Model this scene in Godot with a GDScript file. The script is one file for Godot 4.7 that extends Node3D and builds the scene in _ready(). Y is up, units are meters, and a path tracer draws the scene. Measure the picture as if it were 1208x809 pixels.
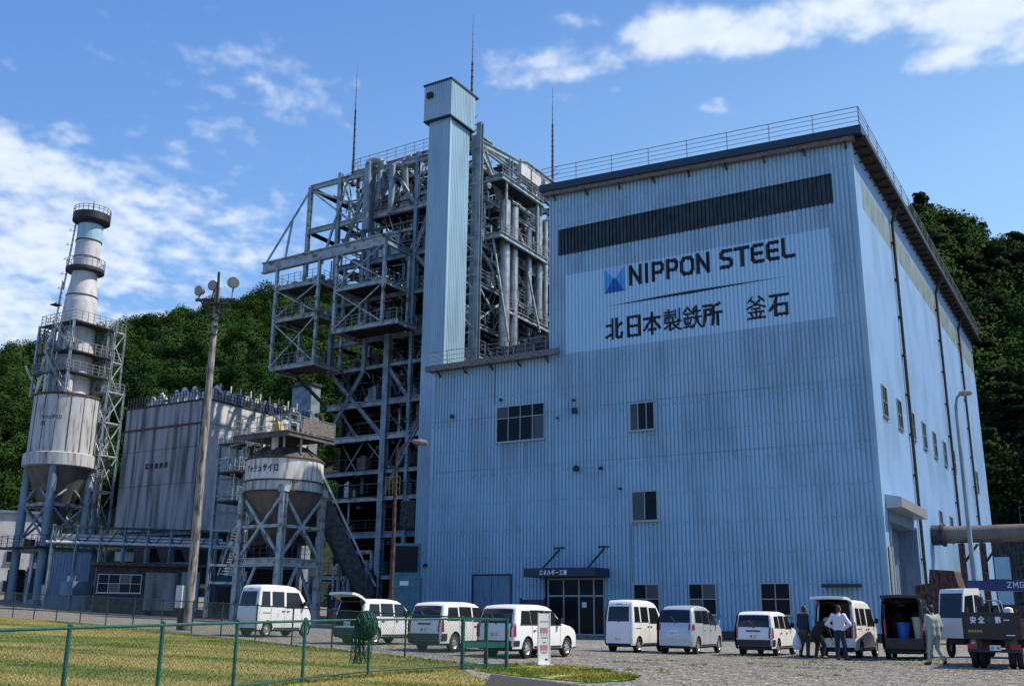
extends Node3D

# ---------------------------------------------------------------- mesh collector
class MB:
	var v := PackedVector3Array()
	var n := PackedVector3Array()
	var c := PackedColorArray()
	var tint := Color(1, 1, 1)
	var colored := false
	func t3(a: Vector3, b: Vector3, d: Vector3, na: Vector3, nb: Vector3, nd: Vector3) -> void:
		v.append(a); v.append(d); v.append(b)
		n.append(na); n.append(nd); n.append(nb)
		if colored:
			c.append(tint); c.append(tint); c.append(tint)
	func tri(a: Vector3, b: Vector3, d: Vector3) -> void:
		var m := (b - a).cross(d - a).normalized()
		t3(a, b, d, m, m, m)
	func quad(a: Vector3, b: Vector3, d: Vector3, e: Vector3) -> void:
		var m := (d - a).cross(e - b).normalized()
		t3(a, b, d, m, m, m)
		t3(a, d, e, m, m, m)
	func quadn(a: Vector3, b: Vector3, d: Vector3, e: Vector3, na: Vector3, nb: Vector3, nd: Vector3, ne: Vector3) -> void:
		t3(a, b, d, na, nb, nd)
		t3(a, d, e, na, nd, ne)
	func box(p: Vector3, s: Vector3, b := Basis()) -> void:
		var h := s * 0.5
		var k := []
		for i in 8:
			k.append(p + b * Vector3(h.x if i & 1 else -h.x, h.y if i & 2 else -h.y, h.z if i & 4 else -h.z))
		quad(k[4], k[5], k[7], k[6]); quad(k[1], k[0], k[2], k[3])
		quad(k[5], k[1], k[3], k[7]); quad(k[0], k[4], k[6], k[2])
		quad(k[6], k[7], k[3], k[2]); quad(k[0], k[1], k[5], k[4])
	func box2(a: Vector3, b: Vector3) -> void:
		box((a + b) * 0.5, (b - a).abs())
	func bar(a: Vector3, b: Vector3, w: float, h: float) -> void:
		var f := MB.frame(a, b)
		box((a + b) * 0.5, Vector3(w, h, a.distance_to(b)), f)
	static func frame(a: Vector3, b: Vector3) -> Basis:
		var z := (b - a).normalized()
		var up := Vector3.UP if absf(z.y) < 0.95 else Vector3(0, 0, 1)
		var x := up.cross(z).normalized()
		return Basis(x, z.cross(x), z)
	func ibeam(a: Vector3, b: Vector3, w: float, h: float) -> void:
		var f := MB.frame(a, b)
		var l := a.distance_to(b)
		var m := (a + b) * 0.5
		var t := h * 0.09 + 0.01
		box(m + f.y * (h - t) * 0.5, Vector3(w, t, l), f)
		box(m - f.y * (h - t) * 0.5, Vector3(w, t, l), f)
		box(m, Vector3(maxf(0.03, w * 0.1), h - 2.02 * t, l - 0.004), f)
	func tube(a: Vector3, b: Vector3, r0: float, r1: float, seg := 8, caps := true) -> void:
		var f := MB.frame(a, b)
		var sl := (r0 - r1) / maxf(0.0001, a.distance_to(b))
		for i in seg:
			var t0 := TAU * i / seg
			var t1 := TAU * (i + 1) / seg
			var d0 := f.x * cos(t0) + f.y * sin(t0)
			var d1 := f.x * cos(t1) + f.y * sin(t1)
			var n0 := (d0 + f.z * sl).normalized()
			var n1 := (d1 + f.z * sl).normalized()
			quadn(a + d0 * r0, a + d1 * r0, b + d1 * r1, b + d0 * r1, n0, n1, n1, n0)
			if caps:
				tri(a, a + d1 * r0, a + d0 * r0)
				tri(b, b + d0 * r1, b + d1 * r1)
	func pipe(pts: Array, r: float, seg := 8) -> void:
		for i in pts.size() - 1:
			tube(pts[i], pts[i + 1], r, r, seg, true)
	func lathe(prof: Array, seg: int, at := Vector3.ZERO, b := Basis(), smooth := true) -> void:
		# prof: Vector2(radius, height) from the bottom up
		for k in prof.size() - 1:
			var p: Vector2 = prof[k]
			var q: Vector2 = prof[k + 1]
			var e := q - p
			var nn := Vector2(e.y, -e.x).normalized()
			for i in seg:
				var t0 := TAU * i / seg
				var t1 := TAU * (i + 1) / seg
				var c0 := Vector3(cos(t0), 0, -sin(t0))
				var c1 := Vector3(cos(t1), 0, -sin(t1))
				var n0 := b * (c0 * nn.x + Vector3.UP * nn.y)
				var n1 := b * (c1 * nn.x + Vector3.UP * nn.y)
				if not smooth:
					n0 = (n0 + n1).normalized(); n1 = n0
				var a0 := at + b * (c0 * p.x + Vector3.UP * p.y)
				var a1 := at + b * (c1 * p.x + Vector3.UP * p.y)
				var b0 := at + b * (c0 * q.x + Vector3.UP * q.y)
				var b1 := at + b * (c1 * q.x + Vector3.UP * q.y)
				if p.x < 0.0005:
					t3(a0, b1, b0, n0, n1, n0)
				elif q.x < 0.0005:
					t3(a0, a1, b0, n0, n1, n0)
				else:
					quadn(a0, a1, b1, b0, n0, n1, n1, n0)
	func prism(poly: PackedVector2Array, o: Vector3, ux: Vector3, uy: Vector3, d: float) -> void:
		# polygon in the plane ux, uy, thickened by d along their cross product
		var w := ux.cross(uy).normalized()
		var p := poly
		if Geometry2D.is_polygon_clockwise(p):
			p = p.duplicate(); p.reverse()
		var ix := Geometry2D.triangulate_polygon(p)
		for i in range(0, ix.size(), 3):
			var q := []
			for j in 3:
				q.append(o + ux * p[ix[i + j]].x + uy * p[ix[i + j]].y)
			if (q[1] - q[0]).cross(q[2] - q[0]).dot(w) < 0:
				q = [q[0], q[2], q[1]]
			tri(q[0] + w * d, q[1] + w * d, q[2] + w * d)
			tri(q[0], q[2], q[1])
		for i in p.size():
			var a := o + ux * p[i].x + uy * p[i].y
			var k := p[(i + 1) % p.size()]
			var b := o + ux * k.x + uy * k.y
			quad(a, b, b + w * d, a + w * d)
	func mesh() -> ArrayMesh:
		var m := ArrayMesh.new()
		if v.is_empty():
			return m
		var a := []
		a.resize(Mesh.ARRAY_MAX)
		a[Mesh.ARRAY_VERTEX] = v
		a[Mesh.ARRAY_NORMAL] = n
		if colored:
			a[Mesh.ARRAY_COLOR] = c
		m.add_surface_from_arrays(Mesh.PRIMITIVE_TRIANGLES, a)
		return m

# ---------------------------------------------------------------- naming helpers
var taken := {}

func numbered(called: String) -> String:
	var k: int = taken.get(called, 0)
	taken[called] = k + 1
	return called if k == 0 else "%s_%03d" % [called, k]

func thing(called: String, label: String, category: String, at := Vector3.ZERO, turn := 0.0, group := "") -> Node3D:
	var o := Node3D.new()
	o.name = numbered(called)
	add_child(o)
	o.position = at
	o.rotation.y = turn
	tag(o, label, category, group)
	return o

func tag(o: Node, label: String, category: String, group := "") -> void:
	o.set_meta("label", label)
	o.set_meta("category", category)
	if group:
		o.set_meta("group", group)

func part(called: String, mb, m: Material, parent: Node, at := Vector3.ZERO) -> MeshInstance3D:
	var o := MeshInstance3D.new()
	o.mesh = mb.mesh() if mb is MB else mb
	o.material_override = m
	o.position = at
	var used: Dictionary = parent.get_meta("_names") if parent.has_meta("_names") else {}
	var k: int = used.get(called, 0)
	used[called] = k + 1
	parent.set_meta("_names", used)
	o.name = called if k == 0 else "%s_%03d" % [called, k]
	parent.add_child(o, true)
	return o

func top(called: String, mb, m: Material, label: String, category: String, group := "") -> MeshInstance3D:
	var o := MeshInstance3D.new()
	o.mesh = mb.mesh() if mb is MB else mb
	o.material_override = m
	o.name = numbered(called)
	add_child(o)
	tag(o, label, category, group)
	return o

func struct(called: String, mb, m: Material) -> MeshInstance3D:
	var o := MeshInstance3D.new()
	o.mesh = mb.mesh() if mb is MB else mb
	o.material_override = m
	o.name = numbered(called)
	o.set_meta("kind", "structure")
	add_child(o)
	return o

func copy(o: Node3D, called: String, label: String, at: Vector3, turn: float) -> Node3D:
	var r: Node3D = o.duplicate()
	r.name = numbered(called)
	add_child(r)
	r.position = at
	r.rotation.y = turn
	r.set_meta("label", label)
	return r

# ---------------------------------------------------------------- materials
var M := {}
var T := {}

func noise_tex(freq: float, stops: Array, sd: int, octaves := 4, kind := FastNoiseLite.TYPE_SIMPLEX_SMOOTH, size := 512, bump := false) -> NoiseTexture2D:
	var f := FastNoiseLite.new()
	f.noise_type = kind
	f.frequency = freq
	f.seed = sd
	f.fractal_octaves = octaves
	var t := NoiseTexture2D.new()
	t.width = size
	t.height = size
	t.seamless = true
	t.noise = f
	if bump:
		t.as_normal_map = true
		t.bump_strength = 6.0
	else:
		var g := Gradient.new()
		var off := PackedFloat32Array()
		var col := PackedColorArray()
		for s in stops:
			off.append(s[0])
			col.append(s[1] if s[1] is Color else Color(s[1], s[1], s[1]))
		g.offsets = off
		g.colors = col
		t.color_ramp = g
	return t

func lin(r: float, g: float, b: float) -> Color:
	return Color(r, g, b).linear_to_srgb()

func mat(col: Color, rough := 0.7, metal := 0.0, tex: Texture2D = null, scale := Vector3.ONE) -> StandardMaterial3D:
	var m := StandardMaterial3D.new()
	m.albedo_color = col
	m.roughness = rough
	m.metallic = metal
	m.cull_mode = BaseMaterial3D.CULL_DISABLED
	if tex:
		m.albedo_texture = tex
		m.uv1_triplanar = true
		m.uv1_world_triplanar = true
		m.uv1_scale = scale
	return m

func make_materials() -> void:
	T.mottle = noise_tex(0.012, [[0.2, 0.74], [0.5, 0.93], [0.8, 1.0]], 3, 5)
	T.faint = noise_tex(0.012, [[0.2, 0.9], [0.5, 0.97], [0.8, 1.0]], 4, 5)
	T.heavy2 = noise_tex(0.02, [[0.2, 0.55], [0.4, 0.8], [0.55, 0.93], [0.8, 1.0]], 53, 5)
	T.stain = noise_tex(0.02, [[0.3, Color(1, 1, 1)], [0.56, Color(0.95, 0.95, 0.94)], [0.7, Color(0.8, 0.74, 0.66)], [0.85, Color(0.56, 0.43, 0.32)]], 29, 5)
	T.dirt = noise_tex(0.02, [[0.25, 0.45], [0.45, 0.8], [0.7, 1.0]], 7, 5)
	T.streak = noise_tex(0.02, [[0.2, 0.86], [0.5, 0.97], [0.8, 1.0]], 11, 4)
	T.heavy = noise_tex(0.02, [[0.26, 0.42], [0.4, 0.74], [0.55, 0.93], [0.8, 1.0]], 17, 5)
	T.rust = noise_tex(0.018, [[0.3, Color(1, 1, 1)], [0.6, Color(0.95, 0.94, 0.92)], [0.69, Color(0.78, 0.68, 0.57)], [0.86, Color(0.48, 0.34, 0.25)]], 23, 5)
	T.gravel = noise_tex(0.08, [[0.1, Color(0.30, 0.30, 0.30)], [0.45, Color(0.66, 0.65, 0.63)], [0.62, Color(0.88, 0.86, 0.83)], [0.9, Color(1, 1, 0.98)]], 31, 3, FastNoiseLite.TYPE_VALUE_CUBIC)
	T.coarse = noise_tex(0.01, [[0.25, 0.7], [0.6, 0.92], [0.8, 1.0]], 37, 4)
	T.grass = noise_tex(0.011, [[0.26, Color(0.36, 0.46, 0.16)], [0.42, Color(0.54, 0.56, 0.22)], [0.54, Color(0.76, 0.68, 0.34)], [0.75, Color(0.88, 0.78, 0.50)]], 41, 5)
	T.turf = noise_tex(0.09, [[0.15, 0.5], [0.5, 0.9], [0.8, 1.0]], 47, 3, FastNoiseLite.TYPE_VALUE_CUBIC)
	T.rough_n = noise_tex(0.05, [], 43, 4, FastNoiseLite.TYPE_SIMPLEX_SMOOTH, 512, true)
	# painted metals
	M.wall = mat(lin(0.295, 0.50, 0.66), 0.5, 0.0, T.faint, Vector3(0.07, 0.02, 0.07))
	M.wall_upper = mat(lin(0.312, 0.505, 0.648), 0.5, 0.0, T.faint, Vector3(0.07, 0.02, 0.07))
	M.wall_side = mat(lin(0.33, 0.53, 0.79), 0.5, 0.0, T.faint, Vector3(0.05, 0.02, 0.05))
	M.fixing = mat(lin(0.03, 0.06, 0.1), 0.95)
	M.fixing.metallic_specular = 0.1
	M.wall_stain = mat(lin(0.2, 0.3, 0.36), 0.8)
	M.sign_panel = mat(lin(0.40, 0.64, 0.82), 0.55)
	M.skylight = mat(lin(0.014, 0.036, 0.05), 0.4, 0.0, T.dirt, Vector3(0.15, 0.05, 0.15))
	M.skylight_side = mat(lin(0.33, 0.42, 0.42), 0.45, 0.0, T.mottle, Vector3(0.1, 0.05, 0.1))
	M.fascia = mat(lin(0.012, 0.03, 0.06), 0.45)
	M.eave = mat(lin(0.055, 0.043, 0.036), 0.8, 0.0, T.dirt, Vector3(0.4, 0.4, 0.4))
	M.gutter = mat(lin(0.19, 0.17, 0.16), 0.6, 0.0, T.mottle, Vector3(0.5, 0.5, 0.5))
	M.rail = mat(lin(0.22, 0.235, 0.245), 0.5, 0.2)
	M.frame = mat(lin(0.35, 0.38, 0.4), 0.4, 0.4)
	M.glass = mat(lin(0.012, 0.016, 0.022), 0.06)
	M.glass.metallic_specular = 0.22
	M.car_glass = mat(lin(0.01, 0.013, 0.017), 0.05)
	M.car_glass.metallic_specular = 0.5
	M.glass_pale = mat(lin(0.03, 0.042, 0.055), 0.12)  # paler panes: curtains and reflected light put into the glass colour
	M.glass_dull = mat(lin(0.012, 0.016, 0.02), 0.3)
	M.glass_dull.metallic_specular = 0.2
	M.plinth = mat(lin(0.07, 0.085, 0.1), 0.85, 0.0, T.dirt, Vector3(0.4, 0.4, 0.4))
	M.navy = mat(lin(0.012, 0.028, 0.055), 0.5)
	M.black = mat(lin(0.012, 0.012, 0.014), 0.5)
	M.ink = mat(lin(0.006, 0.008, 0.014), 0.6)
	M.white_mark = mat(lin(0.75, 0.78, 0.8), 0.6)
	M.logo_a = mat(lin(0.07, 0.36, 0.74), 0.5)
	M.logo_b = mat(lin(0.012, 0.11, 0.45), 0.5)
	M.logo_c = mat(lin(0.36, 0.58, 0.8), 0.5)
	M.garage = mat(lin(0.16, 0.25, 0.36), 0.6, 0.0, T.streak, Vector3(0.3, 0.05, 0.3))
	M.shaft = mat(lin(0.31, 0.48, 0.60), 0.5, 0.0, T.faint, Vector3(0.1, 0.02, 0.1))
	M.steel = mat(lin(0.25, 0.33, 0.385), 0.55, 0.1, T.mottle, Vector3(0.09, 0.09, 0.09))
	M.steel_pale = mat(lin(0.34, 0.42, 0.47), 0.55, 0.1, T.stain, Vector3(0.1, 0.1, 0.1))
	M.steel_blue = mat(lin(0.175, 0.28, 0.37), 0.55, 0.1, T.mottle, Vector3(0.12, 0.04, 0.12))
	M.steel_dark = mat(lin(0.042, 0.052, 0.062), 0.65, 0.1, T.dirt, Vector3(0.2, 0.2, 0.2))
	M.grating = mat(lin(0.03, 0.033, 0.037), 0.8, 0.1, T.dirt, Vector3(0.3, 0.3, 0.3))
	M.casing = mat(lin(0.11, 0.1, 0.09), 0.7, 0.1, T.heavy, Vector3(0.09, 0.05, 0.09))
	M.lagging = mat(lin(0.5, 0.52, 0.53), 0.38, 0.55, T.mottle, Vector3(0.25, 0.1, 0.25))
	M.brown = mat(lin(0.11, 0.065, 0.045), 0.8, 0.0, T.dirt, Vector3(0.4, 0.4, 0.4))
	M.brown_pipe = mat(lin(0.16, 0.128, 0.125), 0.6, 0.0, T.mottle, Vector3(0.1, 0.1, 0.1))
	M.white_paint = mat(lin(0.66, 0.67, 0.66), 0.55, 0.0, T.stain, Vector3(0.22, 0.03, 0.22))
	M.stack_white = mat(lin(0.58, 0.58, 0.60), 0.55, 0.0, T.streak, Vector3(0.12, 0.05, 0.12))
	M.stack_blue = mat(lin(0.34, 0.53, 0.66), 0.55, 0.0, T.streak, Vector3(0.2, 0.06, 0.2))
	M.bin_pale = mat(lin(0.46, 0.49, 0.52), 0.6, 0.0, T.stain, Vector3(0.2, 0.022, 0.2))
	M.hopper = mat(lin(0.13, 0.12, 0.11), 0.7, 0.0, T.mottle, Vector3(0.15, 0.04, 0.15))
	M.concrete_dirty = mat(lin(0.31, 0.32, 0.34), 0.8, 0.0, T.heavy2, Vector3(0.11, 0.008, 0.11))
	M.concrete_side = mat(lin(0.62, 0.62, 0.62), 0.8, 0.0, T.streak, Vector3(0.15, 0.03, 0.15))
	M.pole = mat(lin(0.32, 0.3, 0.265), 0.75, 0.0, T.dirt, Vector3(0.7, 0.09, 0.7))
	M.rusty = mat(lin(0.085, 0.045, 0.035), 0.8, 0.0, T.dirt, Vector3(0.5, 0.2, 0.5))
	M.dish = mat(lin(0.27, 0.27, 0.23), 0.5)
	M.yellow = mat(lin(0.45, 0.31, 0.045), 0.6)
	M.teal = mat(lin(0.05, 0.19, 0.24), 0.6, 0.0, T.mottle, Vector3(0.4, 0.4, 0.4))
	M.fence_green = mat(lin(0.018, 0.13, 0.105), 0.42, 0.1, T.mottle, Vector3(0.6, 0.6, 0.6))
	M.fence_dark = mat(lin(0.016, 0.045, 0.042), 0.5, 0.1)
	M.net = mat(lin(0.006, 0.085, 0.05), 0.6)
	# ground
	M.gravel = mat(lin(0.56, 0.53, 0.47), 0.95, 0.0, T.gravel, Vector3(0.45, 0.45, 0.45))
	M.gravel.normal_enabled = true
	M.gravel.normal_texture = T.rough_n
	M.gravel.normal_scale = 1.2
	M.gravel.detail_enabled = true
	M.gravel.detail_blend_mode = BaseMaterial3D.BLEND_MODE_MUL
	M.gravel.detail_albedo = T.coarse
	M.gravel.uv2_triplanar = true
	M.gravel.uv2_world_triplanar = true
	M.gravel.uv2_scale = Vector3(0.06, 0.06, 0.06)
	M.lawn = mat(lin(0.62, 0.62, 0.58), 0.95, 0.0, T.grass, Vector3(0.035, 0.1, 0.12))
	M.lawn.normal_enabled = true
	M.lawn.normal_texture = T.rough_n
	M.verge = mat(lin(0.42, 0.55, 0.4), 0.95, 0.0, T.grass, Vector3(0.25, 0.25, 0.25))
	M.dirt_strip = mat(lin(0.30, 0.23, 0.15), 0.95, 0.0, T.dirt, Vector3(0.5, 0.5, 0.5))
	M.tan = mat(lin(0.33, 0.31, 0.27), 0.95, 0.0, T.gravel, Vector3(0.5, 0.5, 0.5))
	M.track = mat(lin(0.36, 0.34, 0.31), 0.95, 0.0, T.gravel, Vector3(0.8, 0.8, 0.8))
	M.asphalt = mat(lin(0.065, 0.066, 0.07), 0.9, 0.0, T.gravel, Vector3(0.9, 0.9, 0.9))
	M.slab = mat(lin(0.3, 0.3, 0.3), 0.9, 0.0, T.dirt, Vector3(0.3, 0.3, 0.3))
	M.hill = mat(lin(0.028, 0.045, 0.016), 1.0, 0.0, T.dirt, Vector3(0.05, 0.05, 0.05))
	# vehicles
	M.car_white = mat(lin(0.74, 0.75, 0.75), 0.28)
	M.car_seam = mat(lin(0.62, 0.63, 0.64), 0.3)
	M.car_silver = mat(lin(0.47, 0.51, 0.57), 0.28, 0.35)
	M.car_black = mat(lin(0.012, 0.010, 0.011), 0.2)
	M.car_maroon = mat(lin(0.018, 0.012, 0.012), 0.35)
	M.tyre = mat(lin(0.014, 0.014, 0.015), 0.85)
	M.rim = mat(lin(0.5, 0.51, 0.52), 0.35, 0.6)
	M.trim = mat(lin(0.02, 0.021, 0.023), 0.6)
	M.lamp_red = mat(lin(0.3, 0.014, 0.018), 0.2)
	M.lamp_clear = mat(lin(0.6, 0.6, 0.58), 0.15)
	M.plate_white = mat(lin(0.72, 0.73, 0.7), 0.5)
	M.plate_yellow = mat(lin(0.75, 0.5, 0.03), 0.5)
	M.inside = mat(lin(0.03, 0.03, 0.032), 0.85)
	M.hatch_inner = mat(lin(0.5, 0.49, 0.43), 0.6)
	M.boom_blue = mat(lin(0.006, 0.02, 0.12), 0.35)
	M.tub_blue = mat(lin(0.02, 0.12, 0.5), 0.45)
	M.tub_pale = mat(lin(0.5, 0.55, 0.5), 0.5)
	# people
	M.skin = mat(lin(0.4, 0.24, 0.16), 0.6)
	M.hair = mat(lin(0.012, 0.011, 0.011), 0.6)
	M.cloth_navy = mat(lin(0.012, 0.017, 0.032), 0.9)
	M.cloth_khaki = mat(lin(0.06, 0.055, 0.035), 0.9)
	M.cloth_white = mat(lin(0.6, 0.62, 0.68), 0.9)
	M.cloth_denim = mat(lin(0.012, 0.024, 0.06), 0.9)
	M.cloth_green = mat(lin(0.33, 0.39, 0.34), 0.9)
	M.cloth_dark = mat(lin(0.014, 0.011, 0.012), 0.9)
	M.red_print = mat(lin(0.6, 0.05, 0.06), 0.6)
	M.banner = mat(lin(0.75, 0.74, 0.72), 0.7)
	# leaves
	for k in 3:
		var m := mat([lin(0.024, 0.054, 0.017), lin(0.036, 0.070, 0.021), lin(0.015, 0.034, 0.017)][k], 0.8)
		m.metallic_specular = 0.08
		m.vertex_color_use_as_albedo = true
		m.backlight_enabled = true
		m.backlight = lin(0.02, 0.04, 0.008)
		M["leaf%d" % k] = m
	M.bark = mat(lin(0.07, 0.055, 0.042), 0.95)
	M.blade = mat(lin(1, 1, 1), 0.9)
	M.blade.vertex_color_use_as_albedo = true
	M.blade.metallic_specular = 0.15
	M.turf = mat(lin(1, 1, 1), 0.95, 0.0, T.turf, Vector3(0.5, 0.5, 0.5))
	M.turf.vertex_color_use_as_albedo = true
	M.turf.metallic_specular = 0.1
	M.stone = mat(lin(1, 1, 1), 0.95)
	M.stone.vertex_color_use_as_albedo = true

# ---------------------------------------------------------------- lie of the land
func soft(t: float) -> float:
	return 0.5 * (t + sqrt(t * t + 4.0)) - 0.0

func gy(x: float, z: float) -> float:
	var start := 1.0 + clampf((33.0 - z) * 0.8, 0.0, 29.0)
	var y := 0.03 + 0.028 * maxf(0.0, soft(-x - start) - 0.3)
	var far := maxf(0.0, -x - 50.0)
	y += 0.0004 * far * far if far < 60.0 else 1.44 + 0.03 * (far - 60.0)
	if z > 38.0:
		y -= 0.012 * minf(z - 38.0, 20.0)
	return minf(y, 6.0)

func on(x: float, z: float, up := 0.0) -> Vector3:
	return Vector3(x, gy(x, z) + up, z)

func sheet(poly: PackedVector2Array, cell: float, off: float, mb: MB) -> void:
	var lo := poly[0]
	var hi := poly[0]
	for p in poly:
		lo = lo.min(p); hi = hi.max(p)
	var x := lo.x
	while x < hi.x:
		var z := lo.y
		while z < hi.y:
			var sq := PackedVector2Array([Vector2(x, z), Vector2(x + cell, z), Vector2(x + cell, z + cell), Vector2(x, z + cell)])
			for q in Geometry2D.intersect_polygons(sq, poly):
				var ix := Geometry2D.triangulate_polygon(q)
				for i in range(0, ix.size(), 3):
					var a := on(q[ix[i]].x, q[ix[i]].y, off)
					var b := on(q[ix[i + 1]].x, q[ix[i + 1]].y, off)
					var d := on(q[ix[i + 2]].x, q[ix[i + 2]].y, off)
					if (b - a).cross(d - a).y < 0:
						mb.tri(a, d, b)
					else:
						mb.tri(a, b, d)
			z += cell
		x += cell

# ---------------------------------------------------------------- sky
const SUN_DIR := Vector3(0.510, 0.799, -0.319)     # towards the sun

var blobs := []

func sky_color(d: Vector3, f: FastNoiseLite, g: FastNoiseLite) -> Color:
	var el := asin(clampf(d.y, -1, 1))
	var e := maxf(el, 0.0)
	var t := pow(clampf(1.0 - e / 1.25, 0, 1), 2.3)
	var c := Vector3(0.028, 0.125, 0.46).lerp(Vector3(0.25, 0.50, 0.90), t)
	var toward := clampf((d.dot(Vector3(0.788, 0, -0.616)) + 1.0) * 0.5, 0, 1)
	c = c.lerp(Vector3(0.40, 0.67, 0.98), minf(2.3 * toward * toward * t, 0.7))
	if el <= -0.01:
		return Color(0.2, 0.22, 0.24)
	var az := atan2(d.x, -d.z)
	var cover := -0.42
	for b in blobs:
		var da: float = wrapf(az - b[0], -PI, PI) / b[2]
		var de: float = (el - b[1]) / b[3]
		var q: float = da * da + de * de
		if q < 6.0:
			cover = maxf(cover, -0.42 + b[4] * exp(-q))
	var p := Vector3(d.x, 0, d.z) / (d.y + 0.10)
	var nz := f.get_noise_2d(p.x * 100.0, p.z * 100.0)
	var fine := g.get_noise_2d(p.x * 100.0, p.z * 100.0)
	var den := clampf((nz * 0.62 + fine * 0.40 + cover) * 1.35, 0, 1)
	den = den * den * (3.0 - 2.0 * den)
	var lit := Vector3(0.80, 0.86, 0.94).lerp(Vector3(0.60, 0.70, 0.83), clampf(den * 0.7 - fine * 0.9, 0, 1) * 0.6)
	c = c.lerp(lit, den * 0.86)
	return Color(c.x, c.y, c.z)

func make_sky() -> Sky:
	var f := FastNoiseLite.new()
	f.noise_type = FastNoiseLite.TYPE_SIMPLEX_SMOOTH
	f.frequency = 0.02
	f.fractal_octaves = 6
	f.fractal_gain = 0.55
	f.seed = 5
	var g := FastNoiseLite.new()
	g.noise_type = FastNoiseLite.TYPE_SIMPLEX_SMOOTH
	g.frequency = 0.12
	g.fractal_octaves = 6
	g.fractal_gain = 0.6
	g.seed = 9
	# [azimuth, elevation, half-width, half-height, strength] of the banks of cloud
	blobs = [[-0.95, 0.33, 0.22, 0.10, 0.92], [-1.04, 0.385, 0.14, 0.06, 0.9], [-1.0, 0.25, 0.25, 0.07, 0.95], [-0.83, 0.37, 0.11, 0.06, 0.72], [-0.90, 0.40, 0.26, 0.11, 0.76], [-1.065, 0.478, 0.04, 0.022, 0.78], [-0.9, 0.455, 0.08, 0.03, 0.5],
		[-0.36, 0.56, 0.085, 0.026, 1.1], [-0.27, 0.55, 0.07, 0.028, 1.1], [-0.17, 0.555, 0.12, 0.038, 1.2], [-0.06, 0.54, 0.10, 0.036, 1.2], [-0.10, 0.50, 0.06, 0.018, 0.95], [0.0, 0.505, 0.09, 0.035, 1.0], [-0.33, 0.49, 0.03, 0.012, 0.62], [-0.52, 0.535, 0.10, 0.04, 0.74], [-0.47, 0.575, 0.05, 0.016, 0.56], [-0.72, 0.5, 0.09, 0.05, 0.1]]
	var r := RandomNumberGenerator.new()
	r.seed = 77
	for i in 26:
		var a := r.randf_range(0.35, TAU - 1.45)
		blobs.append([a, r.randf_range(0.12, 0.9), r.randf_range(0.12, 0.4), r.randf_range(0.06, 0.14), r.randf_range(0.6, 1.1)])
	var W := 4096
	var H := 2048
	var im := Image.create(512, 256, false, Image.FORMAT_RGBF)
	for y in 256:
		var el := PI * (0.5 - (y + 0.5) / 256.0)
		for x in 512:
			var az := TAU * ((x + 0.5) / 512.0 - 0.5)
			im.set_pixel(x, y, sky_color(Vector3(sin(az) * cos(el), sin(el), -cos(az) * cos(el)), f, g))
	im.resize(W, H, Image.INTERPOLATE_CUBIC)
	# the part of the sky with fine cloud detail is worked out at full size
	var x0 := int((-1.28 / TAU + 0.5) * W)
	var x1 := int((0.22 / TAU + 0.5) * W)
	var y0 := int((0.5 - 0.82 / PI) * H)
	var y1 := int((0.5 - 0.12 / PI) * H)
	var fine := Image.create(x1 - x0, y1 - y0, false, Image.FORMAT_RGBF)
	for y in range(y0, y1):
		var el := PI * (0.5 - (y + 0.5) / H)
		for x in range(x0, x1):
			var az := TAU * ((x + 0.5) / W - 0.5)
			fine.set_pixel(x - x0, y - y0, sky_color(Vector3(sin(az) * cos(el), sin(el), -cos(az) * cos(el)), f, g))
	im.blit_rect(fine, Rect2i(0, 0, x1 - x0, y1 - y0), Vector2i(x0, y0))
	# the panorama's left edge looks along -z
	var turned := Image.create(W, H, false, Image.FORMAT_RGBF)
	turned.blit_rect(im, Rect2i(W / 2, 0, W / 2, H), Vector2i(0, 0))
	turned.blit_rect(im, Rect2i(0, 0, W / 2, H), Vector2i(W / 2, 0))
	var pm := PanoramaSkyMaterial.new()
	pm.panorama = ImageTexture.create_from_image(turned)
	var s := Sky.new()
	s.sky_material = pm
	return s

# ---------------------------------------------------------------- main
func _ready() -> void:
	# camera, sky, sun, exposure
	var cam := Camera3D.new()
	cam.name = "camera"
	cam.fov = 37.66
	cam.near = 0.1
	cam.far = 4000.0
	add_child(cam)
	cam.transform = Transform3D(Basis(Vector3(0.85610844, 0.01055403, -0.51668844), Vector3(0.12706466, 0.96480202, 0.23024257), Vector3(0.50093203, -0.26276545, 0.82463411)).orthonormalized(), Vector3(12.472, 1.276, 63.672))
	cam.current = true
	var we := WorldEnvironment.new()
	we.name = "environment"
	var env := Environment.new()
	env.background_mode = Environment.BG_SKY
	env.sky = make_sky()
	env.tonemap_mode = Environment.TONE_MAPPER_LINEAR
	env.tonemap_exposure = 1.2
	env.sdfgi_enabled = true
	env.ssao_enabled = true
	env.ssil_enabled = true
	we.environment = env
	add_child(we)
	var sun := DirectionalLight3D.new()
	sun.name = "sun"
	sun.light_energy = 1.6
	sun.light_color = Color(1.0, 0.955, 0.88)
	sun.light_angular_distance = 0.5
	sun.shadow_enabled = true
	add_child(sun)
	sun.look_at_from_position(SUN_DIR * 100.0, Vector3.ZERO)
	make_materials()
	build_ground()
	build_hills()
	build_factory()
	build_shaft()
	build_boiler()
	build_chimney()
	build_precipitator()
	build_silo()
	build_left_yard()
	build_right_yard()
	build_poles()
	build_fences()
	build_vehicles()
	build_people()
	build_small()

# ---------------------------------------------------------------- ground
var lawn_noise := FastNoiseLite.new()

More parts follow.
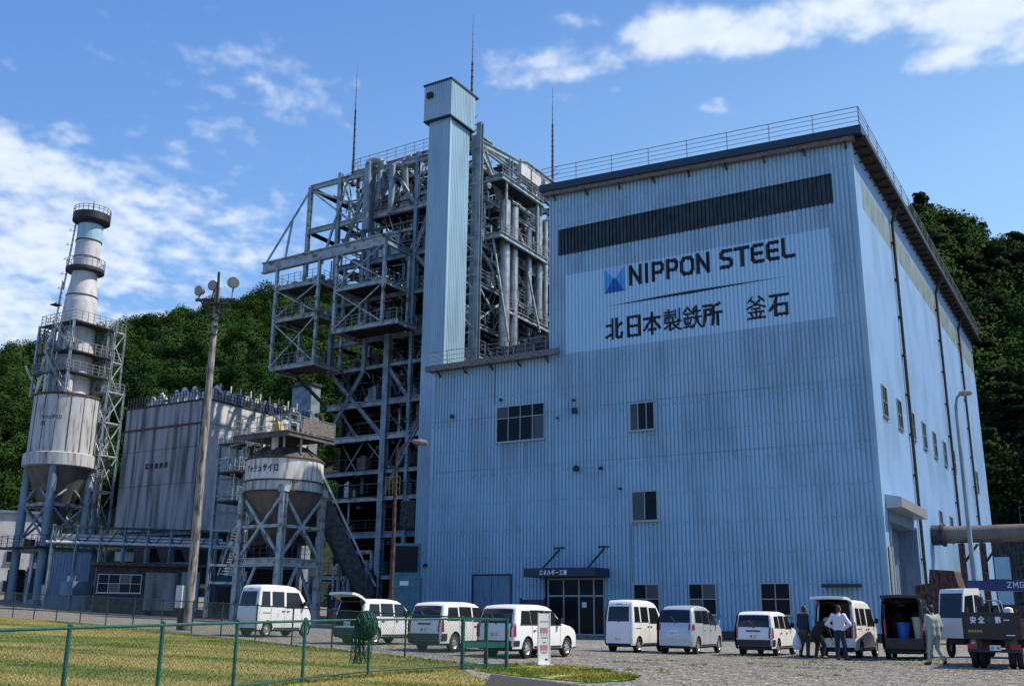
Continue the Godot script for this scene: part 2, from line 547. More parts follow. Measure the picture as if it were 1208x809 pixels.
func lawn_color(x: float, z: float) -> Color:
	var s := z + 0.17 * x
	var a := lawn_noise.get_noise_2d(x * 2.2, s * 9.0) + 0.45 * lawn_noise.get_noise_2d(x * 14.0 + 300.0, s * 22.0)
	var t := clampf(0.62 + a * 1.6, 0, 1)
	var g := Vector3(0.115, 0.17, 0.034).lerp(Vector3(0.36, 0.31, 0.115), t)
	g = g.lerp(Vector3(0.36, 0.32, 0.16), clampf(lawn_noise.get_noise_2d(x * 25.0, z * 25.0) * 0.7, 0, 0.5))
	return Color(g.x, g.y, g.z)

const LAWN := [[-1.7, 41.3], [-2.0, 42.2], [-1.0, 43.3], [0.3, 44.6], [1.7, 46.6], [3.0, 50.0], [4.0, 60.0], [-60.0, 62.0], [-60.0, 27.0], [-35.6, 32.4], [-28.7, 33.6], [-21.4, 35.2], [-16.6, 36.5], [-11.5, 38.2], [-9.0, 39.1], [-5.5, 39.95], [-2.7, 40.7]]

func poly(a: Array) -> PackedVector2Array:
	var p := PackedVector2Array()
	for q in a:
		p.append(Vector2(q[0], q[1]))
	return p

func build_ground() -> void:
	lawn_noise.noise_type = FastNoiseLite.TYPE_SIMPLEX_SMOOTH
	lawn_noise.frequency = 0.03
	lawn_noise.fractal_octaves = 3
	lawn_noise.seed = 12
	var xs := [-1500.0, -700.0, -400.0, -260.0]
	var x := -180.0
	while x < 60.0:
		xs.append(x); x += 6.0 if x < -60.0 else 2.0
	xs.append_array([60.0, 110.0, 250.0, 700.0, 1500.0])
	var zs := [-1500.0, -700.0, -300.0]
	var z := -160.0
	while z < 80.0:
		zs.append(z); z += 6.0 if z < -14.0 else 2.0
	zs.append_array([80.0, 150.0, 400.0, 1500.0])
	var mb := MB.new()
	for i in xs.size() - 1:
		for j in zs.size() - 1:
			var a := on(xs[i], zs[j + 1]); var b := on(xs[i + 1], zs[j + 1])
			var d := on(xs[i + 1], zs[j]); var e := on(xs[i], zs[j])
			mb.quad(a, b, d, e)
	struct("ground", mb, M.gravel)
	mb = MB.new()
	sheet(poly([[-16, 33.6], [-22, 30.5], [-40, 26.0], [-75, 16.0], [-110, 14.0], [-110, 36.0], [-60, 26.6], [-35.6, 32.0], [-28.7, 33.2], [-21.4, 34.8], [-17, 36.0]]), 2.0, 0.008, mb)
	struct("gravel_road", mb, M.tan)
	mb = MB.new()
	sheet(poly([[-0.55, 43.0], [0.9, 43.75], [2.3, 44.55], [3.8, 45.5], [6.5, 47.6], [9.0, 52.0], [5.0, 54.0], [2.6, 48.6], [1.3, 46.2]]), 0.5, 0.016, mb)
	struct("path", mb, M.asphalt)
	# pale concrete apron the vans stand on
	mb = MB.new()
	sheet(poly([[-30, 17], [-9, 17.8], [8.5, 16.5], [8.5, 24.6], [1.0, 25.2], [-7, 24.0], [-30, 23]]), 2.0, 0.006, mb)
	struct("pavement", mb, M.slab)
	mb = MB.new()
	for q in [[-6.0, 31.0, 12.0, 33.5, 0.6], [-8.0, 28.8, 11.0, 29.6, -0.8], [0.5, 36.0, 13.0, 36.5, 1.2]]:
		for side in [0.0, 1.45]:
			for i in 30:
				var t0 := i / 30.0
				var t1 := (i + 1) / 30.0
				var a := Vector2(lerpf(q[0], q[2], t0), lerpf(q[1], q[3], t0) + q[4] * sin(t0 * PI) + side)
				var b := Vector2(lerpf(q[0], q[2], t1), lerpf(q[1], q[3], t1) + q[4] * sin(t1 * PI) + side)
				mb.quad(on(a.x, a.y + 0.13, 0.004), on(b.x, b.y + 0.13, 0.004), on(b.x, b.y - 0.13, 0.004), on(a.x, a.y - 0.13, 0.004))
	struct("tyre_track", mb, M.track)
	# lawn: a sheet with the colours of dry and green grass, then blades on it
	var lp := poly(LAWN)
	mb = MB.new()
	mb.colored = true
	var gx := -60.0
	while gx < 4.0:
		var gz := 26.0
		var cell := 0.5 if gx > -22.0 else 1.0
		while gz < 62.0:
			var sq := PackedVector2Array([Vector2(gx, gz), Vector2(gx + cell, gz), Vector2(gx + cell, gz + cell), Vector2(gx, gz + cell)])
			for q in Geometry2D.intersect_polygons(sq, lp):
				var ix := Geometry2D.triangulate_polygon(q)
				for i in range(0, ix.size(), 3):
					var cw: bool = (q[ix[i + 1]] - q[ix[i]]).cross(q[ix[i + 2]] - q[ix[i]]) > 0.0
					for k in 3:
						var p: Vector2 = q[ix[i + (k if cw else 2 - k)]]
						mb.v.append(on(p.x, p.y, 0.012))
						mb.n.append(Vector3.UP)
						mb.c.append(lawn_color(p.x, p.y))
			gz += cell
		gx += cell
	struct("lawn", mb, M.turf)
	var r := RandomNumberGenerator.new()
	r.seed = 4
	var tuft := MB.new()
	tuft.colored = true
	for i in 7:
		var a := r.randf() * TAU
		var c := Vector3(r.randf_range(-0.05, 0.05), 0, r.randf_range(-0.05, 0.05))
		var side := Vector3(cos(a), 0, sin(a)) * r.randf_range(0.004, 0.008)
		var tip := c + Vector3(r.randf_range(-0.035, 0.035), r.randf_range(0.015, 0.042), r.randf_range(-0.035, 0.035))
		tuft.tint = Color.from_hsv(0.0, 0.0, r.randf_range(0.8, 1.1))
		tuft.tri(c - side, c + side, tip)
	for k in tuft.n.size():
		tuft.n[k] = (tuft.n[k] * 0.3 + Vector3.UP).normalized()
	var pts := []
	for i in 100000:
		var p := Vector2(-18.0 * pow(r.randf(), 1.3) + 3.4, r.randf_range(37.5, 57.0))
		if i > 62000:
			p = Vector2(r.randf_range(-40.0, -8.0), r.randf_range(31.0, 54.0))
		if Geometry2D.is_point_in_polygon(p, lp):
			pts.append(p)
	scatter("grass", tuft.mesh(), M.blade, pts, 0.006, r, Vector2(0.6, 1.25), func(p): return lawn_color(p.x, p.y) * r.randf_range(0.7, 1.2))
	# weedy verge between the gate and the gravel
	var vp := poly([[-2.3, 40.9], [-1.9, 38.9], [0.2, 39.3], [1.4, 40.4], [2.5, 41.5], [2.9, 42.8], [2.5, 43.9], [1.4, 43.5], [-0.2, 42.9], [-1.4, 42.3]])
	mb = MB.new()
	sheet(vp, 0.5, 0.02, mb)
	struct("verge", mb, M.verge)
	pts = []
	for i in 9000:
		var p := Vector2(r.randf_range(-2.3, 4.3), r.randf_range(38.8, 44.6))
		if Geometry2D.is_point_in_polygon(p, vp) and lawn_noise.get_noise_2d(p.x * 18.0, p.y * 18.0) > -0.25:
			pts.append(p)
	for i in 2600:
		var p := Vector2(r.randf_range(-1.0, 8.5), r.randf_range(25.5, 40.0))
		if lawn_noise.get_noise_2d(p.x * 9.0 + 50.0, p.y * 14.0) > 0.3:
			pts.append(p)
	for i in 2600:
		var q := r.randf()
		var e: Vector2
		if i % 2:
			e = Vector2(lerpf(-1.95, -0.3, q * q), lerpf(42.3, 56.0, q))
			e.x = -2.15 + 0.0125 * pow(e.y - 46.0, 2) if e.y > 44.0 else -2.05
		else:
			e = Vector2(lerpf(-2.5, -30.0, q), 0)
			e.y = 40.6 + e.x * 0.235 + 0.55
		pts.append(e + Vector2(r.randf_range(-0.22, 0.22), r.randf_range(-0.22, 0.22)))
	scatter("weeds", tuft.mesh(), M.blade, pts, 0.01, r, Vector2(0.7, 1.9), func(p):
		var t := clampf(0.4 + lawn_noise.get_noise_2d(p.x * 20.0, p.y * 20.0), 0, 1)
		return Color(0.07 + 0.22 * t, 0.14 + 0.1 * t, 0.02 + 0.05 * t) * r.randf_range(0.7, 1.2))
	# loose stones on the gravel
	var st := MB.new()
	var ico := []
	for i in 8:
		ico.append(Vector3(0.5 if i & 1 else -0.5, 0.35 if i & 2 else -0.3, 0.42 if i & 4 else -0.42) * r.randf_range(0.7, 1.1))
	for f in [[4, 5, 7, 6], [1, 0, 2, 3], [5, 1, 3, 7], [0, 4, 6, 2], [6, 7, 3, 2]]:
		st.quad(ico[f[0]], ico[f[1]], ico[f[2]], ico[f[3]])
	pts = []
	var ap := poly([[-0.55, 43.0], [0.9, 43.75], [2.3, 44.55], [3.8, 45.5], [6.5, 47.6], [9.0, 52.0], [5.0, 54.0], [2.6, 48.6], [1.3, 46.2]])
	for i in 26000:
		var p := Vector2(r.randf_range(-9.0, 12.5), r.randf_range(25.0, 46.0))
		if not Geometry2D.is_point_in_polygon(p, lp) and not Geometry2D.is_point_in_polygon(p, ap) and (not Geometry2D.is_point_in_polygon(p, vp) or i % 4 == 0):
			pts.append(p)
	scatter("loose_stones", st.mesh(), M.stone, pts, 0.0, r, Vector2(0.013, 0.042), func(_p):
		var t := r.randf_range(0.12, 0.44)
		return Color(t, t * 0.98, t * 0.95))

func scatter(called: String, mesh: Mesh, m: Material, pts: Array, up: float, r: RandomNumberGenerator, size: Vector2, tint: Callable) -> void:
	var mm := MultiMesh.new()
	mm.transform_format = MultiMesh.TRANSFORM_3D
	mm.use_colors = true
	mm.mesh = mesh
	mm.instance_count = pts.size()
	for i in pts.size():
		var p: Vector2 = pts[i]
		mm.set_instance_transform(i, Transform3D(Basis(Vector3.UP, r.randf() * TAU).scaled(Vector3.ONE * r.randf_range(size.x, size.y)), on(p.x, p.y, up)))
		mm.set_instance_color(i, tint.call(p))
	var o := MultiMeshInstance3D.new()
	o.multimesh = mm
	o.material_override = m
	o.name = numbered(called)
	o.set_meta("kind", "stuff")
	o.set_meta("label", {"grass": "short patchy green and straw coloured grass covering the lawn", "weeds": "low weeds and grass sprouting through the gravel beside the gate", "loose_stones": "loose grey stones scattered over the gravel car park"}[called])
	o.set_meta("category", {"grass": "grass", "weeds": "weeds", "loose_stones": "stones"}[called])
	add_child(o)

# ---------------------------------------------------------------- wooded hills
const RIDGE := [[-2.4, 0.10, 380.0], [-1.7, 0.15, 360.0], [-1.3, 0.195, 340.0], [-1.036, 0.236, 330.0], [-0.991, 0.252, 325.0], [-0.927, 0.279, 318.0], [-0.877, 0.297, 310.0], [-0.806, 0.320, 300.0], [-0.79, 0.324, 298.0], [-0.6, 0.352, 270.0], [-0.4, 0.372, 250.0], [-0.14, 0.392, 236.0], [-0.10, 0.376, 236.0], [-0.07, 0.358, 236.0], [-0.05, 0.343, 236.0], [0.05, 0.325, 238.0], [0.3, 0.29, 245.0], [0.8, 0.2, 260.0], [1.3, 0.1, 280.0]]
const FOOT := [[-2.4, 210.0], [-1.04, 172.0], [-0.8, 160.0], [-0.45, 140.0], [-0.14, 132.0], [0.3, 140.0], [1.3, 180.0]]
var hill_noise := FastNoiseLite.new()

func along(a: Array, x: float, k: int) -> float:
	for i in a.size() - 1:
		if x <= a[i + 1][0]:
			return lerpf(a[i][k], a[i + 1][k], clampf((x - a[i][0]) / (a[i + 1][0] - a[i][0]), 0, 1))
	return a[-1][k]

func hill_point(az: float, t: float) -> Vector3:
	var far := along(RIDGE, az, 2)
	var near := along(FOOT, az, 1)
	var d := lerpf(near, far, t)
	var top_y := 1.3 + along(RIDGE, az, 1) * far - 11.5
	var k := clampf(t, 0, 1)
	var y := lerpf(2.0, top_y, k * (1.25 - 0.25 * k))
	if t > 1.0:
		y = top_y - (t - 1.0) * 40.0
	var x := 12.47 + sin(az) * d
	var z := 63.67 - cos(az) * d
	y += hill_noise.get_noise_2d(x, z) * 7.0 * k * (1.0 - 0.75 * k)
	return Vector3(x, y, z)

func make_crown(sd: int, kind: int) -> ArrayMesh:
	# a crown of unit radius: clumps of leaves spread over lobes
	var r := RandomNumberGenerator.new()
	r.seed = sd
	var mb := MB.new()
	mb.colored = true
	var lobes := []
	if kind < 2:
		for i in 13:
			var a := r.randf() * TAU
			var h := r.randf_range(-0.35, 0.75)
			var rad := r.randf_range(0.25, 0.62) * (1.0 - 0.45 * absf(h))
			lobes.append([Vector3(cos(a) * rad, h * (0.8 if kind == 0 else 1.15), sin(a) * rad), r.randf_range(0.28, 0.46), r.randf_range(0.78, 1.2)])
		lobes.append([Vector3.ZERO, 0.6, 0.8])
	else:
		for k in 7:
			for i in 5:
				var a := r.randf() * TAU
				var rad := (1.0 - k / 7.5) * r.randf_range(0.35, 0.75)
				lobes.append([Vector3(cos(a) * rad, -0.5 + k * 0.30 + r.randf_range(-0.06, 0.06), sin(a) * rad), r.randf_range(0.24, 0.4) * (1.15 - k / 9.0), r.randf_range(0.75, 1.2)])
	for i in 3600:
		var l: Array = lobes[r.randi() % lobes.size()]
		var dir := Vector3(r.randfn(), r.randfn() * 0.9 + 0.15, r.randfn()).normalized()
		var p: Vector3 = l[0] + dir * l[1] * pow(r.randf(), 0.33) * (Vector3(1, 0.42, 1) if kind == 2 else Vector3.ONE)
		var nn := (dir + Vector3(r.randfn(), r.randfn(), r.randfn()) * 0.45).normalized()
		var u := nn.cross(Vector3(r.randfn(), r.randfn(), r.randfn())).normalized()
		var w := nn.cross(u)
		var s := r.randf_range(0.024, 0.05)
		var b: float = l[2] * r.randf_range(0.85, 1.15)
		mb.tint = Color(b * r.randf_range(0.85, 1.15), b, b * 0.9)
		var soft_n := (dir * 0.9 + (p - Vector3(0, -0.2, 0)).normalized() * 0.6 + nn * 0.25).normalized()
		mb.quadn(p - u * s, p - w * s * 0.7, p + u * s, p + w * s * 0.7, soft_n, soft_n, soft_n, soft_n)
	return mb.mesh()

func build_hills() -> void:
	hill_noise.seed = 8
	hill_noise.frequency = 0.016
	hill_noise.fractal_octaves = 3
	var mb := MB.new()
	var na := 130
	var ts := [-0.25, 0.0, 0.12, 0.25, 0.38, 0.5, 0.62, 0.75, 0.88, 1.0, 1.2, 1.7, 2.6]
	for i in na:
		var a0 := lerpf(-2.4, 1.3, float(i) / na)
		var a1 := lerpf(-2.4, 1.3, float(i + 1) / na)
		for j in ts.size() - 1:
			var q := [hill_point(a0, ts[j]), hill_point(a1, ts[j]), hill_point(a1, ts[j + 1]), hill_point(a0, ts[j + 1])]
			if ts[j] < 0.0:
				q[0].y = -3.0; q[1].y = -3.0
			mb.quad(q[0], q[1], q[2], q[3])
	struct("hills", mb, M.hill)
	var crowns := [make_crown(1, 0), make_crown(2, 0), make_crown(3, 1), make_crown(4, 1), make_crown(5, 2)]
	var r := RandomNumberGenerator.new()
	r.seed = 21
	var lists := [[], [], [], [], []]
	for i in 5200:
		var az := r.randf_range(-1.28, 0.22)
		if az > -0.72 and az < -0.24 and r.randf() < 0.7:
			continue
		var t := sqrt(r.randf_range(0.0, 1.25)) 
		var p := hill_point(az, t)
		var k := r.randi() % 4
		if az > -0.3 and r.randf() < 0.22:
			k = 4
		var s := r.randf_range(3.6, 6.6) * (1.0 if t < 0.97 else 0.8) * (1.3 if az > -0.3 and t < 0.95 else 1.0)
		lists[k].append(Transform3D(Basis(Vector3.UP, r.randf() * TAU).scaled(Vector3(s, s * r.randf_range(0.8, 1.15), s)), p + Vector3(0, s * 0.62, 0)))
	for k in 5:
		var mm := MultiMesh.new()
		mm.transform_format = MultiMesh.TRANSFORM_3D
		mm.use_colors = true
		mm.mesh = crowns[k]
		mm.instance_count = lists[k].size()
		for i in lists[k].size():
			mm.set_instance_transform(i, lists[k][i])
			var b := r.randf_range(0.65, 1.25)
			mm.set_instance_color(i, Color(b * r.randf_range(0.8, 1.15), b, b * r.randf_range(0.7, 1.0)))
		var o := MultiMeshInstance3D.new()
		o.multimesh = mm
		o.material_override = M["leaf%d" % [0, 1, 0, 1, 2][k]]
		o.name = numbered("forest")
		o.set_meta("kind", "stuff")
		o.set_meta("label", ["broad rounded treetops of the dense green forest on the hills", "lighter rounded treetops of the dense green forest on the hills", "taller rounded treetops of the dense green forest on the hills", "tall pale green treetops of the dense forest on the hills", "dark pine tops among the forest on the right hill"][k])
		o.set_meta("category", "forest")
		add_child(o)
	# trees one can tell apart on the skyline
	var spots := [[-0.128, 1.02, 4, 6.6, "tall dark pine on the skyline just right of the blue factory roof"], [-0.112, 1.0, 4, 5.2, "shorter dark pine on the skyline, second right of the factory roof"], [-0.098, 1.01, 2, 5.0, "rounded tree on the skyline in the middle of the right hill"],
		[-0.083, 1.0, 4, 5.4, "dark pointed pine on the skyline of the right hill, above the lamp"], [-0.069, 1.0, 0, 4.4, "small rounded tree in the dip of the right skyline"], [-0.052, 0.98, 4, 5.6, "dark pine on the skyline at the right edge of the photo"],
		[-0.105, 0.55, 0, 6.4, "broad sunlit tree halfway down the right hill beside the factory eave"], [-0.075, 0.5, 1, 6.6, "broad spreading tree halfway down the right hill near the photo edge"],
		[-0.80, 1.02, 0, 5.0, "highest rounded tree on the left skyline beside the boiler frame"], [-0.84, 1.01, 2, 5.0, "rounded tree on the left skyline right of the floodlight pole"], [-0.905, 1.0, 1, 5.0, "rounded tree on the left skyline between chimney and floodlight pole"], [-0.955, 1.0, 3, 5.2, "pale tree on the left skyline just right of the chimney"], [-1.02, 1.0, 0, 4.8, "rounded tree on the skyline left of the chimney"],
		[-0.815, 0.28, 1, 6.0, "light green sunlit tree low on the hill above the precipitator roof"]]
	for s in spots:
		var p := hill_point(s[0], s[1])
		var sc: float = s[3]
		var o := thing("pine_tree" if s[2] == 4 else "hillside_tree", s[4], "tree", p)
		var tb := MB.new()
		tb.tube(Vector3(0, -1, 0), Vector3(0.1, sc * 0.9, 0), sc * 0.06, sc * 0.03, 7)
		for k in 5:
			var a := TAU * k / 5.0
			tb.tube(Vector3(0, sc * (0.35 + 0.1 * k), 0), Vector3(cos(a) * sc * 0.5, sc * (0.65 + 0.12 * k), sin(a) * sc * 0.5), sc * 0.025, sc * 0.01, 5)
		part("trunk", tb, M.bark, o)
		var cr := part("crown", crowns[s[2]], M["leaf%d" % [0, 1, 0, 1, 2][s[2]]], o, Vector3(0, sc * 0.85, 0))
		cr.scale = Vector3.ONE * sc

# ---------------------------------------------------------------- corrugated sheet and lettering
func rib(u: float, pitch: float, depth: float) -> float:
	var f := fposmod(u / pitch, 1.0)
	if f < 0.55: return depth
	if f < 0.63: return depth * (0.63 - f) / 0.08
	if f < 0.92: return 0.0
	return depth * (f - 0.92) / 0.08

func rib_cuts(u0: float, u1: float, pitch: float) -> Array:
	var a := [u0]
	var k := floorf(u0 / pitch)
	while k * pitch < u1:
		for f in [0.0, 0.55, 0.63, 0.92]:
			var u: float = (k + f) * pitch
			if u > u0 + 0.002 and u < u1 - 0.002:
				a.append(u)
		k += 1
	a.append(u1)
	return a

func corr(mb: MB, o: Vector3, ux: Vector3, out: Vector3, u0: float, u1: float, lo: Vector2, hi: Vector2, off := 0.0, pitch := 0.29, depth := 0.1) -> void:
	# lo and hi are lines y = x + y * u
	var cuts := rib_cuts(u0, u1, pitch)
	for i in cuts.size() - 1:
		var a: float = cuts[i]
		var b: float = cuts[i + 1]
		var wa := rib(a + 0.0001, pitch, depth) + off
		var wb := rib(b - 0.0001, pitch, depth) + off
		mb.quad(o + ux * a + out * wa + Vector3.UP * (lo.x + lo.y * a), o + ux * b + out * wb + Vector3.UP * (lo.x + lo.y * b), o + ux * b + out * wb + Vector3.UP * (hi.x + hi.y * b), o + ux * a + out * wa + Vector3.UP * (hi.x + hi.y * a))

func paint(mb: MB, p: PackedVector2Array, cuts: Array, at: Callable) -> void:
	# lays a flat polygon on a folded or round surface, split at cuts
	var lo := p[0].x
	var hi := p[0].x
	for q in p:
		lo = minf(lo, q.x); hi = maxf(hi, q.x)
	for i in cuts.size() - 1:
		if cuts[i + 1] <= lo or cuts[i] >= hi:
			continue
		var strip := PackedVector2Array([Vector2(cuts[i], -500), Vector2(cuts[i + 1], -500), Vector2(cuts[i + 1], 500), Vector2(cuts[i], 500)])
		var mid: float = (cuts[i] + cuts[i + 1]) * 0.5
		for q in Geometry2D.intersect_polygons(p, strip):
			var ix := Geometry2D.triangulate_polygon(q)
			for k in range(0, ix.size(), 3):
				var a: Vector3 = at.call(q[ix[k]], mid)
				var b: Vector3 = at.call(q[ix[k + 1]], mid)
				var d: Vector3 = at.call(q[ix[k + 2]], mid)
				mb.tri(a, b, d)

var G := {}

func make_glyphs() -> void:
	var s := {
		"N": ".1 0,.1 1|.1 1,.9 0|.9 0,.9 1", "I": ".5 0,.5 1", "P": ".12 0,.12 1|.12 .94,.72 .94|.72 .94,.88 .8|.88 .8,.88 .56|.88 .56,.72 .42|.72 .42,.12 .42",
		"O": ".28 .94,.72 .94|.72 .94,.9 .74|.9 .74,.9 .26|.9 .26,.72 .06|.72 .06,.28 .06|.28 .06,.1 .26|.1 .26,.1 .74|.1 .74,.28 .94",
		"S": ".88 .94,.3 .94|.3 .94,.12 .82|.12 .82,.12 .64|.12 .64,.3 .53|.3 .53,.7 .48|.7 .48,.88 .36|.88 .36,.88 .18|.88 .18,.7 .06|.7 .06,.1 .06",
		"T": ".02 .94,.98 .94|.5 .94,.5 0", "E": ".9 .94,.3 .94|.3 .94,.12 .8|.12 .8,.12 .2|.12 .2,.3 .06|.3 .06,.9 .06|.12 .5,.82 .5", "L": ".14 1,.14 .2|.14 .2,.3 .06|.3 .06,.92 .06",
		"北": ".38 .98,.38 .02|.06 .68,.38 .68|.03 .12,.38 .26|.62 .98,.62 .12|.62 .12,.7 .05|.7 .05,.92 .05|.92 .05,.95 .26|.62 .52,.93 .74",
		"日": ".18 .95,.82 .95|.82 .95,.82 .02|.18 .04,.82 .04|.18 .95,.18 .02|.18 .5,.82 .5",
		"本": ".05 .75,.95 .75|.5 1,.5 0|.48 .73,.06 .22|.52 .73,.94 .22|.3 .2,.7 .2",
		"製": ".05 .9,.55 .9|.03 .76,.57 .76|.3 1,.3 .46|.1 .64,.52 .64|.1 .64,.1 .5|.52 .64,.52 .5|.68 .95,.68 .58|.9 1,.9 .48|.9 .48,.8 .48|.04 .4,.96 .4|.46 .38,.05 .12|.34 .26,.34 .04|.34 .04,.54 .1|.5 .36,.66 .16|.66 .16,.96 .02|.86 .3,.68 .2",
		"鉄": ".25 1,.02 .72|.25 1,.48 .74|.12 .68,.4 .68|.06 .48,.46 .48|.26 .68,.26 .07|.02 .06,.5 .08|.08 .38,.14 .2|.44 .38,.37 .2|.62 .94,.54 .64|.58 .76,.95 .76|.5 .48,.99 .48|.74 1,.74 .46|.74 .46,.68 .22|.68 .22,.5 .0|.75 .46,.84 .2|.84 .2,.99 .0",
		"所": ".04 .93,.5 .93|.12 .74,.45 .74|.45 .74,.45 .5|.12 .5,.45 .5|.12 .74,.12 .38|.12 .38,.03 .02|.93 .97,.58 .86|.58 .88,.58 .38|.58 .38,.5 .02|.58 .56,.99 .56|.8 .56,.8 0",
		"釜": ".32 1,.1 .78|.66 1,.92 .78|.74 .88,.5 .66|.5 .66,.04 .5|.26 .86,.5 .66|.5 .66,.96 .5|.3 .46,.7 .46|.14 .3,.86 .3|.5 .46,.5 .04|.05 .03,.95 .03|.25 .22,.32 .1|.75 .22,.68 .1",
		"石": ".05 .92,.95 .92|.42 .92,.28 .55|.28 .55,.03 .28|.3 .5,.88 .5|.88 .5,.88 .02|.3 .06,.88 .06|.3 .5,.3 .02",
		"エ": ".14 .85,.86 .85|.5 .85,.5 .12|.05 .12,.95 .12", "ネ": ".4 1,.6 .86|.12 .72,.84 .72|.84 .72,.1 .24|.5 .5,.5 0|.6 .42,.92 .2",
		"ル": ".3 .9,.3 .5|.3 .5,.06 .08|.6 .92,.6 .1|.6 .1,.96 .46", "ギ": ".1 .7,.8 .78|.04 .38,.92 .46|.34 .98,.6 0|.74 1,.8 .88|.9 1,.96 .88", "ー": ".08 .5,.92 .5",
		"工": ".1 .88,.9 .88|.5 .88,.5 .1|.03 .1,.97 .1", "場": ".02 .64,.36 .64|.2 .95,.2 .2|.02 .12,.4 .28|.48 .95,.9 .95|.48 .62,.9 .62|.48 .95,.48 .62|.9 .95,.9 .62|.48 .78,.9 .78|.4 .5,.98 .5|.55 .5,.4 .2|.55 .36,.92 .36|.92 .36,.86 .02|.68 .36,.48 .02|.8 .36,.64 .02",
		"ア": ".08 .86,.92 .86|.92 .86,.6 .52|.5 .7,.44 .35|.44 .35,.15 .02", "ッ": ".12 .58,.2 .4|.4 .62,.48 .44|.85 .6,.72 .3|.72 .3,.3 .05", "シ": ".15 .9,.35 .78|.06 .6,.26 .48|.92 .75,.65 .3|.65 .3,.1 .04", "ュ": ".2 .55,.72 .55|.72 .55,.68 .08|.05 .08,.95 .08",
		"サ": ".04 .66,.96 .66|.3 .95,.3 .38|.7 .95,.7 .45|.7 .45,.36 .02", "イ": ".85 .96,.1 .45|.55 .7,.55 0", "ロ": ".15 .88,.85 .88|.85 .88,.85 .08|.15 .1,.85 .1|.15 .88,.15 .08",
		"安": ".5 1,.5 .85|.08 .83,.92 .83|.08 .83,.08 .62|.92 .83,.92 .62|.04 .42,.96 .42|.45 .72,.25 .25|.25 .25,.85 .02|.72 .42,.55 .15|.55 .15,.1 0",
		"全": ".5 1,.03 .6|.5 1,.97 .6|.25 .55,.75 .55|.25 .3,.75 .3|.06 .04,.94 .04|.5 .55,.5 .04",
		"第": ".2 1,.05 .8|.12 .88,.45 .88|.6 1,.5 .8|.55 .88,.95 .88|.1 .7,.85 .7|.85 .7,.85 .52|.15 .52,.85 .52|.15 .52,.12 .34|.12 .34,.9 .34|.9 .34,.86 .1|.5 .7,.5 0|.48 .32,.1 .04", "一": ".05 .5,.95 .5",
		"電": ".2 .95,.8 .95|.06 .82,.94 .82|.5 .95,.5 .55|.06 .82,.06 .66|.94 .82,.94 .66|.22 .46,.78 .46|.22 .46,.22 .14|.78 .46,.78 .14|.22 .3,.78 .3|.22 .14,.78 .14|.5 .46,.5 .04|.5 .04,.92 .04", "気": ".26 1,.06 .7|.2 .86,.92 .86|.2 .72,.82 .72|.1 .56,.78 .56|.78 .56,.8 .2|.8 .2,.95 .04|.62 .44,.15 .04|.2 .4,.65 .06",
		"集": ".3 1,.08 .66|.24 .84,.24 .42|.24 .84,.9 .84|.24 .7,.84 .7|.24 .56,.84 .56|.24 .42,.92 .42|.55 .95,.55 0|.04 .3,.96 .3|.5 .28,.08 .02|.58 .28,.94 .02", "塵": ".5 1,.5 .88|.1 .88,.94 .88|.1 .88,.1 .4|.1 .4,.02 .05|.25 .74,.9 .74|.25 .6,.9 .6|.25 .74,.25 .4|.9 .74,.9 .4|.25 .42,.9 .42|.56 .42,.56 .05|.28 .24,.85 .24|.18 .05,.95 .05", "機": ".03 .74,.4 .74|.22 1,.22 0|.2 .7,.03 .3|.5 .95,.42 .6|.65 .95,.6 .55|.72 1,.8 .2|.8 .2,.97 .05|.42 .45,.97 .45|.52 .42,.42 .05|.9 .95,.85 .6",
		"0": ".2 .94,.8 .94|.8 .94,.8 .06|.8 .06,.2 .06|.2 .06,.2 .94", "1": ".5 1,.5 0", "2": ".15 .94,.85 .94|.85 .94,.85 .55|.85 .55,.15 .45|.15 .45,.15 .06|.15 .06,.85 .06", "M": ".08 0,.08 1|.08 1,.5 .4|.5 .4,.92 1|.92 1,.92 0", "G": ".9 .94,.15 .94|.15 .94,.15 .06|.15 .06,.88 .06|.88 .06,.88 .48|.88 .48,.55 .48", "Z": ".1 .94,.9 .94|.9 .94,.1 .06|.1 .06,.9 .06",
		"6": ".8 .94,.2 .94|.2 .94,.2 .06|.2 .06,.8 .06|.8 .06,.8 .5|.8 .5,.2 .5", "4": ".7 1,.7 0|.7 1,.1 .3|.1 .3,.95 .3", " ": ""}
	for k in s:
		var a := []
		for line in s[k].split("|", false):
			var p := []
			for q in line.split(","):
				var f: PackedStringArray = q.strip_edges().split(" ")
				p.append(Vector2(float(f[0]), float(f[1])))
			a.append(p)
		G[k] = a

func strokes(ch: String, at: Vector2, size: Vector2, w: float) -> Array:
	var out := []
	for s in G[ch]:
		var a: Vector2 = at + s[0] * size
		var b: Vector2 = at + s[1] * size
		var d := (b - a).normalized()
		var n := Vector2(-d.y, d.x) * w * 0.5
		a -= d * w * 0.42; b += d * w * 0.42
		out.append(PackedVector2Array([a - n, b - n, b + n, a + n]))
	return out

func write_flat(mb: MB, text: String, o: Vector3, ux: Vector3, uy: Vector3, size: Vector2, step: float, w: float) -> void:
	# letters as thin raised strokes on a flat face
	var out := ux.cross(uy).normalized()
	var x := 0.0
	for ch in text:
		var k := 0
		for p in strokes(ch, Vector2(x, 0), size, w):
			mb.prism(p, o + out * (0.003 + 0.0007 * k), ux, uy, 0.002)
			k += 1
		x += step

# ---------------------------------------------------------------- the big blue building
func top_y(x: float) -> float:
	return 31.9 - 0.0433 * x

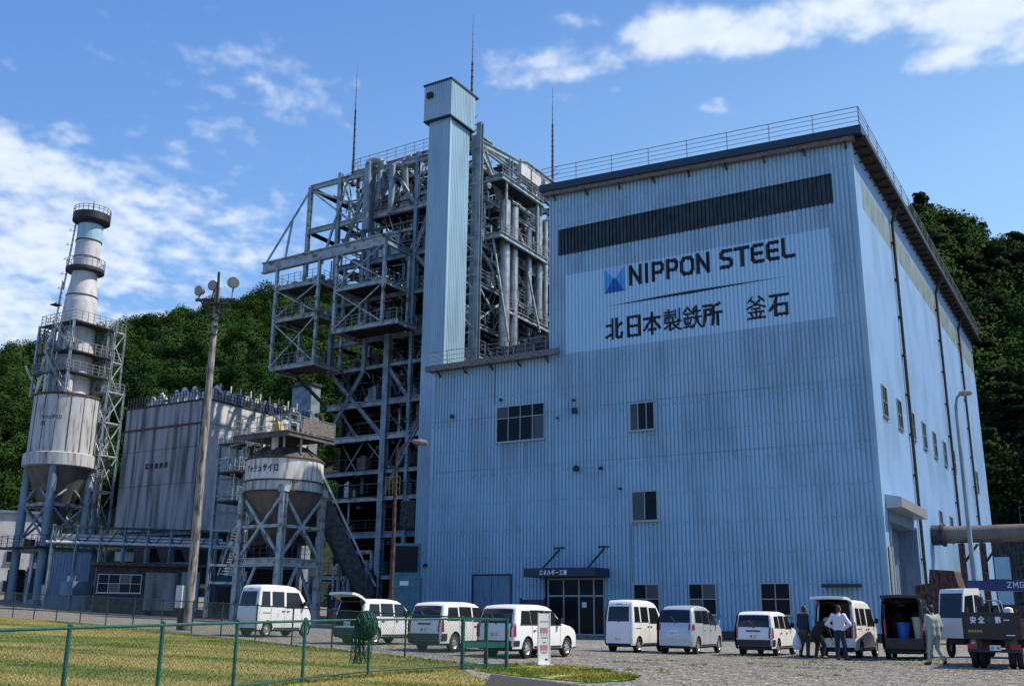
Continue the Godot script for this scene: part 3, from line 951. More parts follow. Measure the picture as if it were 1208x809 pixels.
func window(parent: Node3D, o: Vector3, ux: Vector3, out: Vector3, w: float, h: float, cols: int, rails: Array, deep := 0.09, glass = null) -> void:
	# o: lower left corner on the wall; rails: heights of cross bars as shares of h
	var b := Basis(ux, Vector3.UP, out)
	var mb := MB.new()
	var t := 0.07
	mb.box(o + b * Vector3(w / 2, t / 2, deep / 2), Vector3(w, t, deep), b)
	mb.box(o + b * Vector3(w / 2, h - t / 2, deep / 2), Vector3(w, t, deep), b)
	mb.box(o + b * Vector3(t / 2, h / 2, deep / 2), Vector3(t, h - 2 * t, deep), b)
	mb.box(o + b * Vector3(w - t / 2, h / 2, deep / 2), Vector3(t, h - 2 * t, deep), b)
	mb.box(o + b * Vector3(w / 2, -0.03, deep / 2 + 0.03), Vector3(w + 0.14, 0.055, deep + 0.06), b)
	for i in range(1, cols):
		mb.box(o + b * Vector3(w * i / cols, h / 2, deep / 2 - 0.006), Vector3(0.05, h - 2 * t, deep - 0.02), b)
	for s in rails:
		mb.box(o + b * Vector3(w / 2, h * s, deep / 2 - 0.010), Vector3(w - 2 * t, 0.05, deep - 0.03), b)
	var fr := part("window", mb, M.frame, parent)
	var ys := [t]
	for s in rails:
		ys.append(h * s)
	ys.append(h - t)
	for i in cols:
		for j in ys.size() - 1:
			var g := MB.new()
			var x0 := maxf(t, w * i / cols)
			var x1 := minf(w - t, w * (i + 1) / cols)
			g.box(o + b * Vector3((x0 + x1) / 2, (ys[j] + ys[j + 1]) / 2, 0.055 + 0.004 * (i % 2)), Vector3(x1 - x0, ys[j + 1] - ys[j], 0.008), b)
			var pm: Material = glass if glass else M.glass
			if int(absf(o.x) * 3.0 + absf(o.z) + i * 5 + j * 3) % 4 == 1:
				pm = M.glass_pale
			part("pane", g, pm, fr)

func railing(mb: MB, pts: Array, h: float, step: float, lines := 3, r := 0.022) -> void:
	for i in pts.size() - 1:
		var a: Vector3 = pts[i]
		var b: Vector3 = pts[i + 1]
		var n := maxi(1, roundi(a.distance_to(b) / step))
		for k in n + 1:
			if k == n and i < pts.size() - 2:
				continue
			var p := a.lerp(b, float(k) / n)
			mb.bar(p, p + Vector3.UP * h, r * 2, r * 2)
		for k in lines:
			var y := h * (1.0 - float(k) / lines)
			mb.bar(a + Vector3.UP * y, b + Vector3.UP * y, r * (1.7 if k == 0 else 1.2), r * (1.7 if k == 0 else 1.2))

func build_factory() -> void:
	make_glyphs()
	var f := thing("factory_building", "tall pale blue corrugated steel factory building with black company lettering", "building")
	var X := Vector3.RIGHT
	var Z := Vector3(0, 0, 1)
	var NZ := Vector3(0, 0, -1)
	var wl := -33.33
	var wm := -22.88
	var D := 56.6
	# front wall in three tiers of sheeting, butted at the visible seams
	var mb := MB.new()
	corr(mb, Vector3.ZERO, X, Z, wl, -23.2, Vector2(0.55, 0), Vector2(11.96, 0))
	corr(mb, Vector3.ZERO, X, Z, -23.2, -18.5, Vector2(3.93, 0), Vector2(11.96, 0))
	corr(mb, Vector3.ZERO, X, Z, -18.5, 0, Vector2(0.55, 0), Vector2(11.96, 0))
	part("wall", mb, M.wall, f)
	mb = MB.new()
	corr(mb, Vector3.ZERO, X, Z, wl, 0, Vector2(11.98, 0), Vector2(15.92, 0), 0.012)
	part("wall", mb, M.wall, f)
	mb = MB.new()
	corr(mb, Vector3.ZERO, X, Z, wl, wm, Vector2(15.94, 0), Vector2(20.0, 0), 0.024)
	corr(mb, Vector3.ZERO, X, Z, wm, 0, Vector2(15.94, 0), Vector2(31.9, -0.0433), 0.024)
	part("wall", mb, M.wall_upper, f)
	var fx := MB.new()
	for row in [1.4, 3.4, 5.4, 7.4, 9.4, 11.5, 13.5, 15.5, 17.5, 19.5, 21.6, 23.6, 25.6, 27.5, 30.3, 31.5]:
		var xb := -33.2 + 0.08
		while xb < -0.1:
			var crest := floorf(xb / 0.29) * 0.29 + 0.08
			var free: bool = crest > wm + 0.2 or row < 19.8
			for h in [[-27.5, -23.1, 13.8, 16.7], [-16.5, -14.4, 13.7, 15.9], [-16.5, -14.3, 7.5, 9.8], [-16.5, -14.4, 1.4, 3.6], [-12.6, -10.4, 1.4, 3.6], [-7.8, -5.7, 1.4, 3.6], [-29.4, -25.9, 0, 4.4], [-23.7, -18.0, 0, 4.6], [-21.6, -1.7, 20, 26.3]]:
				if crest > h[0] and crest < h[1] and row > h[2] and row < h[3]:
					free = false
			if free and int(absf(crest) * 7.3 + row * 3.1) % 3 != 0:
				fx.box(Vector3(crest, row + 0.05 * sin(crest * 9.0), 0.135), Vector3(0.042, 0.05, 0.016))
			xb += 0.29
	var fo := part("fixings", fx, M.fixing, f)
	fo.set_meta("kind", "stuff")
	var sr := RandomNumberGenerator.new()
	sr.seed = 6
	var sm := MB.new()
	for i in 70:
		var crest := floorf(sr.randf_range(-33.0, -0.6) / 0.29) * 0.29
		var y1: float = [11.95, 15.9, 27.85, 31.2, 13.7, 19.5][sr.randi() % 6]
		if (y1 > 19.0 and crest < wm + 0.5) or (y1 > 26.0 and crest < -21.8) :
			continue
		if y1 == 13.7:
			crest = floorf(sr.randf_range(-27.3, -23.4) / 0.29) * 0.29
		var len := sr.randf_range(0.5, 2.8)
		if y1 > 27.0 and y1 < 28.0:
			len = minf(len, 1.3)
		var x0 := crest + 0.02 + sr.randf_range(0, 0.08)
		var w0 := sr.randf_range(0.02, 0.06)
		sm.quad(Vector3(x0 + w0 * 0.4, y1 - len, 0.128), Vector3(x0 + w0 * 0.6, y1 - len, 0.128), Vector3(x0 + w0, y1, 0.128), Vector3(x0, y1, 0.128))
	var so := part("stain", sm, M.wall_stain, f)
	so.set_meta("kind", "stuff")
	# side wall, lit by the sun
	mb = MB.new()
	corr(mb, Vector3.ZERO, NZ, X, 0, 1.3, Vector2(0.4, 0), Vector2(27.9, 0), 0.0, 0.2, 0.035)
	corr(mb, Vector3.ZERO, NZ, X, 1.3, 9.65, Vector2(7.2, 0), Vector2(27.9, 0), 0.0, 0.2, 0.035)
	corr(mb, Vector3.ZERO, NZ, X, 9.65, D, Vector2(0.4, 0), Vector2(27.9, 0), 0.0, 0.2, 0.035)
	part("wall", mb, M.wall_side, f)
	mb = MB.new()
	corr(mb, Vector3.ZERO, NZ, X, 0, D, Vector2(30.08, 0), Vector2(31.95, 0), 0.0, 0.2, 0.035)
	corr(mb, Vector3.ZERO, NZ, X, 0, 1.9, Vector2(27.9, 0), Vector2(30.08, 0), 0.0, 0.2, 0.035)
	part("wall", mb, M.wall_side, f)
	mb = MB.new()
	corr(mb, Vector3.ZERO, NZ, X, 1.9, D, Vector2(27.9, 0), Vector2(30.08, 0), 0.006, 0.2, 0.03)
	part("translucent_band", mb, M.skylight_side, f)
	mb = MB.new()
	mb.box2(Vector3(-0.12, 0.4, -0.1), Vector3(0.075, 31.9, 0.13))
	part("corner_trim", mb, M.wall_upper, f)
	mb = MB.new()
	mb.box2(Vector3(wl - 0.08, 0.55, -0.1), Vector3(wl + 0.1, 20.0, 0.13))
	part("corner_trim", mb, M.wall_upper, f)
	# the hidden walls
	mb = MB.new()
	mb.quad(Vector3(wl, 0, -8), Vector3(wl, 0, 0), Vector3(wl, 20, 0), Vector3(wl, 20, -8))
	mb.quad(Vector3(wm, 0, -8), Vector3(wl, 0, -8), Vector3(wl, 20, -8), Vector3(wm, 20, -8))
	mb.quad(Vector3(wm, 0, -D), Vector3(wm, 0, -8), Vector3(wm, top_y(wm), -8), Vector3(wm, top_y(wm), -D))
	mb.quad(Vector3(wm, 20, -8), Vector3(wm, 20, 0), Vector3(wm, top_y(wm), 0), Vector3(wm, top_y(wm), -8))
	mb.quad(Vector3(0, 0, -D), Vector3(wm, 0, -D), Vector3(wm, top_y(wm), -D), Vector3(0, top_y(0), -D))
	part("wall", mb, M.wall_side, f)
	# plinth
	mb = MB.new()
	mb.box2(Vector3(wl, -1, -0.2), Vector3(-23.2, 0.55, 0.05))
	mb.box2(Vector3(-18.5, -1, -0.2), Vector3(0.05, 0.55, 0.05))
	mb.box2(Vector3(-0.2, -1, -1.3), Vector3(0.045, 0.4, -0.2))
	mb.box2(Vector3(-0.2, -1, -D), Vector3(0.045, 0.4, -9.7))
	part("plinth", mb, M.plinth, f)
	# main roof: slab with dark fascia, gutter and brackets below
	mb = MB.new()
	mb.prism(PackedVector2Array([Vector2(-23.4, top_y(-23.4) + 0.26), Vector2(0.85, top_y(0.85) + 0.26), Vector2(0.85, top_y(0.85) + 0.82), Vector2(-23.4, top_y(-23.4) + 0.82)]), Vector3(0, 0, -D - 0.6), X, Vector3.UP, D + 1.4)
	part("roof", mb, M.fascia, f)
	mb = MB.new()
	mb.prism(PackedVector2Array([Vector2(-23.2, top_y(-23.2) - 0.03), Vector2(0.3, top_y(0.3) - 0.03), Vector2(0.3, top_y(0.3) + 0.255), Vector2(-23.2, top_y(-23.2) + 0.255)]), Vector3(0, 0, 0.10), X, Vector3.UP, 0.5)
	part("soffit", mb, M.gutter, f)
	for i in 9:
		mb = MB.new()
		var x := -22.3 + i * 2.75
		mb.bar(Vector3(x, top_y(x) - 0.05, 0.58), Vector3(x, top_y(x) - 0.42, 0.08), 0.09, 0.09)
		mb.box(Vector3(x, top_y(x) - 0.16, 0.4), Vector3(0.09, 0.22, 0.16))
		part("bracket", mb, M.eave, f)
	mb = MB.new()
	mb.box2(Vector3(0.05, 31.75, -D), Vector3(0.82, 32.10, 0.10))
	part("soffit", mb, M.eave, f)
	mb = MB.new()
	mb.pipe([Vector3(0.92, 31.9, 0.5), Vector3(0.92, 31.75, -D - 0.4)], 0.14, 8)
	part("gutter", mb, M.eave, f)
	for i in 38:
		mb = MB.new()
		var z := -0.6 - i * 1.49
		mb.bar(Vector3(0.86, 31.72, z), Vector3(0.05, 31.3, z), 0.08, 0.1)
		mb.box(Vector3(0.5, 31.68, z), Vector3(0.72, 0.12, 0.08))
		part("bracket", mb, M.eave, f)
	# railing round the roof
	mb = MB.new()
	railing(mb, [Vector3(-23.2, top_y(-23.2) + 0.82, 0.7), Vector3(0.75, top_y(0.75) + 0.82, 0.7)], 1.35, 2.85, 4, 0.024)
	part("railing", mb, M.rail, f)
	mb = MB.new()
	railing(mb, [Vector3(0.75, top_y(0.75) + 0.82, 0.7), Vector3(0.75, top_y(0.75) + 0.82, -D - 0.4)], 1.35, 2.85, 4, 0.024)
	part("railing", mb, M.rail, f)
	# lower wing roof
	mb = MB.new()
	mb.box2(Vector3(wl - 0.35, 20.0, -8.3), Vector3(wm - 0.02, 20.32, 0.55))
	part("roof", mb, M.gutter, f)
	mb = MB.new()
	mb.box2(Vector3(wl - 0.45, 19.98, 0.56), Vector3(wm + 1.15, 20.42, 0.84))
	part("gutter", mb, M.gutter, f)
	for i in 5:
		mb = MB.new()
		var x := wl + 0.6 + i * 2.45
		mb.bar(Vector3(x, 19.96, 0.7), Vector3(x, 19.6, 0.08), 0.1, 0.1)
		part("bracket", mb, M.eave, f)
	mb = MB.new()
	railing(mb, [Vector3(wl - 0.2, 20.42, -7), Vector3(wl - 0.2, 20.42, 0.62), Vector3(wm, 20.42, 0.62)], 1.1, 1.9, 3, 0.024)
	part("railing", mb, M.rail, f)
	mb = MB.new()   # grey casing standing on the wing roof
	mb.prism(PackedVector2Array([Vector2(-29.6, 20.33), Vector2(-23.1, 20.33), Vector2(-23.1, 23.0), Vector2(-26.0, 22.9), Vector2(-26.2, 22.55), Vector2(-28.2, 22.3), Vector2(-28.6, 21.5), Vector2(-29.6, 21.0)]), Vector3(0, 0, -6.4), X, Vector3.UP, 3.2)
	var rf := part("roof_casing", mb, M.casing, f)
	mb = MB.new()
	for x in [-28.0, -26.1, -24.4]:
		mb.box2(Vector3(x, 20.4, -3.2), Vector3(x + 0.09, 22.2, -3.12))
	mb.box2(Vector3(-28.4, 21.4, -3.2), Vector3(-23.2, 21.5, -3.14))
	part("stiffener", mb, M.steel_pale, rf)
	# dark upper band
	mb = MB.new()
	corr(mb, Vector3.ZERO, X, Z, -22.0, -1.45, Vector2(27.94, 0), Vector2(29.92, 0), 0.034)
	var band := part("window_band", mb, M.skylight, f)
	mb = MB.new()
	for y in [27.9, 29.94]:
		mb.box2(Vector3(-22.05, y - 0.035, 0.03), Vector3(-1.4, y + 0.035, 0.15))
	for x in [-22.03, -17.8, -12.3, -6.8, -1.42]:
		mb.box2(Vector3(x - 0.025, 27.94, 0.03), Vector3(x + 0.025, 29.9, 0.147))
	part("band_frame", mb, M.eave, band)
	# sign: paler painted panel with logo and lettering on the ribs
	var on_wall := func(q: Vector2, mid: float) -> Vector3:
		var s := 0.001 if q.x < mid else -0.001
		return Vector3(q.x, q.y, rib(q.x + s, 0.29, 0.1))
	var cuts := rib_cuts(-22.5, -1.0, 0.29)
	mb = MB.new()
	corr(mb, Vector3.ZERO, X, Z, -21.5, -1.8, Vector2(20.08, 0), Vector2(26.2, 0), 0.03)
	var sg := part("sign", mb, M.sign_panel, f)
	mb = MB.new()
	var kk := [0]
	var lift := func(q: Vector2, mid: float) -> Vector3:
		return on_wall.call(q, mid) + Vector3(0, 0, 0.034 + 0.0012 * kk[0])
	var x := -16.22
	var wid := {"N": 0.98, "I": 0.5, "P": 0.93, "O": 1.05, "S": 0.95, "T": 0.98, "E": 0.9, "L": 0.85, " ": 0.42}
	for ch in "NIPPON STEEL":
		var cw: float = wid[ch] * 0.985
		kk[0] = 0
		for p in strokes(ch, Vector2(x, 24.62), Vector2(cw, 1.32), 0.27):
			paint(mb, p, cuts, lift)
			kk[0] += 1
		x += cw + 0.165
	part("lettering", mb, M.ink, sg)
	mb = MB.new()
	var kx := {"北": -18.15, "日": -16.62, "本": -15.2, "製": -13.66, "鉄": -12.2, "所": -10.76, "釜": -7.66, "石": -6.1}
	for ch in kx:
		kk[0] = 0
		for p in strokes(ch, Vector2(kx[ch], 20.7), Vector2(1.34, 1.52), 0.15 if ch in ["製", "鉄", "釜"] else 0.21):
			paint(mb, p, cuts, lift)
			kk[0] += 1
	part("lettering", mb, M.ink, sg)
	mb = MB.new()
	kk[0] = 0
	paint(mb, PackedVector2Array([Vector2(-18.3, 23.22), Vector2(-14, 23.2), Vector2(-11.5, 23.19), Vector2(-9, 23.25), Vector2(-4.68, 23.33), Vector2(-9, 23.38), Vector2(-11.5, 23.41), Vector2(-14, 23.37)]), cuts, lift)
	part("rule", mb, M.ink, sg)
	for tr in [[[0, 0], [0.5, 0.55], [0, 1], "logo_a"], [[1, 0], [1, 1], [0.5, 0.55], "logo_a"], [[0, 0], [1, 0], [0.5, 0.62], "logo_b"], [[0, 1], [0.5, 0.55], [1, 1], "logo_c"]]:
		mb = MB.new()
		kk[0] = 1 if tr[3] == "logo_b" else 0
		var p := PackedVector2Array()
		for q in 3:
			p.append(Vector2(-18.22 + tr[q][0] * 1.62, 24.22 + tr[q][1] * 1.88))
		paint(mb, p, cuts, lift)
		part("logo_facet", mb, M[tr[3]], sg)
	# windows of the front
	window(f, Vector3(-27.41, 13.87, 0.085), X, Z, 4.19, 2.75, 4, [0.66], 0.12)
	window(f, Vector3(-16.39, 13.83, 0.085), X, Z, 1.89, 2.0, 3, [], 0.12)
	window(f, Vector3(-16.37, 7.62, 0.085), X, Z, 1.92, 2.05, 2, [], 0.12)
	for gx in [-16.39, -12.47, -7.71]:
		window(f, Vector3(gx, 1.52, 0.085), X, Z, 1.9, 1.98, 2, [0.5], 0.12, M.glass_dull)
	# windows of the side
	for z in [2.57, 7.5, 12.3, 17.0, 21.8, 26.9, 31.8, 47.0]:
		window(f, Vector3(0.02, 13.96, -z), NZ, X, 1.56, 2.06, 2, [0.5], 0.1)
	for z in [21.1, 26.4]:
		window(f, Vector3(0.02, 7.7, -z), NZ, X, 1.5, 1.98, 2, [0.5], 0.1)
	# sheet-metal door at the left
	mb = MB.new()
	mb.box2(Vector3(-29.2, 0.05, 0.02), Vector3(-26.06, 4.15, 0.125))
	var gd := part("garage_door", mb, M.garage, f)
	mb = MB.new()
	mb.box2(Vector3(-29.32, 0.05, 0.02), Vector3(-29.2, 4.27, 0.16))
	mb.box2(Vector3(-26.06, 0.05, 0.02), Vector3(-25.94, 4.27, 0.16))
	mb.box2(Vector3(-29.2, 4.15, 0.02), Vector3(-26.06, 4.27, 0.16))
	mb.box2(Vector3(-27.65, 0.1, 0.12), Vector3(-27.61, 4.1, 0.135))
	part("door_frame", mb, M.navy, gd)
	# glazed entrance with canopy
	mb = MB.new()
	mb.box2(Vector3(-23.2, -0.3, -1.6), Vector3(-18.5, 3.93, -1.55))
	mb.box2(Vector3(-23.2, 0, -1.55), Vector3(-23.15, 3.93, 0.04))
	mb.box2(Vector3(-18.55, 0, -1.55), Vector3(-18.5, 3.93, 0.04))
	var en := part("entrance", mb, M.navy, f)
	mb = MB.new()
	for ex in [-22.98, -21.75, -20.55, -19.4, -18.62]:
		mb.box2(Vector3(ex - 0.045, 0.1, -0.1), Vector3(ex + 0.045, 3.92, 0.05))
	for ey in [0.16, 2.72, 3.86]:
		mb.box2(Vector3(-22.9, ey - 0.05, -0.08), Vector3(-18.66, ey + 0.05, 0.03))
	part("door_frame", mb, M.frame, en)
	for e in [[-22.93, -21.8], [-21.7, -20.6], [-20.5, -19.45], [-19.35, -18.67]]:
		for h in [[0.22, 2.66], [2.78, 3.8]]:
			mb = MB.new()
			mb.box2(Vector3(e[0], h[0], -0.045), Vector3(e[1], h[1], -0.035))
			part("pane", mb, M.glass, en)
	mb = MB.new()
	mb.box2(Vector3(-20.35, 1.95, -0.03), Vector3(-20.0, 2.3, -0.025))
	part("notice", mb, M.white_mark, en)
	mb = MB.new()
	mb.box2(Vector3(-23.6, -0.5, 0.06), Vector3(-18.0, 0.1, 2.6))
	part("step", mb, M.slab, f)
	mb = MB.new()
	mb.box2(Vector3(-23.6, 3.94, 0.06), Vector3(-18.15, 4.52, 2.4))
	var cp := part("canopy", mb, M.navy, f)
	mb = MB.new()
	write_flat(mb, "エネルギー工場", Vector3(-22.35, 4.06, 2.4), X, Vector3.UP, Vector2(0.24, 0.3), 0.31, 0.05)
	part("lettering", mb, M.white_mark, cp)
	for rx in [-22.4, -18.9]:
		mb = MB.new()
		mb.bar(Vector3(rx, 4.5, 1.9), Vector3(rx + 0.35, 5.9, 0.06), 0.1, 0.1)
		mb.box(Vector3(rx + 0.35, 6.0, 0.11), Vector3(0.85, 0.1, 0.12))
		part("tie_rod", mb, M.eave, cp)
	# small awning near the right corner
	mb = MB.new()
	mb.box2(Vector3(-3.75, 3.2, 0.05), Vector3(-1.55, 3.38, 0.8))
	part("awning", mb, M.trim, f)
	# lamps, horns and conduits on the front
	for q in [[-31.4, 16.3, 0.32], [-20.67, 15.75, 0.42], [-20.55, 11.55, 0.42], [-18.63, 11.42, 0.26], [-17.2, 9.9, 0.16], [-20.75, 16.5, 0.2], [-26.95, 17.15, 0.24], [-22.1, 15.3, 0.14], [-33.5, 5.0, 0.3]]:
		mb = MB.new()
		mb.box(Vector3(q[0], q[1], 0.14), Vector3(0.1, 0.12, 0.2))
		mb.lathe([Vector2(0, 0), Vector2(q[2] * 0.5, 0.02), Vector2(q[2] * 0.55, q[2] * 0.7), Vector2(q[2] * 0.3, q[2] * 0.95), Vector2(0, q[2])], 10, Vector3(q[0], q[1] - q[2] * 0.6, 0.34))
		part("wall_lamp", mb, M.black, f)
	for q in [[-22.55, 4.6, 17.1, 0.035], [-27.6, 16.9, 19.8, 0.03], [-16.45, 3.6, 7.4, 0.02]]:
		mb = MB.new()
		mb.tube(Vector3(q[0], q[1], 0.15), Vector3(q[0], q[2], 0.15), q[3], q[3], 6)
		part("conduit", mb, M.wall_upper if q[3] > 0.03 else M.eave, f)
	# downpipes of the side wall
	for z in [-11.5, -31.0, -44.6]:
		mb = MB.new()
		mb.tube(Vector3(0.92, 31.7, z), Vector3(0.5, 30.9, z), 0.11, 0.11, 8)
		mb.tube(Vector3(0.5, 30.95, z), Vector3(0.22, 30.2, z), 0.13, 0.13, 8)
		mb.tube(Vector3(0.22, 30.25, z), Vector3(0.22, 0.3, z), 0.11, 0.11, 8)
		for i in 10:
			mb.box(Vector3(0.15, 2.5 + i * 2.9, z), Vector3(0.26, 0.12, 0.42))
		part("downpipe", mb, M.eave, f)
	# side canopy and doorway
	mb = MB.new()
	mb.prism(PackedVector2Array([Vector2(0.05, 7.9), Vector2(0.98, 7.95), Vector2(0.98, 8.55), Vector2(0.05, 8.75)]), Vector3(0, 0, -9.8), X, Vector3.UP, 8.9)
	part("canopy", mb, M.frame, f)
	mb = MB.new()
	mb.box2(Vector3(0.05, 0.0, -9.9), Vector3(0.22, 7.4, -9.7))
	mb.box2(Vector3(0.05, 0.0, -1.3), Vector3(0.14, 7.4, -1.2))
	mb.box2(Vector3(0.05, 7.2, -9.65), Vector3(0.1, 7.9, -1.3))
	mb.box2(Vector3(-1.3, 0.0, -9.75), Vector3(0.03, 7.25, -9.66))
	mb.box2(Vector3(-1.3, 0.0, -1.29), Vector3(0.03, 7.25, -1.2))
	mb.box2(Vector3(-1.3, 7.2, -9.65), Vector3(0.03, 7.3, -1.3))
	mb.box2(Vector3(-1.42, 0.0, -9.65), Vector3(-1.32, 7.2, -1.3))
	var dw := part("side_door", mb, M.garage, f)
	mb = MB.new()
	for i in 48:
		mb.box2(Vector3(-0.45, 0.1 + i * 0.148, -4.3), Vector3(-0.38 + 0.02 * (i % 2), 0.1 + i * 0.148 + 0.146, -1.3))
	part("roller_shutter", mb, M.frame, dw)
	mb = MB.new()
	corr(mb, Vector3(-1.1, 0, 0), NZ, X, 4.35, 9.62, Vector2(0.1, 0), Vector2(7.15, 0), 0.0, 0.5, 0.1)
	part("door_leaf", mb, M.garage, dw)
	mb = MB.new()
	mb.box2(Vector3(0.08, 2.2, -0.95), Vector3(0.14, 5.6, -0.4))
	part("warning_strip", mb, M.dish, f)

func build_shaft() -> void:
	var s := thing("elevator_shaft", "tall narrow corrugated blue shaft with wider box head, left of the factory's low wing", "tower", Vector3(-36.6, 0, -5.6))
	var faces := func(mb: MB, x0: float, x1: float, z0: float, z1: float, y0: float, y1: float, pitch: float) -> void:
		corr(mb, Vector3(x0, 0, z1), Vector3.RIGHT, Vector3(0, 0, 1), 0, x1 - x0, Vector2(y0, 0), Vector2(y1, 0), 0, pitch, 0.04)
		corr(mb, Vector3(x1, 0, z1), Vector3(0, 0, -1), Vector3.RIGHT, 0, z1 - z0, Vector2(y0, 0), Vector2(y1, 0), 0, pitch, 0.04)
		corr(mb, Vector3(x0, 0, z0), Vector3.RIGHT, Vector3(0, 0, -1), 0, x1 - x0, Vector2(y0, 0), Vector2(y1, 0), 0, pitch, 0.04)
		corr(mb, Vector3(x0, 0, z1), Vector3(0, 0, -1), Vector3.LEFT, 0, z1 - z0, Vector2(y0, 0), Vector2(y1, 0), 0, pitch, 0.04)
	var mb := MB.new()
	faces.call(mb, -1.15, 1.1, -1.6, 1.6, 0.0, 45.1, 0.25)
	part("wall", mb, M.shaft, s)
	mb = MB.new()
	faces.call(mb, -1.55, 1.4, -2.0, 1.95, 45.05, 48.6, 0.25)
	mb.box2(Vector3(-1.54, 45.06, -1.99), Vector3(1.39, 45.1, 1.94))
	var h := part("head", mb, M.shaft, s)
	mb = MB.new()
	mb.box2(Vector3(-1.68, 48.6, -2.5), Vector3(1.52, 48.78, 2.07))
	part("roof", mb, M.fascia, h)
	mb = MB.new()
	mb.box2(Vector3(-1.6, 44.98, -2.04), Vector3(1.45, 45.1, 2.0))
	part("trim", mb, M.navy, h)
	mb = MB.new()
	mb.box(Vector3(-0.85, 47.5, 2.12), Vector3(0.55, 0.5, 0.3))
	part("vent", mb, M.eave, h)
	mb = MB.new()
	mb.box2(Vector3(1.12, 0.0, 1.45), Vector3(1.22, 45.0, 1.66))
	part("corner_trim", mb, M.shaft, s)

# ---------------------------------------------------------------- the open steel boiler frame
func build_boiler() -> void:
	var b := thing("boiler_structure", "huge open steel boiler frame crowded with pipes, gratings and cantilevered platforms", "industrial plant")
	var r := RandomNumberGenerator.new()
	r.seed = 31
	var cols := [-36.5, -43.45, -46.2, -49.1, -53.5]
	var rows := [-10.0, -16.0, -22.0, -28.0, -34.0]
	var levels := [4.6, 8.4, 11.7, 14.2, 17.5, 20.8, 24.4, 27.2, 31.3, 35.3, 40.2, 45.2]
	var mb: MB
	for i in cols.size():
		for j in rows.size():
			var x: float = cols[i]
			var z: float = rows[j]
			var w: float = 0.62 if i in [0, 2] else 0.42
			if i == 1 and j == 0: w = 0.36
			mb = MB.new()
			mb.ibeam(Vector3(x, 24.0 if (j == 0 and i >= 3) else 0.0, z), Vector3(x, 46.0 if i != 2 else 27.5, z), w, w)
			part("column", mb, M.steel_blue if (i == 1 and j == 0) else M.steel, b)
	for j in rows.size():
		for y in levels:
			mb = MB.new()
			var h: float = 0.55 if y in [8.4, 17.5, 20.8, 27.2, 35.3, 40.2, 45.2] else 0.36
			mb.ibeam(Vector3(-53.5 if y < 40 else -57.6, y, rows[j] + 0.02), Vector3(-36.5, y, rows[j] + 0.02), h * 0.6, h)
			part("beam", mb, [M.steel, M.steel_pale, M.steel_blue][r.randi() % 3] if j == 0 else M.steel_dark, b)  # inner rows darker: shade inside the frame put into the colour
	for x in cols:
		for y in levels:
			if r.randf() < 0.12 and x != -36.5:
				continue
			mb = MB.new()
			mb.ibeam(Vector3(x + 0.02, y - 0.05, -10), Vector3(x + 0.02, y - 0.05, -34), 0.26, 0.42)
			part("beam", mb, [M.steel, M.steel_pale][r.randi() % 2] if x == -36.5 else M.steel_dark, b)  # inward beams darker too, interior shade held in their colour
	# floor gratings bay by bay
	for y in levels:
		if y > 44.0: continue
		for i in cols.size() - 1:
			for j in rows.size() - 1:
				if (y > 36.0 and r.randf() < 0.3) or r.randf() < 0.14 or (i == 3 and y > 22.0):
					continue
				mb = MB.new()
				mb.box2(Vector3(cols[i + 1] + 0.15, y + 0.26, rows[j + 1] + 0.1), Vector3(cols[i] - 0.15, y + 0.32, rows[j] - 0.1))
				part("grating", mb, M.grating, b)
	# railings along the front and the right side
	for y in levels:
		if y > 44.0: continue
		mb = MB.new()
		railing(mb, [Vector3(-53.4, y + 0.3, -9.8), Vector3(-36.6, y + 0.3, -9.8)], 1.05, 1.4, 3, 0.025)
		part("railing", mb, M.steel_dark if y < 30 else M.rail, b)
		mb = MB.new()
		railing(mb, [Vector3(-36.25, y + 0.3, -10.2), Vector3(-36.25, y + 0.3, -33.8)], 1.05, 1.5, 3, 0.025)
		part("railing", mb, M.rail, b)
	# diagonal bracing, front and side
	for q in [[-36.5, 4.6, -43.45, 11.7], [-46.2, 11.7, -41.0, 20.4], [-43.45, 17.5, -36.5, 24.4], [-36.5, 27.2, -43.45, 35.3], [-43.45, 35.3, -39.5, 44.9], [-43.45, 40.2, -46.5, 45.0], [-49.1, 40.2, -46.0, 45.0], [-53.5, 35.6, -49.1, 45.0], [-53.5, 17.5, -49.0, 24.2], [-53.0, 24.0, -46.4, 17.6], [-46.2, 24.4, -43.4, 20.8]]:
		mb = MB.new()
		mb.ibeam(Vector3(q[0], q[1], -9.93), Vector3(q[2], q[3], -9.93), 0.3, 0.34)
		part("brace", mb, M.steel if r.randf() < 0.6 else M.steel_pale, b)
	for j in 4:
		for k in range(5, 11):
			if r.randf() < 0.55:
				var z0: float = rows[j]
				var z1: float = rows[j + 1]
				mb = MB.new()
				if r.randf() < 0.5:
					mb.bar(Vector3(-36.42, levels[k], z0), Vector3(-36.42, levels[k + 1], z1), 0.16, 0.16)
					mb.bar(Vector3(-36.36, levels[k], z1), Vector3(-36.36, levels[k + 1], z0), 0.16, 0.16)
				else:
					mb.bar(Vector3(-36.42, levels[k], z1), Vector3(-36.42, levels[k + 1], z0), 0.2, 0.2)
				part("brace", mb, M.steel_pale, b)
	# narrow ladder bay beside the corner column
	for k in 14:
		var y := 20.5 + k * 1.8
		mb = MB.new()
		mb.bar(Vector3(-37.0, y, -8.6), Vector3(-35.3, y, -8.6), 0.14, 0.18)
		mb.bar(Vector3(-37.0, y, -8.6), Vector3(-35.3, y + (1.7 if k % 2 else -1.7), -8.62), 0.09, 0.09)
		part("ladder_rung", mb, M.steel_pale, b)
	mb = MB.new()
	mb.ibeam(Vector3(-35.2, 19, -8.6), Vector3(-35.2, 46.4, -8.6), 0.5, 0.5)
	part("column", mb, M.steel, b)
	# the boiler itself behind the steelwork, with stiffening bands
	mb = MB.new()
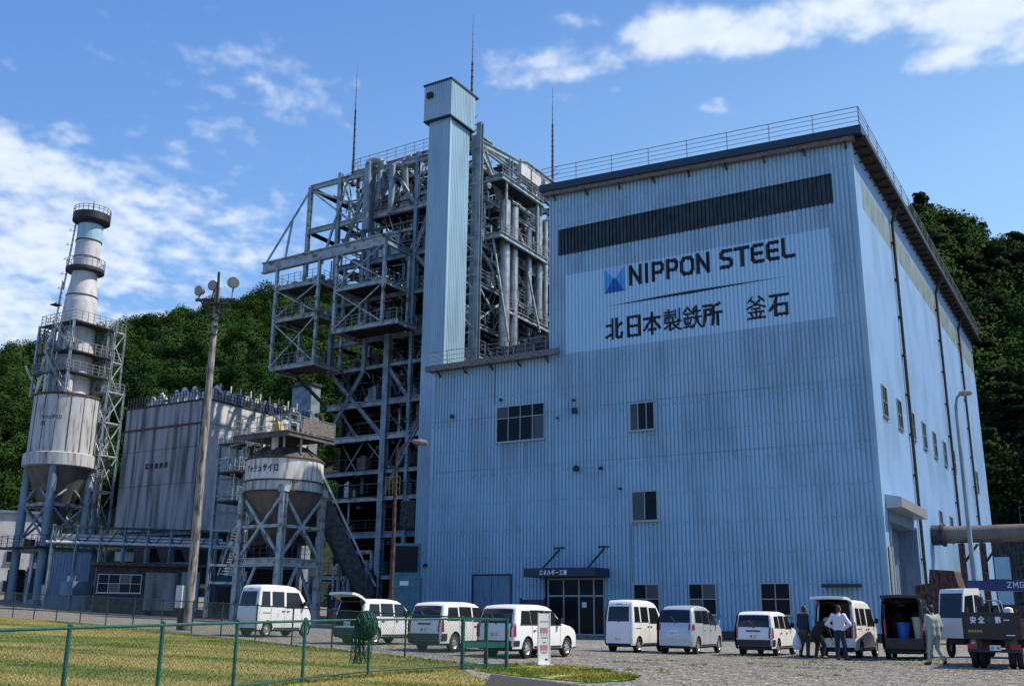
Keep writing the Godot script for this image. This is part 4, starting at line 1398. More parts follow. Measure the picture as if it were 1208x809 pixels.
	mb.box2(Vector3(-47.0, 13.0, -31.5), Vector3(-40.5, 36.0, -14.2))
	mb.box2(Vector3(-44.6, 36.02, -30.5), Vector3(-40.6, 42.8, -14.6))  # upper core added as dark backing against the open sky
	var cs := part("boiler_casing", mb, M.casing, b)
	for k in 19:
		mb = MB.new()
		var y := 13.8 + k * 1.5
		mb.box2(Vector3(-47.1 if y < 35.5 else -44.7, y, -14.6), Vector3(-40.4, y + 0.25, -13.85))
		mb.box2(Vector3(-40.5, y, -31.5), Vector3(-40.15, y + 0.25, -13.85))
		part("stiffener", mb, M.steel_dark, cs)
	mb = MB.new()
	for i in 4:
		var x := -47.0 + i * 1.6
		mb.prism(PackedVector2Array([Vector2(x, 13.0), Vector2(x + 1.55, 13.0), Vector2(x + 1.1, 9.0), Vector2(x + 1.0, 9.0)]), Vector3(0, 0, -24), Vector3.RIGHT, Vector3.UP, 8.0)
	part("ash_hopper", mb, M.hopper, cs)
	mb = MB.new()
	mb.box2(Vector3(-53.2, 0, -33.8), Vector3(-37.0, 12.6, -33.5))
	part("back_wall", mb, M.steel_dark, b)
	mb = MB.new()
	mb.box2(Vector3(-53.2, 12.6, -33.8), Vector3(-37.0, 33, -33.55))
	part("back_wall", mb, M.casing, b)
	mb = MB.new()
	mb.box2(Vector3(-53.4, 0, -33.5), Vector3(-53.2, 25.5, -12.0))  # added dark sheet so the lower frame looks shaded inside
	part("shade_screen", mb, M.steel_dark, b)
	# thick steam pipes with elbows at the top
	for q in [[-49.1, 38.4, 45.6, 0.42], [-46.0, 39.6, 44.6, 0.32], [-47.6, 41.5, 44.4, 0.2]]:
		mb = MB.new()
		mb.tube(Vector3(q[0], q[1], -9.2), Vector3(q[0], q[2], -9.2), q[3], q[3], 12)
		var p0 := Vector3(q[0], q[2], -9.2)
		var last := p0
		for k in range(1, 7):
			var a := PI * k / 6.0
			var nx := p0 + Vector3(q[3] * 1.3 * (1 - cos(a)), q[3] * 1.3 * sin(a), -0.15 * k)
			mb.tube(last, nx, q[3], q[3], 12)
			last = nx
		mb.tube(last, last + Vector3(0, -2.5, -0.3), q[3], q[3], 12)
		part("steam_pipe", mb, M.steel, b)
	# pipes running through the steelwork
	for i in 150:
		mb = MB.new()
		var y := r.randf_range(6.0, 44.0) if i < 80 else r.randf_range(33.0, 45.0)
		var rad := r.randf_range(0.07, 0.24)
		var x := r.randf_range(-53, -37)
		var z := r.randf_range(-13.5, -10.4)
		var l := r.randf_range(2.5, 7.0)
		var way := r.randi() % 3
		if way == 0:
			mb.pipe([Vector3(x, y, z), Vector3(minf(x + l, -36.8), y, z), Vector3(minf(x + l, -36.8), y - 1.6, z)], rad, 8)
		elif way == 1:
			var yt := maxf(minf(y + l * 0.8, 45.8), y + 0.3)
			mb.pipe([Vector3(x, y, z), Vector3(x, yt, z), Vector3(x + 0.9, yt, z)], rad, 8)
		else:
			mb.pipe([Vector3(x, y, z), Vector3(x, y, z - l)], rad, 8)
		part("pipe", mb, [M.lagging, M.steel_pale, M.steel_dark, M.steel, M.casing][r.randi() % 5], b)
	for i in 70:
		mb = MB.new()
		var y := r.randf_range(22.0, 44.0)
		var rad := r.randf_range(0.08, 0.3)
		var z := r.randf_range(-33, -12)
		var x := r.randf_range(-39.6, -36.9)
		var l := r.randf_range(2.0, 6.0)
		if i % 2:
			mb.pipe([Vector3(x, y, z), Vector3(x, minf(y + l, 45), z), Vector3(x - 1.0, minf(y + l, 45), z)], rad, 8)
		else:
			mb.pipe([Vector3(x, y, z), Vector3(x, y, maxf(z - l, -33.8)), Vector3(x, y - 1.5, maxf(z - l, -33.8))], rad, 8)
		part("pipe", mb, [M.lagging, M.lagging, M.steel_pale, M.stack_white, M.steel][r.randi() % 5], b)
	for i in 46:      # cable trays and small ducts slung under the floors
		mb = MB.new()
		var y: float = levels[r.randi_range(1, 11)] - r.randf_range(0.4, 1.1)
		var z := r.randf_range(-20.0, -10.5)
		if i % 2:
			mb.bar(Vector3(-53.2, y, z), Vector3(-36.8, y, z), 0.4, 0.12)
			for k in 7:
				mb.bar(Vector3(-52.5 + k * 2.5, y, z), Vector3(-52.5 + k * 2.5, y + 0.8, z), 0.05, 0.05)
		else:
			var x := r.randf_range(-52, -37.0)
			mb.bar(Vector3(x, y, -10.4), Vector3(x, y, -32.0), 0.45, 0.3)
		part("cable_tray", mb, [M.steel_dark, M.steel, M.casing][r.randi() % 3], b)
	for i in 120:      # slender bracing between the floors
		mb = MB.new()
		var k := r.randi_range(2, 10)
		var x := r.randf_range(-53, -38.5)
		var z := r.randf_range(-17.0, -10.2)
		var dx := r.randf_range(1.5, 3.4) * (1 if i % 2 else -1)
		mb.bar(Vector3(x, levels[k], z), Vector3(clampf(x + dx, -53.4, -36.6), levels[k + 1], z), 0.11, 0.11)
		part("slender_brace", mb, M.steel if i % 3 else M.steel_pale, b)
	for i in 250:      # small bore pipes and conduits in pale paint
		mb = MB.new()
		var y := r.randf_range(30.0, 45.5)
		var p := Vector3(r.randf_range(-55.0 if y > 36.0 else -52.0, -37.0), y, r.randf_range(-13.6, -9.9))
		if i % 3 == 0:
			p = Vector3(r.randf_range(-38.6, -36.3), r.randf_range(23.0, 45.0), r.randf_range(-27.0, -10.5))
		var q: Vector3 = p + [Vector3(0, r.randf_range(-4.0, -1.5), 0), Vector3(r.randf_range(1.5, 4.5), 0, 0), Vector3(0, r.randf_range(1.2, 3.5), -1.0), Vector3(0, -0.3, r.randf_range(-5.0, -2.0))][i % 4]
		q.x = minf(q.x, -36.3)
		var e: Vector3 = q + [Vector3(0, 0, -0.8), Vector3(0, -1.0, 0), Vector3(0.7, 0, 0), Vector3(0, 1.1, 0)][i % 4]
		mb.pipe([p, q, e], r.randf_range(0.05, 0.13), 6)
		part("conduit", mb, [M.steel_pale, M.lagging, M.stack_white, M.steel][i % 4], b)
	for i in 10:      # drums and headers at the top
		mb = MB.new()
		var z := -12.0 - i * 2.0
		mb.tube(Vector3(-49.5 + (i % 3), 42.4 + 0.4 * (i % 3), z), Vector3(-37.6, 42.4 + 0.4 * (i % 3), z), 0.34 + 0.12 * (i % 3), 0.34 + 0.12 * (i % 3), 12)
		part("header", mb, [M.casing, M.lagging, M.steel_dark][i % 3], b)
	# valves, motors and boxes standing on the floors
	for i in 190:
		mb = MB.new()
		var y: float = levels[r.randi() % 11 if i % 2 else r.randi_range(7, 10)] + 0.32
		var right := r.randf() < 0.45
		var p := Vector3(r.randf_range(-53, -37.2), y, r.randf_range(-13.4, -10.3))
		if right:
			y = levels[r.randi_range(6, 10)] + 0.32
			p = Vector3(r.randf_range(-39.8, -36.9), y, r.randf_range(-33, -11))
		var s := Vector3(r.randf_range(0.3, 1.2), r.randf_range(0.4, 1.7), r.randf_range(0.3, 1.1))
		if i % 3 == 0:
			mb.lathe([Vector2(0, 0), Vector2(s.x * 0.5, 0.0), Vector2(s.x * 0.5, s.y * 0.8), Vector2(s.x * 0.25, s.y), Vector2(0, s.y)], 10, p)
		else:
			mb.box(p + Vector3(0, s.y / 2, 0), s)
			mb.box(p + Vector3(0, s.y + 0.1, 0), Vector3(s.x * 0.5, 0.2, s.z * 0.5))
		part("machine", mb, [M.steel_pale, M.casing, M.lagging, M.steel_dark, M.steel_blue, M.stack_white, M.hopper][r.randi() % 7], b)
	# cantilevered platforms on the front: a box of three storeys and a taller one at the left
	for q in [[-49.75, -43.9, [27.2, 31.35, 35.35]], [-57.6, -52.0, [24.45, 29.35, 32.7]]]:
		var x0: float = q[0]
		var x1: float = q[1]
		for y in q[2]:
			mb = MB.new()
			var long: float = 1.7 if y == 27.2 else 0.0
			var hh := 0.5 if y < 35 else 0.02
			if y < 35:
				mb.ibeam(Vector3(x0 - 0.1, y, -6), Vector3(x1 + 0.1 + long, y, -6), 0.24, 0.42)
				mb.ibeam(Vector3(x1 + long, y, -6), Vector3(x1 + long, y, -10), 0.24, 0.42)
				mb.ibeam(Vector3(x0, y, -6), Vector3(x0, y, -10), 0.24, 0.42)
				part("platform_beam", mb, M.steel_pale, b)
				mb = MB.new()
				mb.box2(Vector3(x0, y + 0.22, -9.9), Vector3(x1 + long, y + 0.27, -5.95))
				part("grating", mb, M.grating, b)
				mb = MB.new()
				railing(mb, [Vector3(x0, y + 0.25, -9.8), Vector3(x0, y + 0.25, -5.95), Vector3(x1 + long, y + 0.25, -5.95), Vector3(x1 + long, y + 0.25, -9.8)], 1.05, 0.75, 3, 0.022)
				part("railing", mb, M.rail, b)
				for k in 7:
					mb = MB.new()
					var s := r.randf_range(0.25, 0.7)
					mb.box(Vector3(r.randf_range(x0 + 0.6, x1 - 0.6), y + 0.3 + s * 0.6, r.randf_range(-9, -7)), Vector3(s, s * 1.4, s))
					part("machine", mb, [M.steel_pale, M.casing, M.lagging][r.randi() % 3], b)
		var ytop := 35.2
		for x in [x0, x1]:
			for z in [-6.0, -9.8]:
				mb = MB.new()
				mb.ibeam(Vector3(x, q[2][0], z), Vector3(x, ytop, z), 0.28, 0.28)
				part("platform_post", mb, M.steel_pale, b)
		for k in 2:
			var ya: float = q[2][k]
			var yb: float = q[2][k + 1]
			mb = MB.new()
			mb.bar(Vector3(x0, ya + 0.2, -5.9), Vector3(x1, yb - 0.2, -5.9), 0.11, 0.11)
			mb.bar(Vector3(x0, yb - 0.2, -5.8), Vector3(x1, ya + 0.2, -5.8), 0.11, 0.11)
			part("brace", mb, M.steel_pale, b)
	for q in [[-52.0, 24.5, -49.3, 20.6], [-57.6, 24.4, -53.5, 20.9]]:
		mb = MB.new()
		mb.ibeam(Vector3(q[0], q[1], -9.9), Vector3(q[2], q[3], -10.0), 0.25, 0.3)
		part("brace", mb, M.steel_dark, b)
	# long crane beam with its hanger at the far left
	mb = MB.new()
	mb.ibeam(Vector3(-59.7, 35.25, -6), Vector3(-43.9, 35.45, -6), 0.5, 1.15)
	part("crane_beam", mb, M.steel_pale, b)
	mb = MB.new()
	mb.ibeam(Vector3(-43.9, 35.4, -6), Vector3(-43.9, 35.3, -10), 0.3, 0.7)
	part("crane_beam", mb, M.steel, b)
	mb = MB.new()
	mb.ibeam(Vector3(-57.6, 35.2, -10), Vector3(-57.6, 45.3, -10), 0.4, 0.4)
	part("column", mb, M.steel_pale, b)
	for q in [[Vector3(-57.6, 45.1, -10), Vector3(-59.5, 35.7, -6.1)], [Vector3(-58.4, 41.2, -8.4), Vector3(-56.8, 35.9, -6.1)], [Vector3(-57.6, 45.0, -10), Vector3(-52.0, 40.4, -10)], [Vector3(-57.6, 45.0, -10), Vector3(-49.5, 42.0, -16)], [Vector3(-52.5, 45.0, -10), Vector3(-55.0, 36.0, -9.5)]]:
		mb = MB.new()
		mb.bar(q[0], q[1], 0.2, 0.2)
		part("brace", mb, M.steel_pale, b)
	for z in [-16.0, -22.0]:
		mb = MB.new()
		mb.ibeam(Vector3(-57.6, 45.2, z), Vector3(-57.6, 45.2, -10), 0.25, 0.4)
		mb.ibeam(Vector3(-57.6, 40.2, z), Vector3(-57.6, 40.2, -10), 0.25, 0.4)
		part("beam", mb, M.steel, b)
	# roof walkway with handrail
	mb = MB.new()
	mb.ibeam(Vector3(-55.6, 47.9, -14), Vector3(-38.5, 48.2, -14), 0.3, 0.5)
	mb.ibeam(Vector3(-55.6, 47.9, -16), Vector3(-38.5, 48.2, -16), 0.3, 0.5)
	mb.box2(Vector3(-55.6, 48.25, -16), Vector3(-38.5, 48.32, -14))
	for x in [-54.5, -49.1, -43.45]:
		mb.bar(Vector3(x, 45.2, -14), Vector3(x, 48.0, -14), 0.25, 0.25)
	part("walkway", mb, M.steel_pale, b)
	mb = MB.new()
	railing(mb, [Vector3(-55.6, 48.3, -16), Vector3(-55.6, 48.3, -14), Vector3(-38.5, 48.5, -14)], 1.3, 1.2, 3, 0.03)
	part("railing", mb, M.rail, b)
	# heavy roof trusses on the right side, stepping up to the back
	for q in [[Vector3(-36.5, 45.5, -10), Vector3(-36.5, 46.4, -18)], [Vector3(-36.5, 46.9, -19.5), Vector3(-36.5, 46.9, -34)], [Vector3(-36.5, 46.4, -18), Vector3(-36.5, 46.9, -19.5)], [Vector3(-39.5, 46.8, -18.5), Vector3(-36.5, 46.8, -18.5)], [Vector3(-36.5, 45.3, -11), Vector3(-36.5, 41.0, -14.5)], [Vector3(-36.5, 44.9, -19), Vector3(-36.5, 44.2, -27)], [Vector3(-46, 46.6, -22), Vector3(-36.5, 46.6, -22)], [Vector3(-46, 46.6, -28), Vector3(-36.5, 46.6, -28)]]:
		mb = MB.new()
		mb.ibeam(q[0], q[1], 0.35, 0.6)
		part("roof_truss", mb, M.steel_pale, b)
	for q in [[-18.2, 1.0], [-20.4, 1.2], [-23.2, 1.3]]:
		mb = MB.new()
		mb.box(Vector3(-36.2, 45.4, q[0]), Vector3(0.8, 1.2, 1.9))
		part("duct", mb, M.stack_white, b)
	for i in 6:
		mb = MB.new()
		mb.pipe([Vector3(-37.4 - i * 0.5, 43.4, -10.5 - i * 0.4), Vector3(-37.2 - i * 0.5, 44.6 + 0.1 * i, -17.5), Vector3(-37.2 - i * 0.5, 43, -22)], 0.3, 10)
		part("steam_pipe", mb, [M.lagging, M.casing, M.brown][i % 3], b)
	# side platforms
	for q in [[42.0, -11.6, -19.5, -34.5], [36.1, -11.6, -20.5, -34.6], [29.3, -14.0, -24.0, -35.2]]:
		mb = MB.new()
		mb.ibeam(Vector3(q[3], q[0], q[1]), Vector3(q[3], q[0], q[2]), 0.3, 0.55)
		mb.ibeam(Vector3(-36.5, q[0], q[1]), Vector3(q[3], q[0], q[1]), 0.3, 0.55)
		mb.ibeam(Vector3(-36.5, q[0], q[2]), Vector3(q[3], q[0], q[2]), 0.3, 0.55)
		part("platform_beam", mb, M.steel_pale, b)
		mb = MB.new()
		mb.box2(Vector3(-36.4, q[0] + 0.02, q[2]), Vector3(q[3] - 0.1, q[0] + 0.07, q[1]))
		part("grating", mb, M.steel_dark, b)
		mb = MB.new()
		railing(mb, [Vector3(q[3], q[0] + 0.28, q[1]), Vector3(q[3], q[0] + 0.28, q[2])], 1.05, 1.2, 3, 0.025)
		part("railing", mb, M.rail, b)
	for q in [[Vector3(-34.6, 41.9, -12.5), Vector3(-34.6, 36.3, -12.5)], [Vector3(-34.6, 41.9, -18.5), Vector3(-34.6, 36.3, -18.5)], [Vector3(-35.6, 35.9, -11.8), Vector3(-34.6, 26.0, -13.2)], [Vector3(-34.8, 34.0, -17), Vector3(-34.8, 28.4, -19.4)]]:
		mb = MB.new()
		mb.bar(q[0], q[1], 0.17, 0.17)
		part("hanger", mb, M.steel_pale, b)
	for q in [[-13.6, 25.6, 40.3, 0.52], [-15.3, 25.8, 40.2, 0.42], [-18.2, 30.0, 39.0, 0.3], [-20.2, 30, 41, 0.36], [-21.6, 29.5, 41, 0.25]]:
		mb = MB.new()
		mb.tube(Vector3(-35.4, q[1], q[0]), Vector3(-35.4, q[2], q[0]), q[3], q[3], 14)
		for k in int((q[2] - q[1] - 1.2) / 1.6):
			mb.tube(Vector3(-35.4, q[1] + 1.0 + k * 1.6, q[0]), Vector3(-35.4, q[1] + 1.06 + k * 1.6, q[0]), q[3] + 0.02, q[3] + 0.02, 14)
		part("downcomer_pipe", mb, M.lagging, b)
	# machines standing at the foot of the frame
	for i in 10:
		var c := Vector3(-53.0 + i * 1.7, 0, r.randf_range(-9.6, -6.5))
		var h := r.randf_range(2.0, 5.0)
		mb = MB.new()
		if i % 3 == 2:
			mb.lathe([Vector2(0, 0), Vector2(0.7, 0), Vector2(0.7, h), Vector2(0.4, h + 0.4), Vector2(0, h + 0.4)], 14, c)
		else:
			mb.box(c + Vector3(0, h / 2, 0), Vector3(1.3, h, 1.2))
			mb.box(c + Vector3(0.2, h + 0.25, 0), Vector3(0.6, 0.5, 0.7))
		var hs := part("machine", mb, [M.steel_dark, M.casing, M.steel_dark, M.brown, M.steel_blue][i % 5], b)
		mb = MB.new()
		mb.pipe([c + Vector3(0.5, h * 0.7, 0.65), c + Vector3(0.5, h * 0.7, 1.0), c + Vector3(0.5, h + 1.4, 1.0)], 0.12, 8)
		part("pipe", mb, M.steel_pale, hs)
	# lower front: cabinets and a yellow guard
	mb = MB.new()
	mb.box2(Vector3(-43.2, 8.7, -9.6), Vector3(-41.6, 11.2, -9.0))
	part("cabinet", mb, M.steel_dark, b)
	mb = MB.new()
	railing(mb, [Vector3(-45.2, 11.9, -9.3), Vector3(-43.6, 11.9, -9.3)], 1.6, 0.4, 3, 0.04)
	part("guard", mb, M.yellow, b)
	# rods with fine tips: lightning conductors on the top
	for q in [[Vector3(-53.6, 45.4, -12), Vector3(-53.9, 60.0, -12), "tall lightning rod at the left end of the boiler frame"], [Vector3(-37.2, 45.6, -10), Vector3(-37.25, 59.6, -10), "tall lightning rod right behind the blue shaft's head"], [Vector3(-36.5, 46.6, -25.1), Vector3(-36.5, 58.7, -25.1), "tall lightning rod at the right end of the boiler frame, beside the factory roof"]]:
		var o := thing("lightning_rod", q[2], "lightning rod", q[0], 0.0, "lightning rods on the boiler frame")
		var d: Vector3 = q[1] - q[0]
		mb = MB.new()
		mb.tube(Vector3.ZERO, d * 0.62, 0.14, 0.09, 7)
		for k in 12:
			mb.box(d * (0.05 + k * 0.05), Vector3(0.34, 0.05, 0.06))
		mb.box(Vector3(0, 0.15, 0), Vector3(0.6, 0.3, 0.6))
		part("mast", mb, M.steel_dark, o)
		mb = MB.new()
		mb.tube(d * 0.6, d, 0.05, 0.015, 6)
		for k in 5:
			mb.box(d * (0.66 + k * 0.06), Vector3(0.16, 0.03, 0.03))
		part("tip", mb, M.steel_dark, o)
		mb = MB.new()
		mb.bar(d * 0.1 + Vector3(-0.9, 0, 0), d * 0.12 + Vector3(0.9, 0, 0), 0.05, 0.05)
		mb.bar(d * 0.15 + Vector3(0, 0, 0), d * 0.19 + Vector3(0.8, 0, 0), 0.04, 0.04)
		part("aerial", mb, M.rail, o)

# ---------------------------------------------------------------- chimney on its ash bin, at the left
func ring_rail(mb: MB, r: float, y: float, h: float, n: int, a0 := 0.0, a1 := TAU) -> void:
	for i in n:
		var t0 := lerpf(a0, a1, float(i) / n)
		var t1 := lerpf(a0, a1, float(i + 1) / n)
		var p := Vector3(cos(t0) * r, y, sin(t0) * r)
		var q := Vector3(cos(t1) * r, y, sin(t1) * r)
		mb.bar(p, p + Vector3.UP * h, 0.05, 0.05)
		for k in [1.0, 0.55]:
			mb.bar(p + Vector3.UP * h * k, q + Vector3.UP * h * k, 0.045, 0.045)

func stair(mb: MB, a: Vector3, c: Vector3, w: float) -> void:
	var side := (c - a).cross(Vector3.UP).normalized() * w * 0.5
	for s in [-1, 1]:
		mb.bar(a + side * s, c + side * s, 0.06, 0.22)
		mb.bar(a + side * s + Vector3.UP, c + side * s + Vector3.UP, 0.045, 0.045)
		for k in 4:
			var p: Vector3 = a.lerp(c, (k + 0.5) / 4.0) + side * s
			mb.bar(p, p + Vector3.UP, 0.04, 0.04)
	var n := int(absf(c.y - a.y) / 0.22)
	for k in n:
		var p := a.lerp(c, (k + 0.5) / n)
		mb.box(p, Vector3(absf(side.x) * 2 + 0.2, 0.04, absf(side.z) * 2 + 0.2))

func build_chimney() -> void:
	var bx := -84.75
	var bz := -3.2
	var gy0 := gy(bx, bz)
	var o := thing("chimney", "white steel chimney with pale blue top rising from a pale ash bin on legs", "chimney", Vector3(bx, 0, bz))
	var mb := MB.new()
	mb.lathe([Vector2(2.05, 23.6), Vector2(1.98, 28.0), Vector2(1.88, 31.9), Vector2(1.72, 34.6), Vector2(1.62, 35.3), Vector2(1.36, 37.3), Vector2(1.36, 41.9)], 36)
	var st := part("flue", mb, M.stack_white, o)
	mb = MB.new()
	for q in [[31.6, 1.9], [35.3, 1.64], [39.9, 1.38], [41.9, 1.38], [43.9, 1.38]]:
		mb.lathe([Vector2(q[1] - 0.02, q[0] - 0.07), Vector2(q[1] + 0.05, q[0] - 0.06), Vector2(q[1] + 0.05, q[0] + 0.06), Vector2(q[1] - 0.02, q[0] + 0.07)], 36)
	part("flange", mb, M.steel_dark, st)
	mb = MB.new()
	mb.lathe([Vector2(1.36, 41.9), Vector2(1.36, 45.0), Vector2(1.2, 45.0), Vector2(1.2, 42.0)], 36)
	part("flue_top", mb, M.stack_blue, o)
	mb = MB.new()
	mb.lathe([Vector2(1.37, 44.0), Vector2(1.6, 44.1), Vector2(2.03, 44.3), Vector2(2.03, 45.15), Vector2(1.37, 45.15)], 36)
	var rp := part("rim_platform", mb, M.black, o)
	mb = MB.new()
	ring_rail(mb, 2.0, 45.15, 0.7, 22)
	mb.bar(Vector3(-0.3, 45, -0.2), Vector3(-0.3, 47.1, -0.2), 0.05, 0.05)
	part("railing", mb, M.steel_dark, rp)
	mb = MB.new()
	mb.lathe([Vector2(1.37, 38.1), Vector2(2.05, 38.25), Vector2(2.05, 38.6), Vector2(1.37, 38.6)], 36)
	rp = part("ring_platform", mb, M.steel_dark, o)
	mb = MB.new()
	ring_rail(mb, 2.03, 38.6, 1.05, 22)
	part("railing", mb, M.rail, rp)
	# caged ladder up the left side
	mb = MB.new()
	for s in [-0.22, 0.22]:
		mb.bar(Vector3(-1.25 + s * 0.8, 36, 1.55 + s * 0.8), Vector3(-1.05 + s * 0.8, 45, 1.15 + s * 0.8), 0.06, 0.06)
		mb.bar(Vector3(-1.6 + s * 0.8, 27, 1.9 + s * 0.8), Vector3(-1.35 + s * 0.8, 37, 1.65 + s * 0.8), 0.06, 0.06)
	for k in 30:
		var y := 27.5 + k * 0.58
		var t := clampf((y - 27.0) / 18.0, 0, 1)
		var p := Vector3(lerpf(-1.6, -1.05, t), y, lerpf(1.9, 1.15, t))
		mb.bar(p + Vector3(-0.2, 0, -0.2), p + Vector3(0.2, 0, 0.2), 0.04, 0.04)
		if k % 3 == 0:
			mb.bar(p + Vector3(-0.2, 0, -0.2), p + Vector3(-0.55, 0, 0.3), 0.04, 0.04)
			mb.bar(p + Vector3(-0.55, 0, 0.3), p + Vector3(0.2, 0, 0.5), 0.04, 0.04)
	mb.box(Vector3(-1.75, 34.2, 1.85), Vector3(0.9, 0.1, 0.9))
	part("ladder", mb, M.steel_dark, o)
	# round bin, band, hopper
	mb = MB.new()
	mb.lathe([Vector2(0.3, 24.1), Vector2(3.4, 23.75), Vector2(3.46, 23.7)].duplicate(), 32)
	mb.lathe([Vector2(3.45, 17.4), Vector2(3.45, 23.7)], 32)
	mb.lathe([Vector2(3.45, 23.7), Vector2(0.3, 24.0)], 32)
	var bin := part("ash_bin", mb, M.bin_pale, o)
	mb = MB.new()
	for i in 16:
		var a := TAU * (i + 0.3) / 16
		mb.bar(Vector3(cos(a) * 3.46, 17.5, sin(a) * 3.46), Vector3(cos(a) * 3.46, 23.6, sin(a) * 3.46), 0.05, 0.05)
	mb.lathe([Vector2(3.44, 23.55), Vector2(3.54, 23.55), Vector2(3.54, 23.78), Vector2(3.4, 23.8)], 32)
	part("seam", mb, M.brown, bin)
	mb = MB.new()
	mb.lathe([Vector2(3.2, 16.0), Vector2(3.75, 16.1), Vector2(3.75, 17.35), Vector2(3.4, 17.5)], 32)
	part("ring_beam", mb, M.bin_pale, o)
	mb = MB.new()
	mb.lathe([Vector2(0.5, 9.2), Vector2(3.35, 16.1)], 24)
	mb.tube(Vector3(0, 6.0, 0), Vector3(0, 9.3, 0), 0.5, 0.5, 12)
	part("hopper", mb, M.hopper, o)
	mb = MB.new()
	var ux := Vector3(0.57, 0, -0.82)
	var out := Vector3(0.82, 0, 0.57)
	var wrap := func(q: Vector2, _mid: float) -> Vector3:
		var a := q.x / 3.45
		return (out * cos(a) + ux * sin(a)) * 3.475 + Vector3.UP * q.y
	var cuts := []
	for i in 60:
		cuts.append(-3.0 + i * 0.1)
	for q in [["アッシュサイロ", 20.9, -2.75, 0.34], ["06", 20.2, -2.6, 0.3]]:
		var x: float = q[2]
		for ch in q[0]:
			for p in strokes(ch, Vector2(x, q[1]), Vector2(q[3] * 0.8, 0.42), 0.06):
				paint(mb, p, cuts, wrap)
			x += q[3]
	part("lettering", mb, M.ink, bin)
	# legs, braces, low platform
	var a := 2.2
	var legs := [Vector3(a, 0, a), Vector3(-a, 0, a), Vector3(-a, 0, -a), Vector3(a, 0, -a)]
	for p in legs:
		mb = MB.new()
		mb.tube(p + Vector3.UP * (gy0 - 0.5), p + Vector3.UP * 16.2, 0.46, 0.43, 16)
		mb.box(p + Vector3.UP * (gy0 + 0.15), Vector3(1.4, 0.5, 1.4))
		part("leg", mb, M.steel_blue if p.z > 0 else M.steel, o)
	for i in 4:
		var p: Vector3 = legs[i]
		var q: Vector3 = legs[(i + 1) % 4]
		for y in [[8.3, 12.2], [12.2, 16.0]]:
			mb = MB.new()
			mb.tube(p + Vector3.UP * y[0], q + Vector3.UP * y[1], 0.13, 0.13, 7)
			mb.tube(q + Vector3.UP * y[0], p + Vector3.UP * y[1], 0.13, 0.13, 7)
			part("brace", mb, M.steel, o)
		mb = MB.new()
		mb.ibeam(p + Vector3.UP * 12.1, q + Vector3.UP * 12.1, 0.25, 0.35)
		mb.ibeam(p + Vector3.UP * 7.4, q + Vector3.UP * 7.4, 0.3, 0.45)
		part("beam", mb, M.steel_pale, o)
	mb = MB.new()
	mb.box2(Vector3(-4.4, 7.5, -3.8), Vector3(3.6, 7.65, 3.9))
	part("platform", mb, M.steel_dark, o)
	mb = MB.new()
	railing(mb, [Vector3(-4.4, 7.65, -3.8), Vector3(-4.4, 7.65, 3.9), Vector3(3.6, 7.65, 3.9), Vector3(3.6, 7.65, -3.8)], 1.1, 1.0, 3, 0.03)
	part("railing", mb, M.steel_dark, o)
	# service platforms stacked round the foot of the flue
	var r := RandomNumberGenerator.new()
	r.seed = 5
	for q in [[26.0, 2.9], [28.3, 2.8], [31.6, 2.5]]:
		mb = MB.new()
		mb.box2(Vector3(-2.9, q[0], -2.7), Vector3(3.1, q[0] + 0.14, q[1]))
		part("platform", mb, M.steel_dark, o)
		mb = MB.new()
		railing(mb, [Vector3(-2.9, q[0] + 0.14, -2.7), Vector3(-2.9, q[0] + 0.14, q[1]), Vector3(3.1, q[0] + 0.14, q[1]), Vector3(3.1, q[0] + 0.14, -2.7)], 1.1, 0.75, 3, 0.03)
		part("railing", mb, M.rail, o)
	for p in [Vector3(-2.8, 0, 2.7), Vector3(3.0, 0, 2.6), Vector3(3.0, 0, -2.6), Vector3(-2.8, 0, -2.6), Vector3(0.2, 0, 2.75)]:
		mb = MB.new()
		mb.ibeam(p + Vector3.UP * 23.7, p + Vector3.UP * 31.7, 0.22, 0.22)
		part("post", mb, M.steel_pale, o)
	mb = MB.new()
	stair(mb, Vector3(0.2, 31.7, 2.9), Vector3(3.0, 28.4, 2.2), 0.8)
	part("stair", mb, M.steel_pale, o)
	mb = MB.new()
	stair(mb, Vector3(-0.2, 28.4, 3.1), Vector3(2.8, 24.2, 2.7), 0.8)
	part("stair", mb, M.steel_pale, o)
	for q in [[[Vector3(-2.3, 24, 2.4), Vector3(-1.9, 29.5, 2.2), Vector3(-1.2, 31.2, 2.1), Vector3(0, 31.3, 2.2)], 0.16], [[Vector3(-0.6, 24, 2.6), Vector3(-0.6, 28, 2.6)], 0.2], [[Vector3(-2.9, 23.8, 1.5), Vector3(-4.6, 27.4, 2.6)], 0.12], [[Vector3(-2.2, 24, 2.5), Vector3(-1.2, 26.2, 2.6), Vector3(-0.2, 25.6, 2.6)], 0.14]]:
		mb = MB.new()
		mb.pipe(q[0], q[1], 8)
		part("pipe", mb, M.white_paint, o)
	mb = MB.new()
	mb.lathe([Vector2(0, 28.4), Vector2(0.55, 28.4), Vector2(0.55, 30.0), Vector2(0.3, 30.5), Vector2(0, 30.6)], 12, Vector3(1.6, 0, 2.0))
	mb.lathe([Vector2(0, 24.0), Vector2(0.5, 24.0), Vector2(0.5, 25.8), Vector2(0, 26)], 12, Vector3(2.1, 0, 1.8))
	part("filter_pot", mb, M.stack_white, o)
	for i in 16:
		mb = MB.new()
		var y: float = [23.9, 26.15, 28.45, 7.65, 7.65][r.randi() % 5]
		var s := r.randf_range(0.3, 0.9)
		mb.box(Vector3(r.randf_range(-2.3, 2.6), y + s * 0.6, r.randf_range(1.7, 2.5)), Vector3(s, s * 1.2, s * 0.7))
		part("machine", mb, [M.steel_pale, M.hopper, M.white_paint, M.brown][r.randi() % 4], o)
